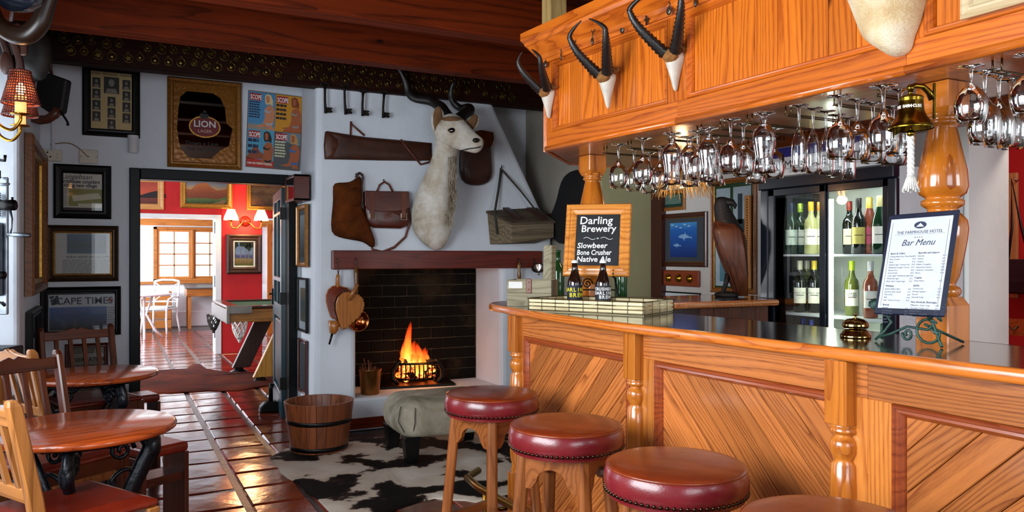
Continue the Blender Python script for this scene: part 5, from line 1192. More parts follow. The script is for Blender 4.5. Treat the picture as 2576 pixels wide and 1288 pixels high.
# doorway to the red cloakroom at the right edge
mb = MB(); mb.box(6.2, 6.3, -.5, 4.0, 0, 2.8); mb.box(4.35, 6.3, 3.9, 4.0, 0, 2.8); mb.box(4.35, 6.3, -.5, -.4, 0, 2.8); struct(mb, 'wall_cloakroom', RED, 'deep red wall of the cloakroom beyond the bar')
mb = MB(); mb.box(4.35, 6.3, -.5, 4.0, 2.8, 2.9); struct(mb, 'ceiling_cloakroom', WHITE2, 'white ceiling of the cloakroom')
mb = MB(); mb.box(4.3, 6.3, -.5, 4.0, -.02, -.001); struct(mb, 'floor_cloakroom', GROUT, 'dark floor of the cloakroom')
l = area('cloakroom_fill', (5.0, 2.2, 2.7), (5.2, 2.4, 0), .6, .6, 26, (1, .9, .8))  # unseen light added inside the cloakroom to brighten it and its doorway
RW = wood('rack_pine', '#b06a34', '#d89a60', 'z', 50, .4, .2)
a, b_ = at(2533, 436, X=6.17), at(2558, 750, X=6.17)
t = thing('coat_rack', 'upright pine coat rack board with metal hooks in the red cloakroom', 'coat rack', T(6.2, (a.y + b_.y) / 2, 0))
hw = abs(a.y - b_.y) / 2
MB().box(-.03, -.002, -hw, hw, b_.z, a.z).build('board', RW, t, bevel=.005)
for y in (-.05, .02): MB().tube([(-.03, y, a.z - .06), (-.07, y, a.z - .07), (-.08, y, a.z - .04)], .005, 6).build('hook', plain('steel_hook', '#a8a8a8', .3, metal=1.0), t)
p = at(2556, 692, X=6.05); q = at(2550, 450, X=6.08); t = thing('black_handbag', 'black leather handbag hanging by its strap from the coat rack', 'bag', T(p.x, p.y, p.z))
BLT = leather('black_leather', '#0c0d12', '#1c1e26', .35, .2)
MB().loft([[(-.05, -.13, -.14), (.05, -.13, -.14), (.05, .09, -.14), (-.05, .09, -.14)], [(-.06, -.15, -.05), (.06, -.15, -.05), (.06, .1, -.05), (-.06, .1, -.05)], [(-.03, -.13, .12), (.03, -.13, .12), (.03, .08, .12), (-.03, .08, .12)]], smooth=False).build('bag_body', BLT, t, bevel=.015, seg=2)
MB().tube([(0, .06, .1), (0, .03, .35), (0, q.y - p.y, q.z - p.z), (0, -.04, .35), (0, -.1, .1)], .012, 5, flat=(1, .3)).build('strap', BLT, t)
p = at(2560, 840, X=5.9); t = thing('cloakroom_bench', 'red brown wooden hall bench with hooked rail in the cloakroom', 'bench', T(5.75, p.y, 0))
for z in (.25, .45, .78): MB().box(0, .03, -.5, .5, z, z + .12).build('rail', MOULD, t)
for y in (-.5, .46): MB().box(-.01, .05, y, y + .05, 0, .95).build('post', MOULD, t)
for k in range(8): MB().tube([(0, -.45 + k * .12, .85), (-.03, -.43 + k * .12, .82), (-.03, -.4 + k * .12, .85)], .006, 5).build('hook', TRM, t)
# ------------------------------------------------------------------ fireplace
SOOT = plain('sooty_brick', '#15120d', .85, .5, 7, .5); BRWN = plain('smoked_brick', '#332619', .85, .5, 7, .5)
def vary_brick(name, a, b_, c_):
    m, nt, bb = newmat(name); setb(bb, .85, spec=.15); L = nt.links.new
    mp = coords(nt, rand=False); g = N(nt, 'ShaderNodeNewGeometry'); n = N(nt, 'ShaderNodeTexNoise', i_Scale=1.6, i_Detail=6.0); L(g.outputs['Position'], n.inputs['Vector'])
    r = ramp(nt, [(.42, S(a)), (.56, S(b_)), (.72, S(c_))]); L(n.outputs[0], r.inputs[0]); L(r.outputs[0], bb.inputs['Base Color'])
    n2 = N(nt, 'ShaderNodeTexNoise', i_Scale=40.0, i_Detail=4.0); L(g.outputs['Position'], n2.inputs['Vector']); bump(nt, bb, n2.outputs[0], .5, .008)
    return m
BRK = vary_brick('fire_brick', '#070605', '#100c08', '#4a3824')
fb = thing('wall_fireback', 'soot blackened brick back of the open fireplace', 'wall', T(0, 6.44, 0), kind='structure')
MB().box(1.6, 2.95, .0, .008, .2, 1.5).build('mortar_bed', plain('sooty_mortar', '#3a3220', .9, .5, 9), fb)
bmesh_ = {}
def brick_me(L):
    k = round(L, 3)
    if k not in bmesh_: me = MB().box(-L / 2, L / 2, -.014, .006, -.042, .042).mesh('brick'); me.materials.append(BRK); bmesh_[k] = me
    return bmesh_[k]
for j in range(12):
    z = .25 + .047 + j * .094; x = 1.62 - (.11 if j % 2 else 0); off = 0
    while x < 2.93:
        L = .213
        x0, x1 = max(x, 1.62), min(x + L, 2.925)
        if x1 - x0 > .04: link('brick', brick_me(x1 - x0), None, fb, bevel=.004, M=T((x0 + x1) / 2, random.uniform(-.002, .004), z) @ R(random.uniform(-.01, .01), 'Y'))
        x += L + .009
he = MB(); he.box(1.6, 2.97, 5.885, 6.44, 0, .25); struct(he, 'floor_hearth', WHITE, 'raised white plastered hearth under the fire', bevel=.02, seg=2)
mb = MB(); mb.box(1.36, 2.6, 5.86, 5.884, .02, .1); struct(mb, 'baseboard_hearth', BEAM, 'dark red brown board along the foot of the hearth')
MB_ = wood('mantel_wood', '#3a0e06', '#6a2010', 'x', 40, .4, .2)
mb = MB(); mb.box(1.482, 3.30, 5.845, 5.899, 1.248, 1.393); man = mb.build('mantel_beam', MB_, bevel=.006, seg=2); tag(man, 'red brown timber mantel beam across the fireplace', 'mantel')
hk = MB()
for i, u in enumerate((847, 893, 1302, 1340)):
    p = at(u, 655, Y=5.845); MB().tube([(p.x, 5.845, p.z + .015), (p.x, 5.82, p.z + .01), (p.x, 5.808, p.z - .012), (p.x, 5.82, p.z - .025), (p.x, 5.832, p.z - .012)], .004, 6).build('hook', TRM, man)
# grate with fire
p = at(1046, 962, Z=.262); GX, GY_ = p.x, p.y
gr = thing('fire_grate', 'black iron fire basket with burning logs in the fireplace', 'fire grate', T(GX, GY_, .25) @ R(-.15))
b = MB(); b.box(-.42, .3, -.2, .2, .001, .02); b.build('ash_plate', IRON, gr)
b = MB(); b.tube([(-.17, -.1, .19), (-.08, -.135, .19), (.08, -.135, .19), (.17, -.1, .19)], .011, 6); b.tube([(-.17, -.1, .06), (-.08, -.135, .06), (.08, -.135, .06), (.17, -.1, .06)], .009, 6); b.build('front_rail', IRON, gr)
for k in range(9): x = -.15 + k * .0375; MB().tube([(x, -.11 - .03 * (1 - (x / .16) ** 2), .05), (x, -.125 - .03 * (1 - (x / .16) ** 2), .12), (x, -.11 - .03 * (1 - (x / .16) ** 2), .195)], .0065, 6).build('bar', IRON, gr)
for s in (-1, 1): MB().tube([(s * .17, -.1, .02), (s * .21, -.08, .06), (s * .215, -.07, .13), (s * .17, -.1, .2), (s * .15, -.1, .22)], .018, 6).build('side_bracket', IRON, gr)
b = MB(); b.prism([(-.19, .02), (.19, .02), (.2, .2), (.15, .26), (.13, .32), (-.13, .32), (-.15, .26), (-.2, .2)], -.13, -.115, R(PI / 2, 'X')); b.build('fireback_plate', IRON, gr)
EMB = None
def ember_mat():
    m, nt, b = newmat('ember'); L = nt.links.new; setb(b, .9)
    mp = coords(nt); n = N(nt, 'ShaderNodeTexNoise', i_Scale=32.0, i_Detail=5.0); L(mp.outputs[0], n.inputs['Vector'])
    r = ramp(nt, [(.4, (.01, .004, .002)), (.52, (1, .08, .01)), (.68, (1, .45, .08))]); L(n.outputs[0], r.inputs[0])
    L(r.outputs[0], b.inputs['Emission Color']); b.inputs['Emission Strength'].default_value = 5.0; b.inputs['Base Color'].default_value = (.01, .008, .006, 1); return m
EMB = ember_mat(); r_ = random.Random(11)
for k in range(26):
    MB().ell((r_.uniform(-.15, .15), r_.uniform(-.1, .05), r_.uniform(.05, .16)), (r_.uniform(.02, .035), r_.uniform(.02, .035), r_.uniform(.016, .028)), 8, 6).build('ember', EMB, gr)
LOG = plain('burning_log', '#2a1a10', .9, .4, 20, .5)
for a, b_ in (((-.14, 0, .2), (.1, .02, .17)), ((-.02, .03, .24), (.17, -.02, .17)), ((-.05, -.03, .23), (.03, .05, .22))): MB().tube([a, b_], [.032, .028], 9).build('log', LOG, gr)
def flame_mat():
    m, nt, b = newmat('flame'); L = nt.links.new; out = nt.nodes['Material Output']
    tc = N(nt, 'ShaderNodeTexCoord'); sp = N(nt, 'ShaderNodeSeparateXYZ'); L(tc.outputs['Generated'], sp.inputs[0])
    r = ramp(nt, [(.0, (1, .5, .1)), (.3, (1, .24, .02)), (.6, (.9, .08, .01)), (1, (.5, .02, 0))]); L(sp.outputs[2], r.inputs[0])
    em = N(nt, 'ShaderNodeEmission'); em.inputs[1].default_value = 3.6; L(r.outputs[0], em.inputs[0])
    tr = N(nt, 'ShaderNodeBsdfTransparent'); mx = N(nt, 'ShaderNodeMixShader')
    lw = N(nt, 'ShaderNodeLayerWeight'); lw.inputs[0].default_value = .35
    n = N(nt, 'ShaderNodeTexNoise', i_Scale=4.0, i_Detail=3.0); L(tc.outputs['Generated'], n.inputs['Vector'])
    rm_ = ramp(nt, [(0, (.9, .9, .9)), (.55, (.6, .6, .6)), (1, (.03, .03, .03))]); L(sp.outputs[2], rm_.inputs[0])
    iv = N(nt, 'ShaderNodeMath', operation='SUBTRACT'); iv.inputs[0].default_value = 1.0; L(lw.outputs['Facing'], iv.inputs[1])
    pw = N(nt, 'ShaderNodeMath', operation='POWER'); L(iv.outputs[0], pw.inputs[0]); pw.inputs[1].default_value = 2.0
    mu = N(nt, 'ShaderNodeMath', operation='MULTIPLY'); L(rm_.outputs[0], mu.inputs[0]); L(pw.outputs[0], mu.inputs[1])
    mu2 = N(nt, 'ShaderNodeMath', operation='MULTIPLY'); L(mu.outputs[0], mu2.inputs[0]); L(n.outputs[0], mu2.inputs[1])
    mu3 = N(nt, 'ShaderNodeMath', operation='MULTIPLY', use_clamp=True); L(mu2.outputs[0], mu3.inputs[0]); mu3.inputs[1].default_value = 1.9
    L(mu3.outputs[0], mx.inputs[0]); L(tr.outputs[0], mx.inputs[1]); L(em.outputs[0], mx.inputs[2]); L(mx.outputs[0], out.inputs['Surface']); return m
FLM = flame_mat()
for k, (x, y, z, h, w_) in enumerate(((-.06, .0, .18, .36, .042), (-.03, -.04, .16, .22, .045), (-.09, .02, .18, .24, .045), (.02, -.03, .16, .2, .045), (.06, -.05, .12, .2, .035), (.1, .0, .17, .12, .03), (-.13, -.02, .17, .12, .03), (.0, -.08, .08, .2, .03), (.04, -.09, .07, .2, .028))):
    pts = []; rad = []; rr = random.Random(k + 40); a0 = rr.uniform(0, 6)
    for i in range(15):
        q = i / 14; pts.append((x + .02 * math.sin(a0 + q * 5) * q, y + .012 * math.cos(a0 + q * 4) * q, z + h * q)); rad.append(w_ * (.55 + .9 * q) * (1 - q) ** .75 * 1.15 + .002)
    MB().tube(pts, rad, 14).build('flame', FLM, gr)
l = bpy.data.lights.new('fire_light', 'POINT'); l.energy = 3.0; l.color = (1, .38, .1); l.shadow_soft_size = .08
o = bpy.data.objects.new('fire_light', l); COL.objects.link(o); o.location = (GX, GY_ - .2, .52)
# copper bucket with kindling
COP = plain('copper', '#8a5a2e', .3, .3, 14, .15, metal=.9)
p = at(933, 992, Z=.25); t = thing('copper_bucket', 'copper bucket of kindling standing on the hearth', 'bucket', T(p.x, p.y + .02, .25))
MB().lathe([(.07, 0), (.074, .01), (.088, .19), (.091, .195), (.091, .2), (.084, .2), (.07, .012), (0, .012)], 24).build('bucket_body', COP, t)
for k in range(7): a = k * .9; MB().tube([(.03 * math.cos(a), .03 * math.sin(a), .02), (.06 * math.cos(a) - .02, .06 * math.sin(a), .22 + .03 * (k % 3))], .006, 6).build('kindling', DKP, t)
# wooden tub
p = at(803, 1128, Z=.02); t = thing('wooden_tub', 'open wooden tub with black iron hoops at the chimney corner', 'tub', T(p.x, p.y, .02))
TUB = wood('tub_stave', '#4a200c', '#7e4220', 'z', 40, .45, .15); n = 20
def tr_(z): return .19 + (.236 - .19) * z / .335
for k in range(n):
    a0, a1 = 2 * PI * k / n + .004, 2 * PI * (k + 1) / n - .004; am = (a0 + a1) / 2
    def arc(z, r): return [(r * math.cos(a), r * math.sin(a), z) for a in (a0, am, a1)]
    rg = [arc(z, tr_(z)) + arc(z, tr_(z) - .018)[::-1] for z in (0, .17, .335)]
    MB().loft(rg, smooth=False).build('stave', TUB, t, bevel=.002)
for z, h in ((.19, .03), (.012, .03)): MB().lathe([(tr_(z) + .001, z), (tr_(z) + .004, z + .001), (tr_(z + h) + .004, z + h - .001), (tr_(z + h) + .001, z + h)], 40, cap=False).build('iron_hoop', BLACK, t)
MB().lathe([(0, .02), (.17, .02)], 24, cap=False).build('tub_bottom', TUB, t)
# cowhide pouffe
FURG = hide_mat('grey_hide', [(.3, S('#5a5446')), (.46, S('#8c8472')), (.6, S('#aaa290')), (.8, S('#d8d2c4'))], 3.2)
pf = thing('hide_pouffe', 'grey brown cowhide covered footstool on black tapered legs', 'footstool', T(1.665, 4.72, .02) @ R(-.05))
PW_, PD = .66, .54; rg = []
def rr_(z, e, rr=.12):
    out = []
    for cx, cy, a in ((PW_ - rr, rr, -PI / 2), (PW_ - rr, PD - rr, 0), (rr, PD - rr, PI / 2), (rr, rr, PI)):
        for q in range(5): aa = a + q * PI / 8; out.append((cx + (rr + e) * math.cos(aa), cy + (rr + e) * math.sin(aa), z))
    return out
for z, e in ((.155, -.02), (.165, .0), (.2, .024), (.27, .034), (.32, .024), (.362, -.01), (.388, -.055), (.4, -.1)): rg.append(rr_(z, e, .1 if e > -.08 else .12))
MB().loft(rg).build('hide_cushion', FURG, pf, sub=1)
st_ = MB(); st_.tube([(-.0, .03, .2), (-.036, .05, .27), (-.012, .07, .36)], .003, 5); st_.tube([(.05, -.0, .2), (.05, -.036, .27), (.06, -.01, .36)], .003, 5); st_.build('seam', plain('seam', '#3a342a', .8), pf)
for x, y in ((.05, .05), (PW_ - .05, .05), (.05, PD - .05), (PW_ - .05, PD - .05)):
    MB().loft([[(x - .035, y - .035, 0), (x + .035, y - .035, 0), (x + .035, y + .035, 0), (x - .035, y + .035, 0)], [(x - .055, y - .055, .17), (x + .055, y - .055, .17), (x + .055, y + .055, .17), (x - .055, y + .055, .17)]], smooth=False).build('leg', BLACK, pf, bevel=.006)
# black and white cowhide
CP = [(683, 1150), (715, 1128), (800, 1120), (900, 1104), (1000, 1093), (1150, 1088), (1290, 1090), (1345, 1150), (1300, 1235), (1200, 1262), (1090, 1252), (1010, 1275), (920, 1300), (850, 1310), (800, 1262), (752, 1215), (705, 1188)]
rug('cowhide_rug', 'black and white cowhide rug in front of the fireplace', [P0(*q) for q in CP], hide_mat('pied_hide', [(.0, S('#0c0a0a')), (.445, S('#140e0c')), (.47, S('#3a2a22')), (.49, S('#b8a898')), (.7, S('#d0c6ba'))], 2.7, 4.0, .25, .5), .013, 8)

# ------------------------------------------------------------------ hung on the chimney breast (local x right, y up, z out; metres per photo pixel about 0.00306)
YW = YC - .004
def wpt(u, v, Y=YW): return at(u, v, Y=Y)
def local(u0, v0, Y=YW):
    o = wpt(u0, v0, Y); M = wallM(o, (0, -1, 0))
    def q(u, v, z=0.0): p = at(u, v, Y=Y); return (p.x - o.x, p.z - o.z, z)
    return M, q
def sheetbag(pts, th, q, seed=1, bulge=.02):
    """soft flat leather body from an outline in photo pixels: front bulges"""
    o = [q(u, v) for u, v in pts]; cx = sum(p[0] for p in o) / len(o); cy = sum(p[1] for p in o) / len(o); rnd = random.Random(seed)
    rg = []
    for s, z in ((1.0, .002), (1.0, th * .5), (.95, th), (.8, th + bulge * .6), (.5, th + bulge), (.15, th + bulge)):
        rg.append([(cx + (p[0] - cx) * s, cy + (p[1] - cy) * s, z + rnd.uniform(-.004, .006) * (s < .96)) for p in o])
    return MB().loft(rg)
SUE = plain('suede', '#55290e', .95, .45, 9, 1.0, spec=.1); DLE = leather('dark_leather', '#2a120a', '#4a2412', .5, .1); SAT = leather('satchel_leather', '#3a1208', '#6a2410', .38, .2)
# old keys on the beam
KEYM = plain('rusty_iron', '#1c1612', .6, .4, 40, .3, metal=.5)
for i, (u, v0, v1) in enumerate(((817, 213, 285), (866, 212, 288), (913, 228, 292), (966, 232, 297))):
    o_ = at(u, v0, Y=5.83); e_ = at(u, v1, Y=5.83); L_ = o_.z - e_.z
    t = thing('iron_key', 'large old iron key hung below the brass studded beam, %s from the left' % ORD[i], 'key', wallM(o_, (0, -1, 0), roll=(.0, .02, -.05, -.07)[i]), 'old iron keys below the beam')
    MB().tube([(.032 * math.cos(a), .014 * math.sin(a) + .0, .006) for a in [2 * PI * k / 16 for k in range(16)]], .006, 6, True).build('bow', KEYM, t)
    MB().tube([(0, -.014, .006), (0, -.05, .006), (0, -L_ * .6, .006), (.006, -L_, .006)], [.012, .009, .009, .012], 8).build('shank', KEYM, t)
    MB().prism([(.008, -L_ + .004), (.055, -L_ + .008), (.055, -L_ + .026), (.045, -L_ + .026), (.045, -L_ + .034), (.055, -L_ + .034), (.055, -L_ + .045), (.008, -L_ + .045)], .002, .012).build('bit', KEYM, t, bevel=.002)
# rifle case
M, q = local(817, 365); t = thing('rifle_case', 'long brown leather rifle slip hung flat on the chimney breast', 'gun case', M)
sheetbag([(817, 332), (822, 330), (860, 336), (920, 345), (1000, 352), (1085, 360), (1086, 404), (1050, 405), (950, 404), (870, 402), (816, 401), (814, 365)], .012, q, 2, .016).build('case_body', DLE, t)
sheetbag([(817, 333), (832, 334), (848, 348), (854, 368), (846, 390), (832, 401), (816, 401)], .018, q, 3, .012).build('end_flap', leather('flap_leather', '#3a1a0c', '#5a2c14', .5, .1), t)
MB().tube([q(880, 340, .02), q(882, 306, .012), q(886, 316, .014), q(915, 342, .02)], .008, 6, flat=(1, .4)).build('hanging_strap', STR, t)
MB().tube([q(1005, 352, .03), q(1030, 385, .034), q(1055, 415, .03), q(1078, 408, .03), q(1082, 390, .03)], .008, 6, flat=(1, .4)).build('carry_strap', STR, t)
# suede bag
M, q = local(880, 530); t = thing('suede_bag', 'crumpled brown suede hide bag hanging left of the satchel', 'bag', M)
sheetbag([(833, 463), (848, 458), (880, 460), (893, 448), (902, 440), (910, 450), (905, 480), (908, 520), (918, 540), (928, 575), (942, 605), (940, 625), (930, 624), (915, 608), (880, 604), (850, 598), (829, 588), (832, 545), (838, 500)], .025, q, 7, .05).build('hide_body', SUE, t, sub=1)
sheetbag([(832, 548), (858, 560), (886, 540), (906, 522), (918, 542), (928, 575), (942, 605), (940, 625), (928, 622), (915, 608), (880, 604), (850, 598), (829, 588)], .06, q, 17, .035).build('lower_fold', SUE, t, sub=1)
sheetbag([(876, 468), (905, 470), (908, 515), (890, 532), (868, 522), (862, 495)], .065, q, 18, .02).build('pocket_fold', SUE, t, sub=1)
MB().tube([q(898, 455, .03), q(892, 445, .03), q(903, 436, .03), q(910, 446, .03), q(905, 470, .05), q(907, 500, .06), q(902, 530, .06)], .008, 6).build('lacing', DLE, t)
MB().tube([q(895, 452, .02), q(893, 438, .02), q(903, 434, .02), q(911, 440, .02), q(910, 452, .02)], .004, 6).build('iron_ring', IRON, t)
# satchel
M, q = local(970, 525); t = thing('leather_satchel', 'chestnut leather satchel with two buckles hung beside the kudu', 'satchel', M)
sheetbag([(913, 484), (920, 480), (1020, 484), (1026, 490), (1027, 540), (1028, 556), (1020, 570), (1005, 576), (940, 574), (922, 566), (914, 552)], .05, q, 5, .012).build('satchel_body', SAT, t)
fl_ = MB().loft([[q(u, v, z) for u, v in ((912, 482), (1022, 483), (1025, 522), (1010, 531), (960, 534), (920, 530), (912, 518))] for z in (.058, .068)], smooth=False); fl_.build('flap', leather('flap_chestnut', '#34110a', '#5a2010', .35, .25), t, bevel=.004)
for u in (930, 1008):
    s_ = MB().loft([[q(u + a, v, z) for a, v in ((-5, 484), (5, 484), (5, 548), (-5, 548))] for z in (.068, .072)], smooth=False).build('buckle_strap', STR, t)
    MB().tube([q(u - 7, 538, .075), q(u + 7, 538, .075), q(u + 7, 554, .075), q(u - 7, 554, .075)], .003, 5, True).build('buckle', plain('nickel', '#b8b0a4', .25, .1, metal=1.0), s_)
MB().tube([q(945, 483, .03), q(952, 466, .032), q(964, 458, .03), q(976, 466, .032), q(985, 483, .03)], .008, 8).build('handle', STR, t)
MB().tube([q(1024, 505, .03), q(1028, 560, .025), q(1018, 596, .02), q(990, 622, .018), q(960, 634, .018), q(936, 628, .018), q(930, 612, .02)], .010, 6, flat=(1, .35)).build('shoulder_strap', STR, t)
MB().tube([q(964, 460, .034), q(964, 452, .01), q(964, 454, 0)], .004, 5).build('nail_hook', IRON, t)
# rucksack behind the kudu
M, q = local(1195, 410); t = thing('leather_rucksack', 'dark leather rucksack hanging behind the kudu muzzle', 'rucksack', M)
sheetbag([(1155, 345), (1190, 332), (1225, 338), (1232, 360), (1231, 400), (1236, 440), (1228, 462), (1200, 470), (1165, 466), (1150, 440), (1152, 390)], .05, q, 9, .03).build('sack', DLE, t, sub=1)
sheetbag([(1180, 334), (1200, 330), (1230, 336), (1232, 352), (1226, 372), (1214, 376), (1196, 352)], .085, q, 4, .01).build('flap', SUE, t)
# wooden game box with webbing
M, q = local(1290, 560); t = thing('wooden_box_bag', 'old grey wooden box with sloping lid hung by a webbing strap', 'box', M)
OLDW = wood('old_grey_wood', '#4a4030', '#8a7a62', 'x', 50, .6, 0); 
MB().loft([[q(1232, 617, .01), q(1330, 615, .01), q(1366, 598, .05), q(1260, 617, .12)] if False else [q(1232, 615, 0), q(1345, 613, 0), q(1345, 528, 0), q(1225, 535, 0)], [q(1262, 612, .19), q(1366, 598, .19), q(1366, 562, .19), q(1262, 566, .19)]], smooth=False).build('box_body', OLDW, t, bevel=.004)
MB().loft([[q(1222, 536, -.0), q(1350, 527, -.0), q(1368, 564, .2), q(1258, 568, .2)], [q(1222, 530, .004), q(1350, 522, .004), q(1368, 559, .204), q(1258, 563, .204)]], smooth=False).build('lid', wood('old_lid', '#2e2820', '#5a4e40', 'x', 50, .6, 0), t, bevel=.002)
for u in (1262, 1322): MB().loft([[q(u, 526, .02), q(u + 14, 526, .02), q(u + 24, 555, .2), q(u + 12, 556, .2)], [q(u, 522, .022), q(u + 14, 522, .022), q(u + 24, 551, .206), q(u + 12, 552, .206)]], smooth=False).build('lid_strap', DLE, t)
WEB = plain('webbing', '#3c3c34', .85, .2, 60, .3)
MB().tube([q(1238, 590, .1), q(1234, 535, .08), q(1250, 470, .04), q(1258, 426, .02)], .011, 6, flat=(1, .3)).build('webbing_strap', WEB, t)
MB().tube([q(1258, 426, .02), q(1300, 480, .06), q(1332, 528, .1)], .008, 6, flat=(1, .3)).build('webbing_strap', WEB, t)
MB().tube([q(1258, 424, 0), q(1258, 422, .03), q(1258, 416, .036)], .004, 5).build('nail_hook', IRON, t)
# bellows
M, q = local(858, 770, 5.84); t = thing('fire_bellows', 'heart shaped wood and leather fire bellows hanging from the mantel', 'bellows', M)
BW = wood('bellows_wood', '#7a4216', '#b06c2e', 'y', 40, .35, .3)
hp = lambda cx, cy, s: [(cx + s * a, cy + s * b_) for a, b_ in ((0, 1.0), (-.35, 1.02), (-.72, .85), (-.95, .5), (-.98, .1), (-.85, -.35), (-.55, -.85), (-.25, -1.3), (.0, -1.45), (.2, -1.3), (.5, -.85), (.85, -.35), (.98, .1), (.95, .5), (.72, .85), (.35, 1.02))]
Mb = R(-.28)
MB().prism(hp(-.035, .04, .105), .004, .018, Mb).build('back_board', BW, t, bevel=.003)
MB().prism(hp(.03, .0, .115), .085, .1, Mb @ R(.12, 'Y')).build('front_board', BW, t, bevel=.003)
MB().loft([[(Mb @ Vector((x, y, .018)))[:] for x, y in hp(-.035, .04, .1)], [(Mb @ Vector((x * 1.0, y, .05)))[:] for x, y in hp(-.02, .02, .09)], [(Mb @ Vector((x, y, .085)))[:] for x, y in hp(.03, .0, .11)]], True, False).build('leather_gusset', leather('bellows_leather', '#5a2012', '#8a3c22', .45, .15), t)
b = MB(); pts = hp(.03, .0, .116)
for k in range(16):
    a = Vector(pts[k]); c2 = Vector(pts[(k + 1) % 16])
    for s in (0, .5): v = a.lerp(c2, s); b.ell(tuple(Mb @ Vector((v.x, v.y, .101))), .004, 6, 4)
b.build('tacks', STUD, t)
MB().tube([q(848, 735, .012), q(848, 700, .012), q(849, 690, .014)], [.018, .014, .011], 8).build('handle', BW, t)
MB().tube([q(866, 752, .11), q(876, 735, .13), q(888, 714, .13)], [.018, .016, .013], 8).build('front_handle', BW, t)
MB().tube([q(838, 806, .05), q(836, 826, .05), q(832, 838, .05)], [.05, .038, .022], 10).build('nozzle_block', BW, t)
MB().tube([q(832, 836, .05), q(824, 865, .05)], [.01, .007], 8).build('nozzle', IRON, t)
MB().tube([q(849, 690, .02), q(846, 670, .024), q(847, 657, .028), q(851, 672, .026), q(850, 690, .02)], .003, 5).build('cord', STR, t)
# copper ladle
M, q = local(896, 740, 5.84); t = thing('copper_ladle', 'copper ladle with turned wooden handle hanging by the fire', 'ladle', M)
CP2 = plain('polished_copper', '#b06034', .16, .15, 10, metal=1.0)
c = q(898, 806, .03); MB().lathe([(0, -.03), (.04, -.026), (.068, -.008), (.078, .012), (.083, .014), (.083, .018), (.076, .018), (.064, -.0), (.036, -.018), (0, -.022)], 28, T(*c)).build('bowl', CP2, t)
MB().tube([q(894, 672, .02), q(894, 690, .02), q(895, 720, .02), q(895, 765, .022)], [.012, .018, .011, .016], 10).build('handle', wood('turned_handle', '#4a2c12', '#7a5226', 'y', 40, .35, .3), t)
MB().tube([q(895, 765, .022), q(896, 785, .03)], .007, 6).build('shank', CP2, t); MB().tube([q(893, 656, .03), q(896, 664, .03), q(894, 672, .024), q(891, 664, .03)], .003, 5, True).build('hanging_ring', TRM, t)
# two tools at the right end of the mantel
M, q = local(1303, 680, 5.84); t = thing('hearth_brush', 'turned wooden brush handle hanging at the right of the mantel', 'brush', M)
MB().tube([q(1303, 660, .02), q(1303, 668, .02), q(1303, 680, .02), q(1303, 690, .02), q(1304, 712, .02)], [.008, .018, .012, .018, .014], 10).build('handle', wood('brush_handle', '#5a3c14', '#8a6428', 'y', 40, .35, .3), t); MB().ell(q(1304, 722, .02), (.04, .04, .03)).build('bristles', BLACK, t)
M, q = local(1344, 690, 5.84); t = thing('metal_funnel', 'small shiny metal funnel hanging at the right end of the mantel', 'funnel', M)
MB().lathe([(.012, .0), (.014, .03), (.055, .075), (.058, .08), (.05, .076), (.01, .03)], 18, T(*q(1346, 690, .06)) @ R(.5) @ R(-.9, 'X')).build('cone', plain('tin', '#b0aaa4', .22, .1, metal=1.0), t); MB().tube([q(1342, 655, .03), q(1341, 670, .03), q(1343, 685, .05)], .005, 6).build('hanger', TRM, t)

# ------------------------------------------------------------------ kudu shoulder mount (local x camera right, y up, z towards the viewer)
ko = at(1090, 560, Y=YC); KM = frame(ko, (_c, -_s, 0), (0, 0, 1), (-_s, -_c, 0)); KT = ko.x * _s + ko.y * _c; ks = KT / F
def kq(u, v, z=0.0):
    tz = KT - z; return (((u - 1288) * tz - (1090 - 1288) * KT) / F, EYE + (644 - v) * tz / F - ko.z, z)
KF = fur_mat('kudu_hide', [(.28, '#8a7a62'), (.42, '#bcb09c'), (.6, '#d6d0c6'), (.8, '#e6e2da')], .85, (3, 3, .8)); KB = fur_mat('kudu_brown', [(.3, '#5a3a20'), (.7, '#8a6844')])
kd = thing('kudu_mount', 'pale kudu shoulder mount with long twisted horns above the fireplace', 'animal mount', KM)
def kring(v, u0, u1, zc, zr, n=18): 
    out = []
    for k in range(n):
        a = 2 * PI * k / n; c_, s_ = math.cos(a), math.sin(a); z = zc + zr * s_; x, y, _ = kq((u0 + u1) / 2 + (u1 - u0) / 2 * c_, v, zc)
        out.append((x, y, max(z, -.53 * x + .003)))
    return out
MB().loft([kring(630, 1091, 1104, .06, .03), kring(622, 1076, 1118, .08, .07), kring(604, 1052, 1128, .09, .11), kring(578, 1036, 1138, .10, .14), kring(545, 1033, 1144, .11, .16), kring(510, 1037, 1148, .14, .16), kring(475, 1050, 1149, .19, .14), kring(445, 1066, 1149, .24, .125), kring(415, 1080, 1150, .29, .11), kring(385, 1090, 1152, .33, .1), kring(355, 1094, 1156, .36, .095), kring(330, 1098, 1158, .38, .085), kring(312, 1106, 1150, .385, .06)]).build('neck_and_cape', KF, kd, sub=1)
hd = []
for u, v, w_, h_, z in ((1102, 322, 12, 14, .38), (1112, 320, 34, 34, .39), (1132, 326, 36, 37, .41), (1152, 337, 31, 33, .43), (1172, 350, 23, 26, .45), (1188, 359, 18, 21, .465), (1200, 365, 15, 19, .475), (1208, 368, 13, 16, .48), (1213, 370, 6, 8, .482)):
    c = kq(u, v, z); d = Vector((.8, -.42, .42)).normalized(); up = Vector((.42, .9, .05)); sd = d.cross(up).normalized(); up = sd.cross(d)
    hd.append([tuple(Vector(c) + sd * math.cos(a) * w_ * ks * .85 + up * math.sin(a) * h_ * ks * 1.12) for a in [2 * PI * k / 16 for k in range(16)]])
MB().loft(hd).build('head', KF, kd, sub=1)
MB().ell(kq(1136, 304, .425), (.095, .036, .075), M=None).build('brown_crown', KB, kd)
EYE_M = plain('glass_eye', '#0a0605', .05, 0, coat=.8)
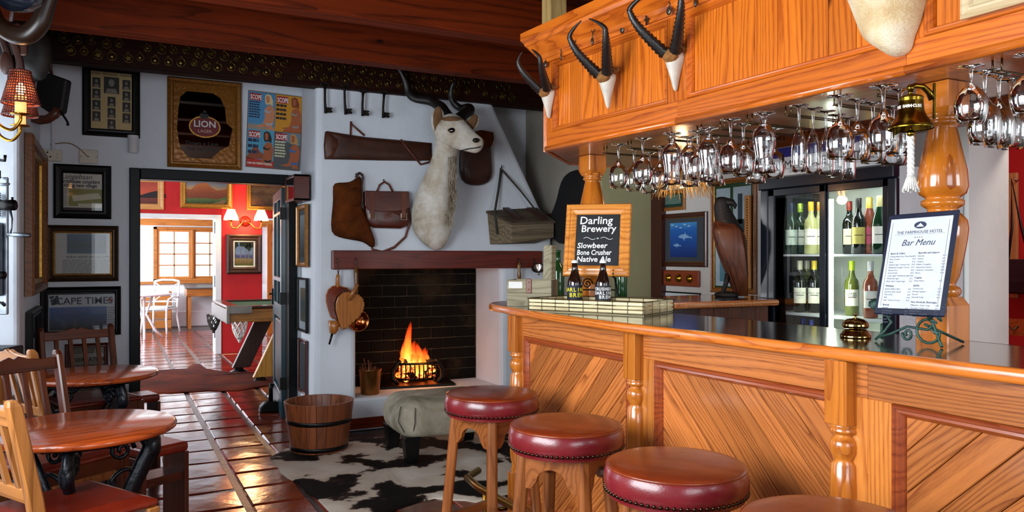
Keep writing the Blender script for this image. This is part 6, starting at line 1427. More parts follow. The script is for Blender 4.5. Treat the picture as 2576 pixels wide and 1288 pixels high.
MB().ell(kq(1137, 328, .497), (.028, .021, .015)).build('eye', EYE_M, kd); MB().ell(kq(1136, 327, .487), (.045, .03, .016)).build('eyelid', KB, kd)
MB().ell(kq(1197, 353, .525), (.026, .018, .02)).build('nose', plain('wet_nose', '#0c0a0a', .3), kd)
MB().tube([kq(1160, 379, .50), kq(1178, 374, .518), kq(1198, 372, .53), kq(1210, 368, .53)], .0035, 6).build('mouth', BLACK, kd)
def ear(pts, wd, mat, inner):
    rg = []; n = len(pts)
    for i, (u, v, z) in enumerate(pts):
        w_ = wd[i] * ks; c = Vector(kq(u, v, z)); rg.append([tuple(c + Vector((w_ * math.cos(a), .0, w_ * .35 * math.sin(a) - w_ * .25 * math.cos(a) ** 2))) for a in [2 * PI * k / 12 for k in range(12)]])
    e = MB().loft(rg).build('ear', mat, kd, sub=1)
    rg = []
    for i, (u, v, z) in enumerate(pts):
        w_ = wd[i] * ks * .62; c = Vector(kq(u, v, z + .012)); rg.append([tuple(c + Vector((w_ * math.cos(a), .0, w_ * .3 * math.sin(a) + .008))) for a in [2 * PI * k / 10 for k in range(10)]])
    MB().loft(rg).build('ear_lining', inner, e)
ear([(1106, 346, .42), (1104, 330, .43), (1102, 310, .44), (1101, 290, .44), (1102, 274, .44), (1103, 268, .44)], [8, 15, 18, 17, 11, 3], KF, KB)
ear([(1172, 338, .36), (1178, 328, .36), (1184, 314, .36), (1189, 302, .36), (1193, 293, .36), (1195, 288, .36)], [9, 16, 20, 18, 11, 3], KF, KB)
KH = plain('kudu_horn', '#15100d', .45, .35, 12, .3)
for pts in ([kq(1133, 306, .40), kq(1120, 285, .38), kq(1104, 266, .34), kq(1078, 252, .30), kq(1046, 248, .28), kq(1028, 232, .27), kq(1020, 205, .28), kq(1008, 180, .3), kq(998, 166, .3)], [kq(1150, 306, .39), kq(1162, 292, .36), kq(1180, 280, .30), kq(1180, 271, .25), kq(1158, 272, .2), kq(1139, 256, .2), kq(1134, 234, .22), kq(1138, 214, .24), kq(1146, 204, .24)]):
    sp_ = spline(pts); MB().tube(sp_, [.045 * (1 - i / 42) ** .6 + .004 + .002 * math.sin(i * .9) for i in range(41)], 10, flat=(1, .85)).build('horn', KH, kd)
b = MB(); r_ = random.Random(2)
for k in range(260):
    q_ = r_.random(); v0 = 392 + q_ * 170; u0 = 1143 - max(0, q_ - .6) * 30 + r_.uniform(-16, 3); z0 = .44 - q_ * .2
    L = r_.uniform(14, 34) * (1.2 if q_ < .2 else .8); a = kq(u0, v0, z0); e = kq(u0 + r_.uniform(-3, 8), v0 + L, z0 + .03); b.tube([a, e], [.0045, .001], 4)
o = b.build('throat_mane', fur_mat('mane', [(.3, '#6a5a44'), (.5, '#a89a84'), (.75, '#d8d0c2')]), kd); o['kind'] = 'stuff'
# horse brasses on the beam
BRS = plain('tarnished_brass', '#7e6832', .34, .4, 30, metal=1.0)
def brass_mesh(k):
    m = MB(); r = .027 - .002 * (k % 3)
    m.tube([(r * math.cos(a), r * math.sin(a), .004) for a in [2 * PI * i / 18 for i in range(18)]], .0024, 5, True)
    m.tube([(-.008, r + .004, .004), (0, r + .012, .004), (.008, r + .004, .004)], .003, 5)
    if k == 0: m.prism([(r * (.75 if i % 2 else .35) * math.cos(i * PI / 5), r * (.75 if i % 2 else .35) * math.sin(i * PI / 5)) for i in range(10)], .002, .006)
    elif k == 1: m.ell((0, 0, .005), (.012, .014, .004), 10, 6); m.tube([(0, -r, .004), (0, r, .004)], .0025, 5)
    elif k == 2:
        for i in range(6): m.tube([(0, 0, .004), (r * math.cos(i * PI / 3), r * math.sin(i * PI / 3), .004)], .0022, 5)
        m.ell((0, 0, .005), (.008, .008, .004), 8, 5)
    else: m.prism([(-.016, -.01), (.01, -.012), (.016, .002), (.008, .014), (-.004, .008), (-.014, .006)], .002, .006); m.tube([(-r, 0, .004), (-.012, 0, .004)], .0025, 5)
    me = m.mesh('horse_brass'); me.materials.append(BRS); return me
BM = [brass_mesh(k) for k in range(4)]; cnt = [0, 0]; r_ = random.Random(21)
for row, z in ((0, 2.768), (1, 2.685)):
    x = -.28 + row * .04
    while x < 3.02:
        if not (r_.random() < .08):
            o = link('horse_brass', BM[r_.randrange(4)], None, M=wallM((x + r_.uniform(-.008, .008), 5.8385, z + r_.uniform(-.01, .01)), (0, -1, 0), roll=r_.uniform(-.2, .2)) @ Matrix.Scale(r_.uniform(.85, 1.15), 4))
            tag(o, 'round tarnished horse brass nailed in the %s row on the dark beam' % ('upper', 'lower')[row], 'horse brass', ('upper', 'lower')[row] + ' row of horse brasses on the beam')
        x += .083
# small frames on the side of the chimney breast
def onS(v0, v1, y0, y1, u=760):
    zt = at(u, v0, X=1.355).z; zb = at(u, v1, X=1.355).z; return wallM((1.352, (y0 + y1) / 2, (zt + zb) / 2), (-1, 0, 0)), y1 - y0, zt - zb
M, w_, h_ = onS(517, 671, 6.06, 6.40); t = framed('side_picture', 'gilt and walnut framed glazed picture, uppermost on the chimney side', 'picture', M, w_, h_, .04, GOLDW, .03, back=ink('#3a4450'))
card(-w_ / 2 + .07, w_ / 2 - .07, -h_ / 2 + .08, h_ / 2 - .08, .008).build('print', paint('paint_dim', [(0, '#2a2a2a'), (.5, '#6a7078'), (1, '#9aa4ac')], 1, 3, .4), t)
M, w_, h_ = onS(698, 832, 6.06, 6.40); t = framed('side_picture', 'black framed picture with pale mount, middle of the chimney side', 'picture', M, w_, h_, .018, BLACK, .025, back=ink('#c8d0d8'))
card(-w_ / 2 + .07, w_ / 2 - .07, -h_ / 2 + .08, h_ / 2 - .08, .008).build('print', paint('paint_town', [(0, '#6a6a5a'), (.5, '#4a5a60'), (1, '#8a7a5a')], 1, 6, .6), t)
M, w_, h_ = onS(851, 985, 6.09, 6.38); t = framed('side_picture', 'narrow dark framed picture, lowest on the chimney side', 'picture', M, w_, h_, .03, MAHOG, .02, back=ink('#5a626a'))
p = at(752, 475, X=1.3); t = thing('display_case', 'small glazed mahogany display case fixed high on the chimney side', 'display case', wallM((1.353, 6.2, p.z), (-1, 0, 0)))
b = MB(); w_, h_, d_ = .36, .2, .12; b.box(-w_ / 2, w_ / 2, h_ / 2 - .02, h_ / 2, 0, d_); b.box(-w_ / 2, w_ / 2, -h_ / 2, -h_ / 2 + .02, 0, d_); b.box(-w_ / 2, -w_ / 2 + .02, -h_ / 2, h_ / 2, 0, d_); b.box(w_ / 2 - .02, w_ / 2, -h_ / 2, h_ / 2, 0, d_); b.box(-w_ / 2, w_ / 2, -h_ / 2, h_ / 2, 0, .01); b.build('case', MAHOG, t, bevel=.004)
card(-w_ / 2 + .02, w_ / 2 - .02, -h_ / 2 + .02, h_ / 2 - .02, d_ - .005).build('glass', GLASS, t); card(-w_ / 2 + .03, w_ / 2 - .03, -h_ / 2 + .03, h_ / 2 - .03, .015).build('lining', ink('#5a1a14'), t)
# dark niche right of the hood: shelf and black coat
t = thing('niche_shelf', 'red brown shelf in the dark recess right of the chimney', 'shelf', T(3.425, 6.0, 1.62)); MB().box(0, .03, 0, .4, 0, .1).build('shelf_front', MB_, t); MB().box(-.02, .0, -.12, .0, -.02, .1).build('bracket', MB_, t) 
o_ = at(1450, 510, X=3.455); M = wallM(o_, (-1, 0, 0))
def q(u, v, z=0.0): p_ = at(u, v, X=3.455); return (-(p_.y - o_.y), p_.z - o_.z, z)
t = thing('black_coat', 'black coat hanging in the shadow behind the turned column', 'coat', M)
sheetbag([(1435, 436), (1455, 425), (1485, 428), (1500, 446), (1504, 480), (1504, 620), (1400, 620), (1388, 580), (1400, 545), (1418, 505), (1425, 465)], .06, q, 6, .05).build('coat_cloth', plain('black_cloth', '#07070a', .9, .2), t, sub=1)
# ------------------------------------------------------------------ framed newspapers and signs on the door wall
def onB(u0, u1, v0, v1): return rm(u0, u1, v0, v1, YB, .002)
M, w_, h_ = onB(207, 352, 157, 340); t = framed('cabinet_portraits', 'black framed sheet of small portrait photographs high on the white wall', 'picture', M, w_, h_, .055, BLACK, .025, back=ink('#c4ac7c'))
text('Eerste  Afrikaner  Kabinet', .027, T(0, h_ * .355, .0075), ink('#4a3a26'), t, align='CENTER')
SEP, SEPL = ink('#2c2824'), ink('#8a8074')
cols = [(-w_ * .26, [.2, .07, -.06, -.19]), (0, [-.01, -.14, -.27]), (w_ * .26, [.2, .07, -.06, -.19])]
for x, ys in cols:
    for y in ys: 
        o = flat(t, 'portrait', SEP, [rect(x - .026, x + .026, h_ * y * 1.2 - .036, h_ * y * 1.2 + .036)], .0075); flat(o, 'portrait_figure', SEPL, [blob(x, h_ * y * 1.2 + .01, .009, .013, 10, 1, 0), [(x - .018, h_ * y * 1.2 - .034), (x - .012, h_ * y * 1.2 - .012), (x + .012, h_ * y * 1.2 - .012), (x + .018, h_ * y * 1.2 - .034)]], .008)
o = flat(t, 'portrait', SEP, [rect(-.05, .05, h_ * .1, h_ * .33)], .0075); flat(o, 'portrait_figure', SEPL, [blob(.0, h_ * .25, .02, .028, 12, 1, 0), [(-.04, h_ * .105), (-.03, h_ * .17), (.03, h_ * .17), (.04, h_ * .105)]], .008)
# beer mirror
M, w_, h_ = onB(420, 606, 193, 420); t = framed('lager_mirror', 'gilt framed lager advertising mirror printed with a beer drop pattern', 'mirror sign', M, w_, h_, .045, GOLDW, .035, glass=False)
a, b_ = w_ / 2 - .045, h_ / 2 - .045
m, nt, bb = newmat('beer_gold'); setb(bb, .25, metal=.3, coat=.3); mp = coords(nt, rand=False); vv = N(nt, 'ShaderNodeTexVoronoi', i_Scale=34.0); nt.links.new(mp.outputs[0], vv.inputs['Vector'])
r = ramp(nt, [(.1, S('#b07a28')), (.3, S('#7e4e10')), (.6, S('#8a5614'))]); nt.links.new(vv.outputs['Distance'], r.inputs[0]); nt.links.new(r.outputs[0], bb.inputs['Base Color']); bump(nt, bb, vv.outputs['Distance'], .2, .006)
card(-a, a, -b_, b_, .008).build('beer_print', m, t)
sh_ = [(-.19, .2), (-.14, .25), (.06, .25), (.12, .22), (.16, .14), (.17, .02), (.22, -.02), (.19, -.16), (.12, -.2), (.05, -.27), (-.12, -.27), (-.19, -.2), (-.215, -.05), (-.205, .1)]
flat(t, 'mirror_window', plain('mirror_silver', '#7a7064', .03, 0, metal=1.0), [[(x * w_ / .58, y * h_ / .7) for x, y in sh_]], .010)
flat(t, 'crest_rim', GILT, [blob(.0, -.02, .115, .085, 24, 1, 0)], .0115); flat(t, 'crest_red', ink('#6a1414'), [blob(0, -.02, .105, .075, 24, 1, 0)], .0122)
flat(t, 'crest_badge', ink('#1a1a1a'), [blob(-.005, .065, .034, .024, 14, 1, .05), [(-.02, .08), (-.005, .11), (.01, .1), (.012, .08)]], .0128)
text('LION', .07, T(0, -.022, .0128), ink('#d8d8d8'), t, align='CENTER', bold=.001); text('LAGER', .034, T(0, -.065, .0128), ink('#c8a8a0'), t, align='CENTER')
text('Down a Lion', .045, T(-.02, -.165, .0128), ink('#161210'), t, align='CENTER', bold=.0008); text('feel satisfied', .045, T(-.02, -.205, .0128), ink('#161210'), t, align='CENTER', bold=.0008)
# four magazine covers
M, w_, h_ = onB(622, 755, 231, 421); M = M @ R(-.035)
t = thing('magazine_board', 'board of four colourful swimsuit magazine covers over the door', 'poster', M); MB().box(-w_ / 2 - .004, w_ / 2 + .004, -h_ / 2 - .004, h_ / 2 + .004, 0, .018).build('board', plain('board_edge', '#6a5a4a', .6), t)
SK, SK2, HAIR, HAIR2, HAIR3 = ink('#c8825c'), ink('#a4562e'), ink('#dcc08a'), ink('#7a3416'), ink('#1e120e')
def cover(cx, cy, bgc, fig):
    x0, x1, y0, y1 = cx, cx + w_ / 2 - .002, cy, cy + h_ / 2 - .002
    o = flat(t, 'cover', ink(bgc), [rect(x0, x1, y0, y1)], .0184)
    flat(o, 'masthead', ink('#a01c20'), [rect(x0 + .008, x0 + .098, y1 - .068, y1 - .012)], .0188); text('SCOPE', .052, T(x0 + .012, y1 - .06, .0191), ink('#ece8e4'), o, sx=.56, bold=.0012, name='masthead_lettering')
    for mat, polys, z in fig(x0, x1, y0, y1): flat(o, 'cover_print', mat, polys, z)
W2, H2 = w_ / 2, h_ / 2
def fg(scale_pts): return scale_pts
def sitting(x0, y0, mir, skin, hair, suit, txt, tcol, extra):
    def P(q): return [(x0 + (W2 - a * W2 if mir else a * W2), y0 + b_ * H2) for a, b_ in q]
    out = [(ink(tcol), lines(x0 + .006, x0 + W2 * .46, y0 + H2 * .74, y0 + H2 * .28, txt, .45, 5), .0187)]
    for c_, q in extra: out.append((ink(c_), [P(q)], .0186))
    out += [(skin, [P([(.25, .1), (.55, .16), (.62, .34), (.6, .55), (.7, .66), (.8, .68), (.92, .64), (.98, .5), (.96, .3), (.9, .1), (.98, .03), (.7, .03), (.72, .1), (.5, .06)])], .0188), (hair, [P([(.6, .92), (.7, .97), (.82, .94), (.9, .8), (.9, .66), (.8, .7), (.64, .68), (.6, .78)])], .0189), (skin, [P([(.64, .9), (.72, .93), (.78, .88), (.77, .76), (.71, .72), (.65, .76)])], .0190), (suit, [P([(.58, .5), (.7, .46), (.82, .47), (.86, .56), (.78, .5), (.7, .52), (.62, .56)]), P([(.62, .2), (.8, .18), (.92, .22), (.9, .15), (.72, .12)])], .0191)]
    return out
cover(-w_ / 2, .0, '#4a8ab8', lambda x0, x1, y0, y1: sitting(x0, y0, False, SK, HAIR, ink('#a8a8ac'), 7, '#102038', [('#9a8a78', [(0, 0), (1, 0), (1, .1), (0, .14)])]))
cover(.001, .0, '#c88a18', lambda x0, x1, y0, y1: sitting(x0, y0, False, SK2, HAIR2, ink('#8a8480'), 4, '#20140a', [('#a8501c', [(.3, 0), (1, 0), (1, .3), (.4, .12)])]))
cover(-w_ / 2, -h_ / 2 + .002, '#4a98b8', lambda x0, x1, y0, y1: sitting(x0, y0, False, SK2, HAIR3, ink('#1c1a1e'), 3, '#14284a', [('#b02420', [(0, 0), (1, 0), (1, .18), (0, .22)]), ('#8a4426', [(0, .26), (.3, .58), (.5, .4), (.75, .3), (.6, .22), (0, .2)])]))
cover(.001, -h_ / 2 + .002, '#4a4e50', lambda x0, x1, y0, y1: sitting(x0, y0, False, SK2, ink('#b08a50'), ink('#1e64a8'), 6, '#c8c8a0', [('#6a7884', [(.3, .75), (1, .65), (1, 1), (.3, 1)])]))
text('CUBAN GIRL TRAINING GUERRILLAS', .022, T(-w_ / 2 + .005, -h_ / 2 + .022, .0193), ink('#e8d8d0'), t, sx=.52, bold=.0006, name='cover_line')
# newspapers
M, w_, h_ = onB(135, 280, 412, 549); t = framed('newspaper_frame', 'black framed newspaper page about a new village, uppermost of the newspaper frames', 'newspaper', M, w_, h_, .06, BLACK, .03, back=plain('brown_mount', '#3a241c', .8))
pw, ph = .15, .115; cx, cy = .0, .0
flat(t, 'newsprint', ink('#c4c0b4'), [rect(cx - pw, cx + pw, cy - ph, cy + ph + .015)], .0072)
text('Langebaan', .05, T(cx - pw + .01, cy + .092, .008), ink('#28282a'), t, shear=.3, sx=.95); text('Farmhouse considers', .036, T(cx - pw + .005, cy + .062, .008), INK, t, bold=.0009, sx=.82); text('building new village', .036, T(cx - pw + .005, cy + .034, .008), INK, t, bold=.0009, sx=.84)
flat(t, 'news_photo', ink('#8a8440'), [rect(cx - .09, cx + pw - .005, cy - ph + .01, cy + .022)], .0078); flat(t, 'news_photo_roofs', ink('#c8c0a8'), [[(cx - .07, cy - .03), (cx + .1, cy - .005), (cx + .12, cy - .045), (cx - .06, cy - .07)], rect(cx - .03, cx + .13, cy - ph + .002, cy - ph + .03)], .0082); flat(t, 'news_column', ink('#76746c'), lines(cx - pw + .004, cx - .095, cy + .022, cy - ph + .005, 14, .5, 3), .008)
M, w_, h_ = onB(116, 298, 566, 709); t = framed('newspaper_frame', 'gilt edged framed newspaper cutting with sea photograph and strong reflections', 'newspaper', M, w_, h_, .045, plain('dark_gilt', '#3a2814', .35, .3, 40, metal=.4), .035, back=ink('#b8b8b4'), slip=(.012, GILT))
flat(t, 'news_photo', paint('paint_dusk', [(0, '#1c3a5a'), (.4, '#1c3030'), (1, '#2a4a6a')], 1, 2, .2), [rect(-.1, .15, -.0, .14)], .0076); flat(t, 'news_column', ink('#8a8a86'), lines(-.13, .2, -.045, -.15, 9, .5, 8), .0076); text('makes waves among surfers', .026, T(.04, -.032, .0078), INK, t, align='CENTER')
M, w_, h_ = onB(101, 304, 723, 849); t = framed('newspaper_frame', 'wide black framed newspaper front page below the other cuttings', 'newspaper', M, w_, h_, .04, BLACK, .03, back=plain('dark_blue_mount', '#12161e', .8))
pw = .215; flat(t, 'newsprint', ink('#b4b8bc'), [rect(-pw + .01, pw + .01, -h_ / 2 + .04, h_ / 2 - .055)], .0072); text('CAPE TIMES', .07, T(.02, h_ / 2 - .125, .008), ink('#2a3246'), t, align='CENTER', bold=.0008)
flat(t, 'news_photo', paint('paint_night', [(0, '#14141e'), (.4, '#1c2c50'), (1, '#34508a')], 1, 3, .4), [rect(-pw + .015, pw - .05, -h_ / 2 + .045, h_ / 2 - .145)], .0078); flat(t, 'news_column', ink('#6a6c70'), lines(pw - .045, pw + .005, h_ / 2 - .15, -h_ / 2 + .05, 12, .5, 2), .0078); flat(t, 'small_photo', ink('#1c2430'), [[(-pw + .015, h_ / 2 - .065), (-pw + .07, h_ / 2 - .06), (-pw + .08, h_ / 2 - .12), (-pw + .03, h_ / 2 - .13)]], .0078)
flat(t, 'corner_badge', ink('#a85030'), [blob(pw - .03, h_ / 2 - .1, .022, .014, 10, 3, .2)], .0078)
M, w_, h_ = onB(163, 273, 866, 1010); t = framed('newspaper_frame', 'brown framed newspaper page half hidden behind the far table', 'newspaper', M, w_, h_, .03, MAHOG, .02, back=ink('#8a8478')); text('OBSERVATION', .04, T(0, .075, .0078), INK, t, align='CENTER', bold=.0006); flat(t, 'news_column', ink('#4a463e'), lines(-.12, .06, .17, .13, 3, .4, 3) + lines(-.12, .12, .05, -.14, 14, .5, 4), .0076)
# sockets, pipe and cable
SOC = plain('ivory_plastic', '#c8c0b0', .4, .03)
M, w_, h_ = onB(107, 157, 376, 405); t = thing('wall_socket', 'ivory double wall socket with switch in the room corner', 'socket', M); MB().box(-w_ / 2, w_ / 2, -h_ / 2, h_ / 2, 0, .022).build('plate', SOC, t, bevel=.004)
for x, y in ((-.03, .02), (-.048, -.01), (-.012, -.01)): MB().cyl((x, y, .0215), (x, y, .0228), .006, n=10).build('pin_hole', BLACK, t)
MB().box(.025, .04, -.018, .018, .02, .028).build('rocker', SOC, t, bevel=.002)
M, w_, h_ = onB(199, 247, 376, 411); t = thing('blank_plate', 'square ivory cable plate above the newspaper frames', 'socket', M); MB().box(-w_ / 2, w_ / 2, -h_ / 2, h_ / 2, 0, .014).build('plate', SOC, t, bevel=.004)
for x in (-.05, 0, .05): MB().ell((x, 0, .014), .004, 6, 4).build('screw', TRM, t)
a, b_ = at(127, 362, Y=YB), at(222, 396, Y=YB); o = MB().tube(spline([(0, 0, -.005), (.1, -.01, .012), (b_.x - a.x - .07, -.01, b_.z - a.z + .09 - .02), (b_.x - a.x, -.012, b_.z - a.z)], 20), .004, 6).build('wall_cable', plain('tan_cable', '#8a6a4a', .5), M=T(a.x, YB - .004, a.z)); tag(o, 'thin tan cable looping between the two wall plates', 'cable')
M, w_, h_ = onB(323, 346, 342, 386); o = MB().lathe([(.03, -h_ / 2), (.034, -h_ / 2 + .01), (.034, h_ / 2 - .02), (.037, h_ / 2 - .018), (.037, h_ / 2)], 18).build('white_pipe_box', plain('white_pvc', '#d4d6d8', .3, .02), M=T(M.translation.x, YB - .038, M.translation.z)); tag(o, 'short white plastic pipe sensor beside the door head', 'sensor')
a, b_ = at(134, 280, Y=YB), at(134, 378, Y=YB); o = MB().cyl((0, 0, b_.z - a.z), (0, 0, .5), .012).build('conduit', WHITE, M=T(a.x, YB - .013, a.z)); tag(o, 'white painted conduit running down to the wall socket', 'conduit')

# ------------------------------------------------------------------ left wall: mirror, frame, lamp, hung curios
M = wallM((-.448, 5.84, 1.59), (1, 0, 0)); t = framed('wall_mirror', 'large gilt edged mirror on the left wall beside the corner', 'mirror', M, 1.1, .95, .06, wood('mirror_frame', '#4a2810', '#7a4a20', 'x', 40, .35, .2), .05, glass=False, slip=(.03, GILT))
card(-.46, .46, -.385, .385, .01).build('mirror_glass', plain('dark_mirror', '#3a3630', .04, 0, metal=1.0), t)
M = wallM((-.448, 5.7, .82), (1, 0, 0)); framed('corner_picture', 'small black framed picture on the left wall below the mirror', 'picture', M, .7, .4, .05, BLACK, .04, back=ink('#3a4450'))
# wicker wall lamp
lp = at(52, 262, T=3.3); sc_ = 3.3 / F
wl = thing('wicker_lamp', 'brass wall lamp with two glowing red wicker shades at the left edge', 'lamp', T(lp.x, lp.y, lp.z))
WK = plain('red_wicker', '#5a1c0c', .7, .3, 40)
def shade(cx, cy, cz, r0, r1, h):
    st_ = MB(); n = 34
    for i in range(n):
        a = 2 * PI * i / n; st_.tube([(cx + r0 * math.cos(a), cy + r0 * math.sin(a), cz), (cx + r1 * math.cos(a), cy + r1 * math.sin(a), cz + h)], .0022, 4)
    o = st_.build('shade_stakes', WK, wl)
    wv = MB()
    for j in range(13):
        q = j / 12; r = r0 + (r1 - r0) * q
        wv.tube([(cx + (r + .002 * (1 if (k + j) % 2 else -1)) * math.cos(2 * PI * k / n), cy + (r + .002 * (1 if (k + j) % 2 else -1)) * math.sin(2 * PI * k / n), cz + h * q) for k in range(n)], .0026 if 0 < j < 12 else .005, 4, True)
    wv.build('woven_shade', WK, o)
right = Vector((_c, -_s, 0)); fw_ = Vector((_s, _c, 0))
def lw(u, v, dz=0.0): return (right * ((u - 52) * sc_) + fw_ * dz + Vector((0, 0, (262 - v) * sc_)))
for u, v, dz, k in ((52, 260, 0, 1.0), (51, 290, .16, 1.0)):
    o_ = at(u, v, T=3.3 + dz) - lp; shade(o_.x, o_.y, o_.z, .07 * k, .036 * k, .135 * k)
    MB().cyl(tuple(o_ + Vector((0, 0, -.045))), tuple(o_ + Vector((0, 0, .035))), .0215, n=14).build('candle_tube', glow('lit_candle_tube', '#ffa060', 1.6), wl)
    MB().ell(tuple(o_ + Vector((0, 0, .06))), (.016, .016, .03)).build('bulb', glow('lamp_bulb', '#ffb060', 45.0), wl)
    MB().lathe([(.0, -.052), (.038, -.048), (.04, -.044), (.02, -.042)], 18, T(*o_)).build('drip_pan', BRASS, wl)
    e = o_ + Vector((0, 0, -.05)); MB().tube(spline([tuple(e), tuple(e + Vector((-.004, 0, -.03))), tuple(e + right * -.04 + Vector((0, 0, -.062))), tuple(e + right * -.09 + Vector((0, 0, -.04))), tuple(e + right * -.12 + Vector((0, 0, .02))), (-.58 - lp.x + .02, e.y, e.z + .03)], 24), .0065, 8).build('arm', BRASS, wl)
l = bpy.data.lights.new('wicker_lamp_light', 'POINT'); l.energy = 5; l.color = (1, .5, .2); l.shadow_soft_size = .03
o = bpy.data.objects.new('wicker_lamp_light', l); COL.objects.link(o); o.location = (lp.x, lp.y, lp.z + .06)
# curios hung high at the left edge (local x camera right, y up, z towards viewer)
def cam_frame(u, v, tt):
    o = at(u, v, T=tt); k = tt / F
    return frame(o, right, (0, 0, 1), -fw_), (lambda a, b_, z=0.0: ((a - u) * k, (v - b_) * k, z))
M, q = cam_frame(40, -30, 2.8); t = thing('steel_helmet', 'dark shiny steel helmet hanging from the beam at the top left', 'helmet', M)
MB().lathe([(.085, .0), (.08, -.03), (.068, -.065), (.045, -.09), (.02, -.104), (0, -.108)], 24, R(-PI / 2, 'X') @ R(0) , cap=False).build('helmet_dome', plain('gunmetal', '#141a26', .22, .2, coat=.4), t, M=R(PI / 2, 'X'))
M, q = cam_frame(60, 60, 3.1); t = thing('crescent_horn', 'big curved brown horn hanging below the beam at the top left', 'horn', M)
MB().tube(spline([q(-30, -10), q(-10, 50), q(25, 82), q(65, 88), q(98, 62), q(115, 20), q(130, -20)], 30), [.026 + .012 * math.sin(i / 30 * PI) for i in range(31)], 12).build('horn_body', plain('brown_horn', '#1e1007', .35, .4, 8, .1), t); MB().tube([q(112, -10), q(105, -60), q(100, -130)], .004, 5).build('hanging_cord', DLE, t)
M, q = cam_frame(30, 150, 3.9); t = thing('leather_harness', 'dark leather harness straps hanging on the left wall', 'harness', M)
for pts in ([q(-10, 60), q(10, 110), q(25, 160), q(28, 200)], [q(15, 70), q(40, 120), q(52, 170), q(50, 215)], [q(40, 60), q(58, 100), q(60, 140)]): MB().tube(spline(pts, 12), .02, 6, flat=(1, .3)).build('strap', DLE, t)
MB().ell(q(14, 158), (.03, .06, .015)).build('pad', DLE, t)
M, q = cam_frame(135, 240, 5.0); t = thing('black_case', 'black leather saddle case hanging in the dark corner', 'case', M)
MB().loft([[q(100, 205, -.03), q(128, 186, -.03), q(176, 203, -.03), q(163, 285, -.03), (q(140, 292, -.03)), q(96, 262, -.03)], [q(100, 205, .04), q(128, 186, .04), q(176, 203, .04), q(163, 285, .04), q(140, 292, .04), q(96, 262, .04)]], smooth=False).build('case_body', plain('black_hide', '#0a0908', .6, .2), t, bevel=.01)
MB().tube([q(130, 190), q(122, 150), q(112, 90)], .012, 6, flat=(1, .4)).build('case_strap', DLE, t)
M, q = cam_frame(120, 300, 4.9); t = thing('wooden_last', 'dark wooden tool with a hooked end below the black case', 'tool', M)
MB().tube([q(70, 296), q(100, 302), q(120, 300), q(138, 288), q(146, 272)], [.022, .03, .028, .03, .024], 8).build('tool_body', DKP, t); MB().tube(spline([q(150, 276), q(160, 292), q(168, 304), q(172, 314), q(168, 312)], 10), .007, 6).build('hook', IRON, t)
M, q = cam_frame(60, 130, 4.15); t = thing('old_saddle', 'old black leather saddle hanging in the top left corner', 'saddle', M)
sheetbag([(-30, 60), (40, 48), (100, 60), (132, 90), (140, 150), (118, 215), (96, 195), (84, 235), (62, 190), (40, 205), (20, 170), (-30, 180)], .03, lambda u, v: q(u, v), 12, .05).build('saddle_body', plain('saddle_leather', '#0c0805', .55, .3, 12, .4), t, sub=1)
MB().tube([q(40, 60, .04), q(45, 0, .03), q(50, -90, .0)], .014, 6, flat=(1, .4)).build('girth_strap', DLE, t); MB().tube([q(60, 150, .09), q(64, 190, .09), q(60, 222, .09), q(70, 224, .09), q(68, 190, .09)], .008, 6).build('stirrup', IRON, t)
# hand cranked machine on the window reveal
M, q = cam_frame(20, 600, 4.1); t = thing('hand_crank_machine', 'antique hand cranked iron machine fixed beside the left window', 'machine', M)
STE = plain('worn_steel', '#7a8088', .3, .25, 20, metal=.9)
MB().box(q(-25, 0)[0], q(14, 0)[0], q(0, 792)[1], q(0, 445)[1], -.03, -.01).build('back_plate', STE, t, bevel=.004)
b = MB()
for k in range(12): b.tube([q(2 + 8, 488 + k * 5, .03), q(-14, 490 + k * 5, .03)], .0045, 6)
b.build('ribbed_roller', BLACK, t)
MB().cyl(q(8, 517, .03), q(46, 517, .03), .028, n=16).build('drum', BLACK, t); MB().cyl(q(40, 505, .03), q(40, 497, .03), .006).build('oil_cup', BLACK, t)
MB().tube([q(38, 530, .04), q(43, 552, .045), q(43, 575, .05), q(40, 592, .05)], .007, 8).build('crank_arm', STE, t)
MB().tube([q(34, 590, .05), q(46, 591, .05), q(50, 591, .05), q(90, 593, .05)], [.009, .009, .013, .012], 10).build('crank_handle', STE, t)
MB().tube([q(-10, 464, .02), q(30, 464, .02)], .006, 8).build('spindle', STE, t); MB().tube([q(2, 430, .02), q(2, 450, .02)], .012, 8).build('upper_knob', BLACK, t)
MB().tube([q(-8, 402, .0), q(12, 404, .0), q(13, 390, .0)], .008, 8).build('hook_arm', BLACK, t); MB().cyl(q(-4, 692, .02), q(18, 692, .02), .02, n=12).build('lower_knob', BLACK, t); MB().tube([q(0, 760, .0), q(12, 770, .0)], .006, 6).build('bolt', BLACK, t)
MB().box(q(-20, 0)[0], q(6, 0)[0], q(0, 745)[1], q(0, 560)[1], -.01, .03).build('housing', STE, t, bevel=.01)
# window sill with box and blue coil
mb = MB(); mb.box(-1.05, -.47, 4.35, 5.06, .55, .60); struct(mb, 'trim_6', WHITE, 'white plastered ledge in the window bay', 'ledge')
M, q = cam_frame(8, 900, 4.0); o = MB().box(-.25, .02, -.09, .05, -.14, .02).build('black_box', BLACK, M=M, bevel=.006); tag(o, 'black tin box on the window ledge at the left edge', 'box')
M, q = cam_frame(48, 925, 4.4); o = MB().tube([(.045 * math.cos(a), .075 * math.sin(a), .01 * math.sin(2 * a)) for a in [2 * PI * k / 20 for k in range(20)]], .016, 8, True).build('blue_coil', plain('blue_enamel', '#2a4a7a', .3, .1), M=M); tag(o, 'blue ring handle leaning on the window ledge behind the chairs', 'ring')

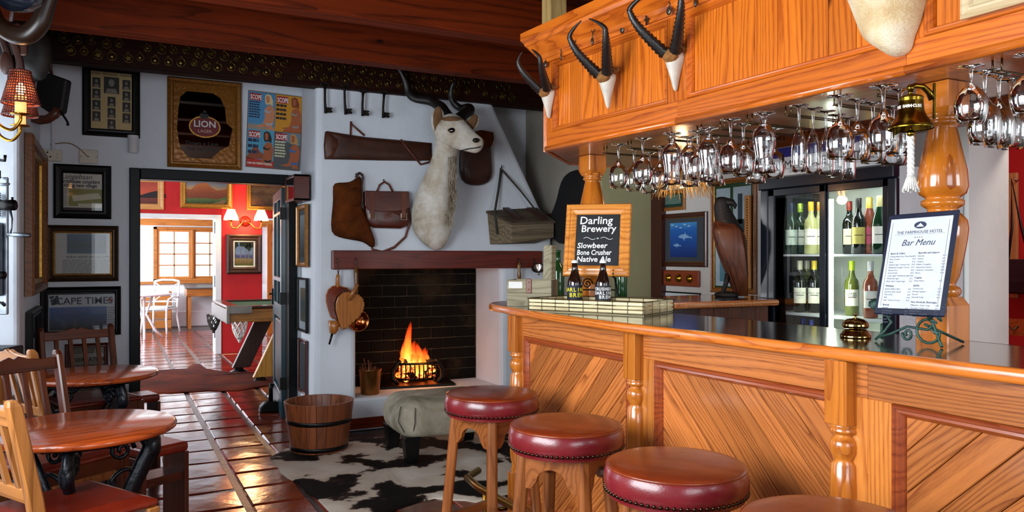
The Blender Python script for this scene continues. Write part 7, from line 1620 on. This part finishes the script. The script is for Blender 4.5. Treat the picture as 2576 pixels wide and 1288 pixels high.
# ------------------------------------------------------------------ pub tables and chairs
TT = wood('table_top_wood', '#64200a', '#ae4c1c', 'x', 26, .2, .5); CI = plain('cast_iron', '#0c141c', .3, .25, 30, .3, metal=.3)
def pub_table(label, x, y, r, h, rot):
    t = thing('pub_table', label, 'table', T(x, y, .01) @ R(rot), 'round pub tables')
    MB().lathe([(0, h - .028), (r - .012, h - .028), (r - .002, h - .022), (r, h - .013), (r - .003, h - .004), (r - .012, h), (0, h)], 48).build('table_top', TT, t)
    MB().lathe([(.0, h - .05), (r * .72, h - .05), (r * .74, h - .029), (0, h - .029)], 30).build('iron_ring', CI, t)
    for k in range(3):
        a = k * 2 * PI / 3; m_ = R(a)
        lg = MB(); lg.tube(spline([(r * .7, 0, h - .06), (r * .78, 0, h - .12), (r * .66, 0, h - .2), (r * .48, 0, h - .33), (r * .45, 0, h - .45), (r * .6, 0, .12), (r * .85, 0, .03), (r * .95, 0, .012)], 26), [.034 - .012 * i / 26 for i in range(27)], 8, M=m_, flat=(.65, 1.2)); L_ = lg.build('leg', CI, t)
        sc2 = MB(); sc2.tube([(r * .42 + .05 * (1 - i / 22) * math.cos(i * .55), 0, h - .12 + .05 * (1 - i / 22) * math.sin(i * .55)) for i in range(20)], .009, 6, M=m_); sc2.tube(spline([(r * .7, 0, h - .07), (r * .5, 0, h - .075), (r * .3, 0, h - .1), (r * .2, 0, h - .06)], 12), .012, 6, M=m_); sc2.tube(spline([(r * .62, .0, h - .22), (r * .45, .0, h - .2), (r * .3, 0, h - .24), (r * .42, 0, h - .3)], 12), .009, 6, M=m_); sc2.ell((r * .8, 0, h - .13), (.03, .028, .05), 10, 7, M=m_); sc2.build('scrollwork', CI, L_)
    MB().lathe([(0, .24), (r * .45, .24), (r * .46, .25), (r * .45, .265), (0, .265)], 24).build('stretcher_plate', CI, t)
    return t
pub_table('round polished pub table in the foreground with blue black iron legs', -.095, 3.415, .33, .69, .35)
c = at(225, 938, Z=.70); pub_table('round polished pub table nearer the doorway', c.x + .02, c.y, .335, .69, 1.1)
CW_ = wood('chair_pine', '#6a3a12', '#b4743a', 'z', 34, .32, .4); CWX = wood('chair_pine_rail', '#6a3a12', '#b4743a', 'x', 34, .32, .4); CD = wood('chair_dark', '#2c1008', '#5c2814', 'z', 34, .32, .3); CDX = wood('chair_dark_rail', '#2c1008', '#5c2814', 'x', 34, .32, .3)
RSE = leather('red_seat', '#5a140a', '#8a2a14', .32, .3)
def chair(label, x, y, face, dark=False, sh=.49, top=.9):
    """face: angle of the seat direction in the floor plane; local +y is forward"""
    a, b_ = (CD, CDX) if dark else (CW_, CWX)
    t = thing('pub_chair', label, 'chair', T(x, y, .01) @ R(face - PI / 2), 'slat backed pub chairs')
    hw, dp = .205, .2
    MB().loft([[(-hw, -dp, sh - .03), (hw, -dp, sh - .03), (hw * 1.05, dp, sh - .03), (-hw * 1.05, dp, sh - .03)], [(-hw, -dp, sh - .008), (hw, -dp, sh - .008), (hw * 1.05, dp, sh - .008), (-hw * 1.05, dp, sh - .008)], [(-hw * .8, -dp * .8, sh + .008), (hw * .8, -dp * .8, sh + .008), (hw * .8, dp * .8, sh + .008), (-hw * .8, dp * .8, sh + .008)]], smooth=False).build('seat', RSE, t, bevel=.02, seg=3)
    for s in (-1, 1):
        rg = []
        for z, yy, w_ in ((0, -dp - .02, .022), (sh, -dp + .0, .024), (sh + .1, -dp - .015, .024), (top - .02, -dp - .075, .022)):
            rg.append([(s * hw - .016, yy - w_, z), (s * hw + .016, yy - w_, z), (s * hw + .016, yy + w_, z), (s * hw - .016, yy + w_, z)])
        rg.append([(s * hw - .014, -dp - .082 - .014, top), (s * hw + .014, -dp - .082 - .014, top), (s * hw + .014, -dp - .082 + .014, top), (s * hw - .014, -dp - .082 + .014, top)])
        MB().loft(rg, smooth=False).build('back_post', a, t, bevel=.006)
        MB().box(s * hw - .02, s * hw + .02, dp - .045, dp - .005, 0, sh - .03).build('front_leg', a, t, bevel=.003)
        MB().box(s * hw - .012, s * hw + .012, -dp, dp - .04, .2, .235).build('side_stretcher', b_, t)
    arc_ = [(-hw + .016, 0), (-hw + .016, .055), (-.12, .052), (-.06, .06), (-.02, .075), (0, .062), (.02, .075), (.06, .06), (.12, .052), (hw - .016, .055), (hw - .016, 0)]
    MB().prism(arc_, -.011, .011, T(0, -dp - .068, top - .085) @ R(PI / 2 + .18, 'X')).build('top_rail', b_, t, bevel=.003)
    MB().box(-hw + .016, hw - .016, -.012, .012, -.022, .022, T(0, -dp - .012, sh + .1)).build('lower_rail', b_, t, bevel=.003)
    for k in range(4):
        x_ = -.12 + k * .08; MB().loft([[(x_ - .011, -dp - .02 + e, sh + .11) for e in (0,)] * 0 + [(x_ - .011, -dp - .022, sh + .115), (x_ + .011, -dp - .022, sh + .115), (x_ + .011, -dp - .006, sh + .115), (x_ - .011, -dp - .006, sh + .115)], [(x_ - .011, -dp - .078, top - .07), (x_ + .011, -dp - .078, top - .07), (x_ + .011, -dp - .062, top - .07), (x_ - .011, -dp - .062, top - .07)]], smooth=False).build('slat', a, t)
    MB().box(-hw, hw, -dp + .0, -dp + .02, sh - .085, sh - .03).build('rear_apron', b_, t); MB().box(-hw, hw, dp - .03, dp - .01, sh - .085, sh - .03).build('front_apron', b_, t)
    return t
def ang_(dx, dy): return math.atan2(dy, dx)
chair('pale pine slat back chair with red seat at the near table, nearest the viewer', -.13, 3.10, ang_(.86, .5), top=.905)
chair('dark slat back chair between the two round tables facing the viewer', -.225, 3.89, ang_(.6, -.8), True)
chair('pale topped slat back chair behind the dark chair by the window', -.20, 4.62, ang_(.85, .5))
chair('dark slat back chair at the far table against the newspapers', -.10, 5.38, ang_(.35, -.93), True)
def low_stool(label, x, y, rot):
    t = thing('low_stool', label, 'stool', T(x, y, .01) @ R(rot) @ Matrix.Diagonal((.7, .7, .96, 1)), 'low box stools at the tables')
    for s in (-1, 1): MB().box(s * .15 - .015, s * .15 + .015, -.13, .13, 0, .44).build('side_board', CD, t, bevel=.003)
    MB().box(-.135, .135, -.1, .1, .3, .34).build('cross_rail', CDX, t); MB().box(-.16, .16, -.14, .14, .44, .49).build('cushion', RSE, t, bevel=.02, seg=3)
low_stool('low dark stool with red cushion tucked behind the near table', .18, 3.99, .5)
c = at(343, 1003, Z=.45); low_stool('low dark stool with red cushion beside the far table', c.x - .0, c.y - .0, .3)
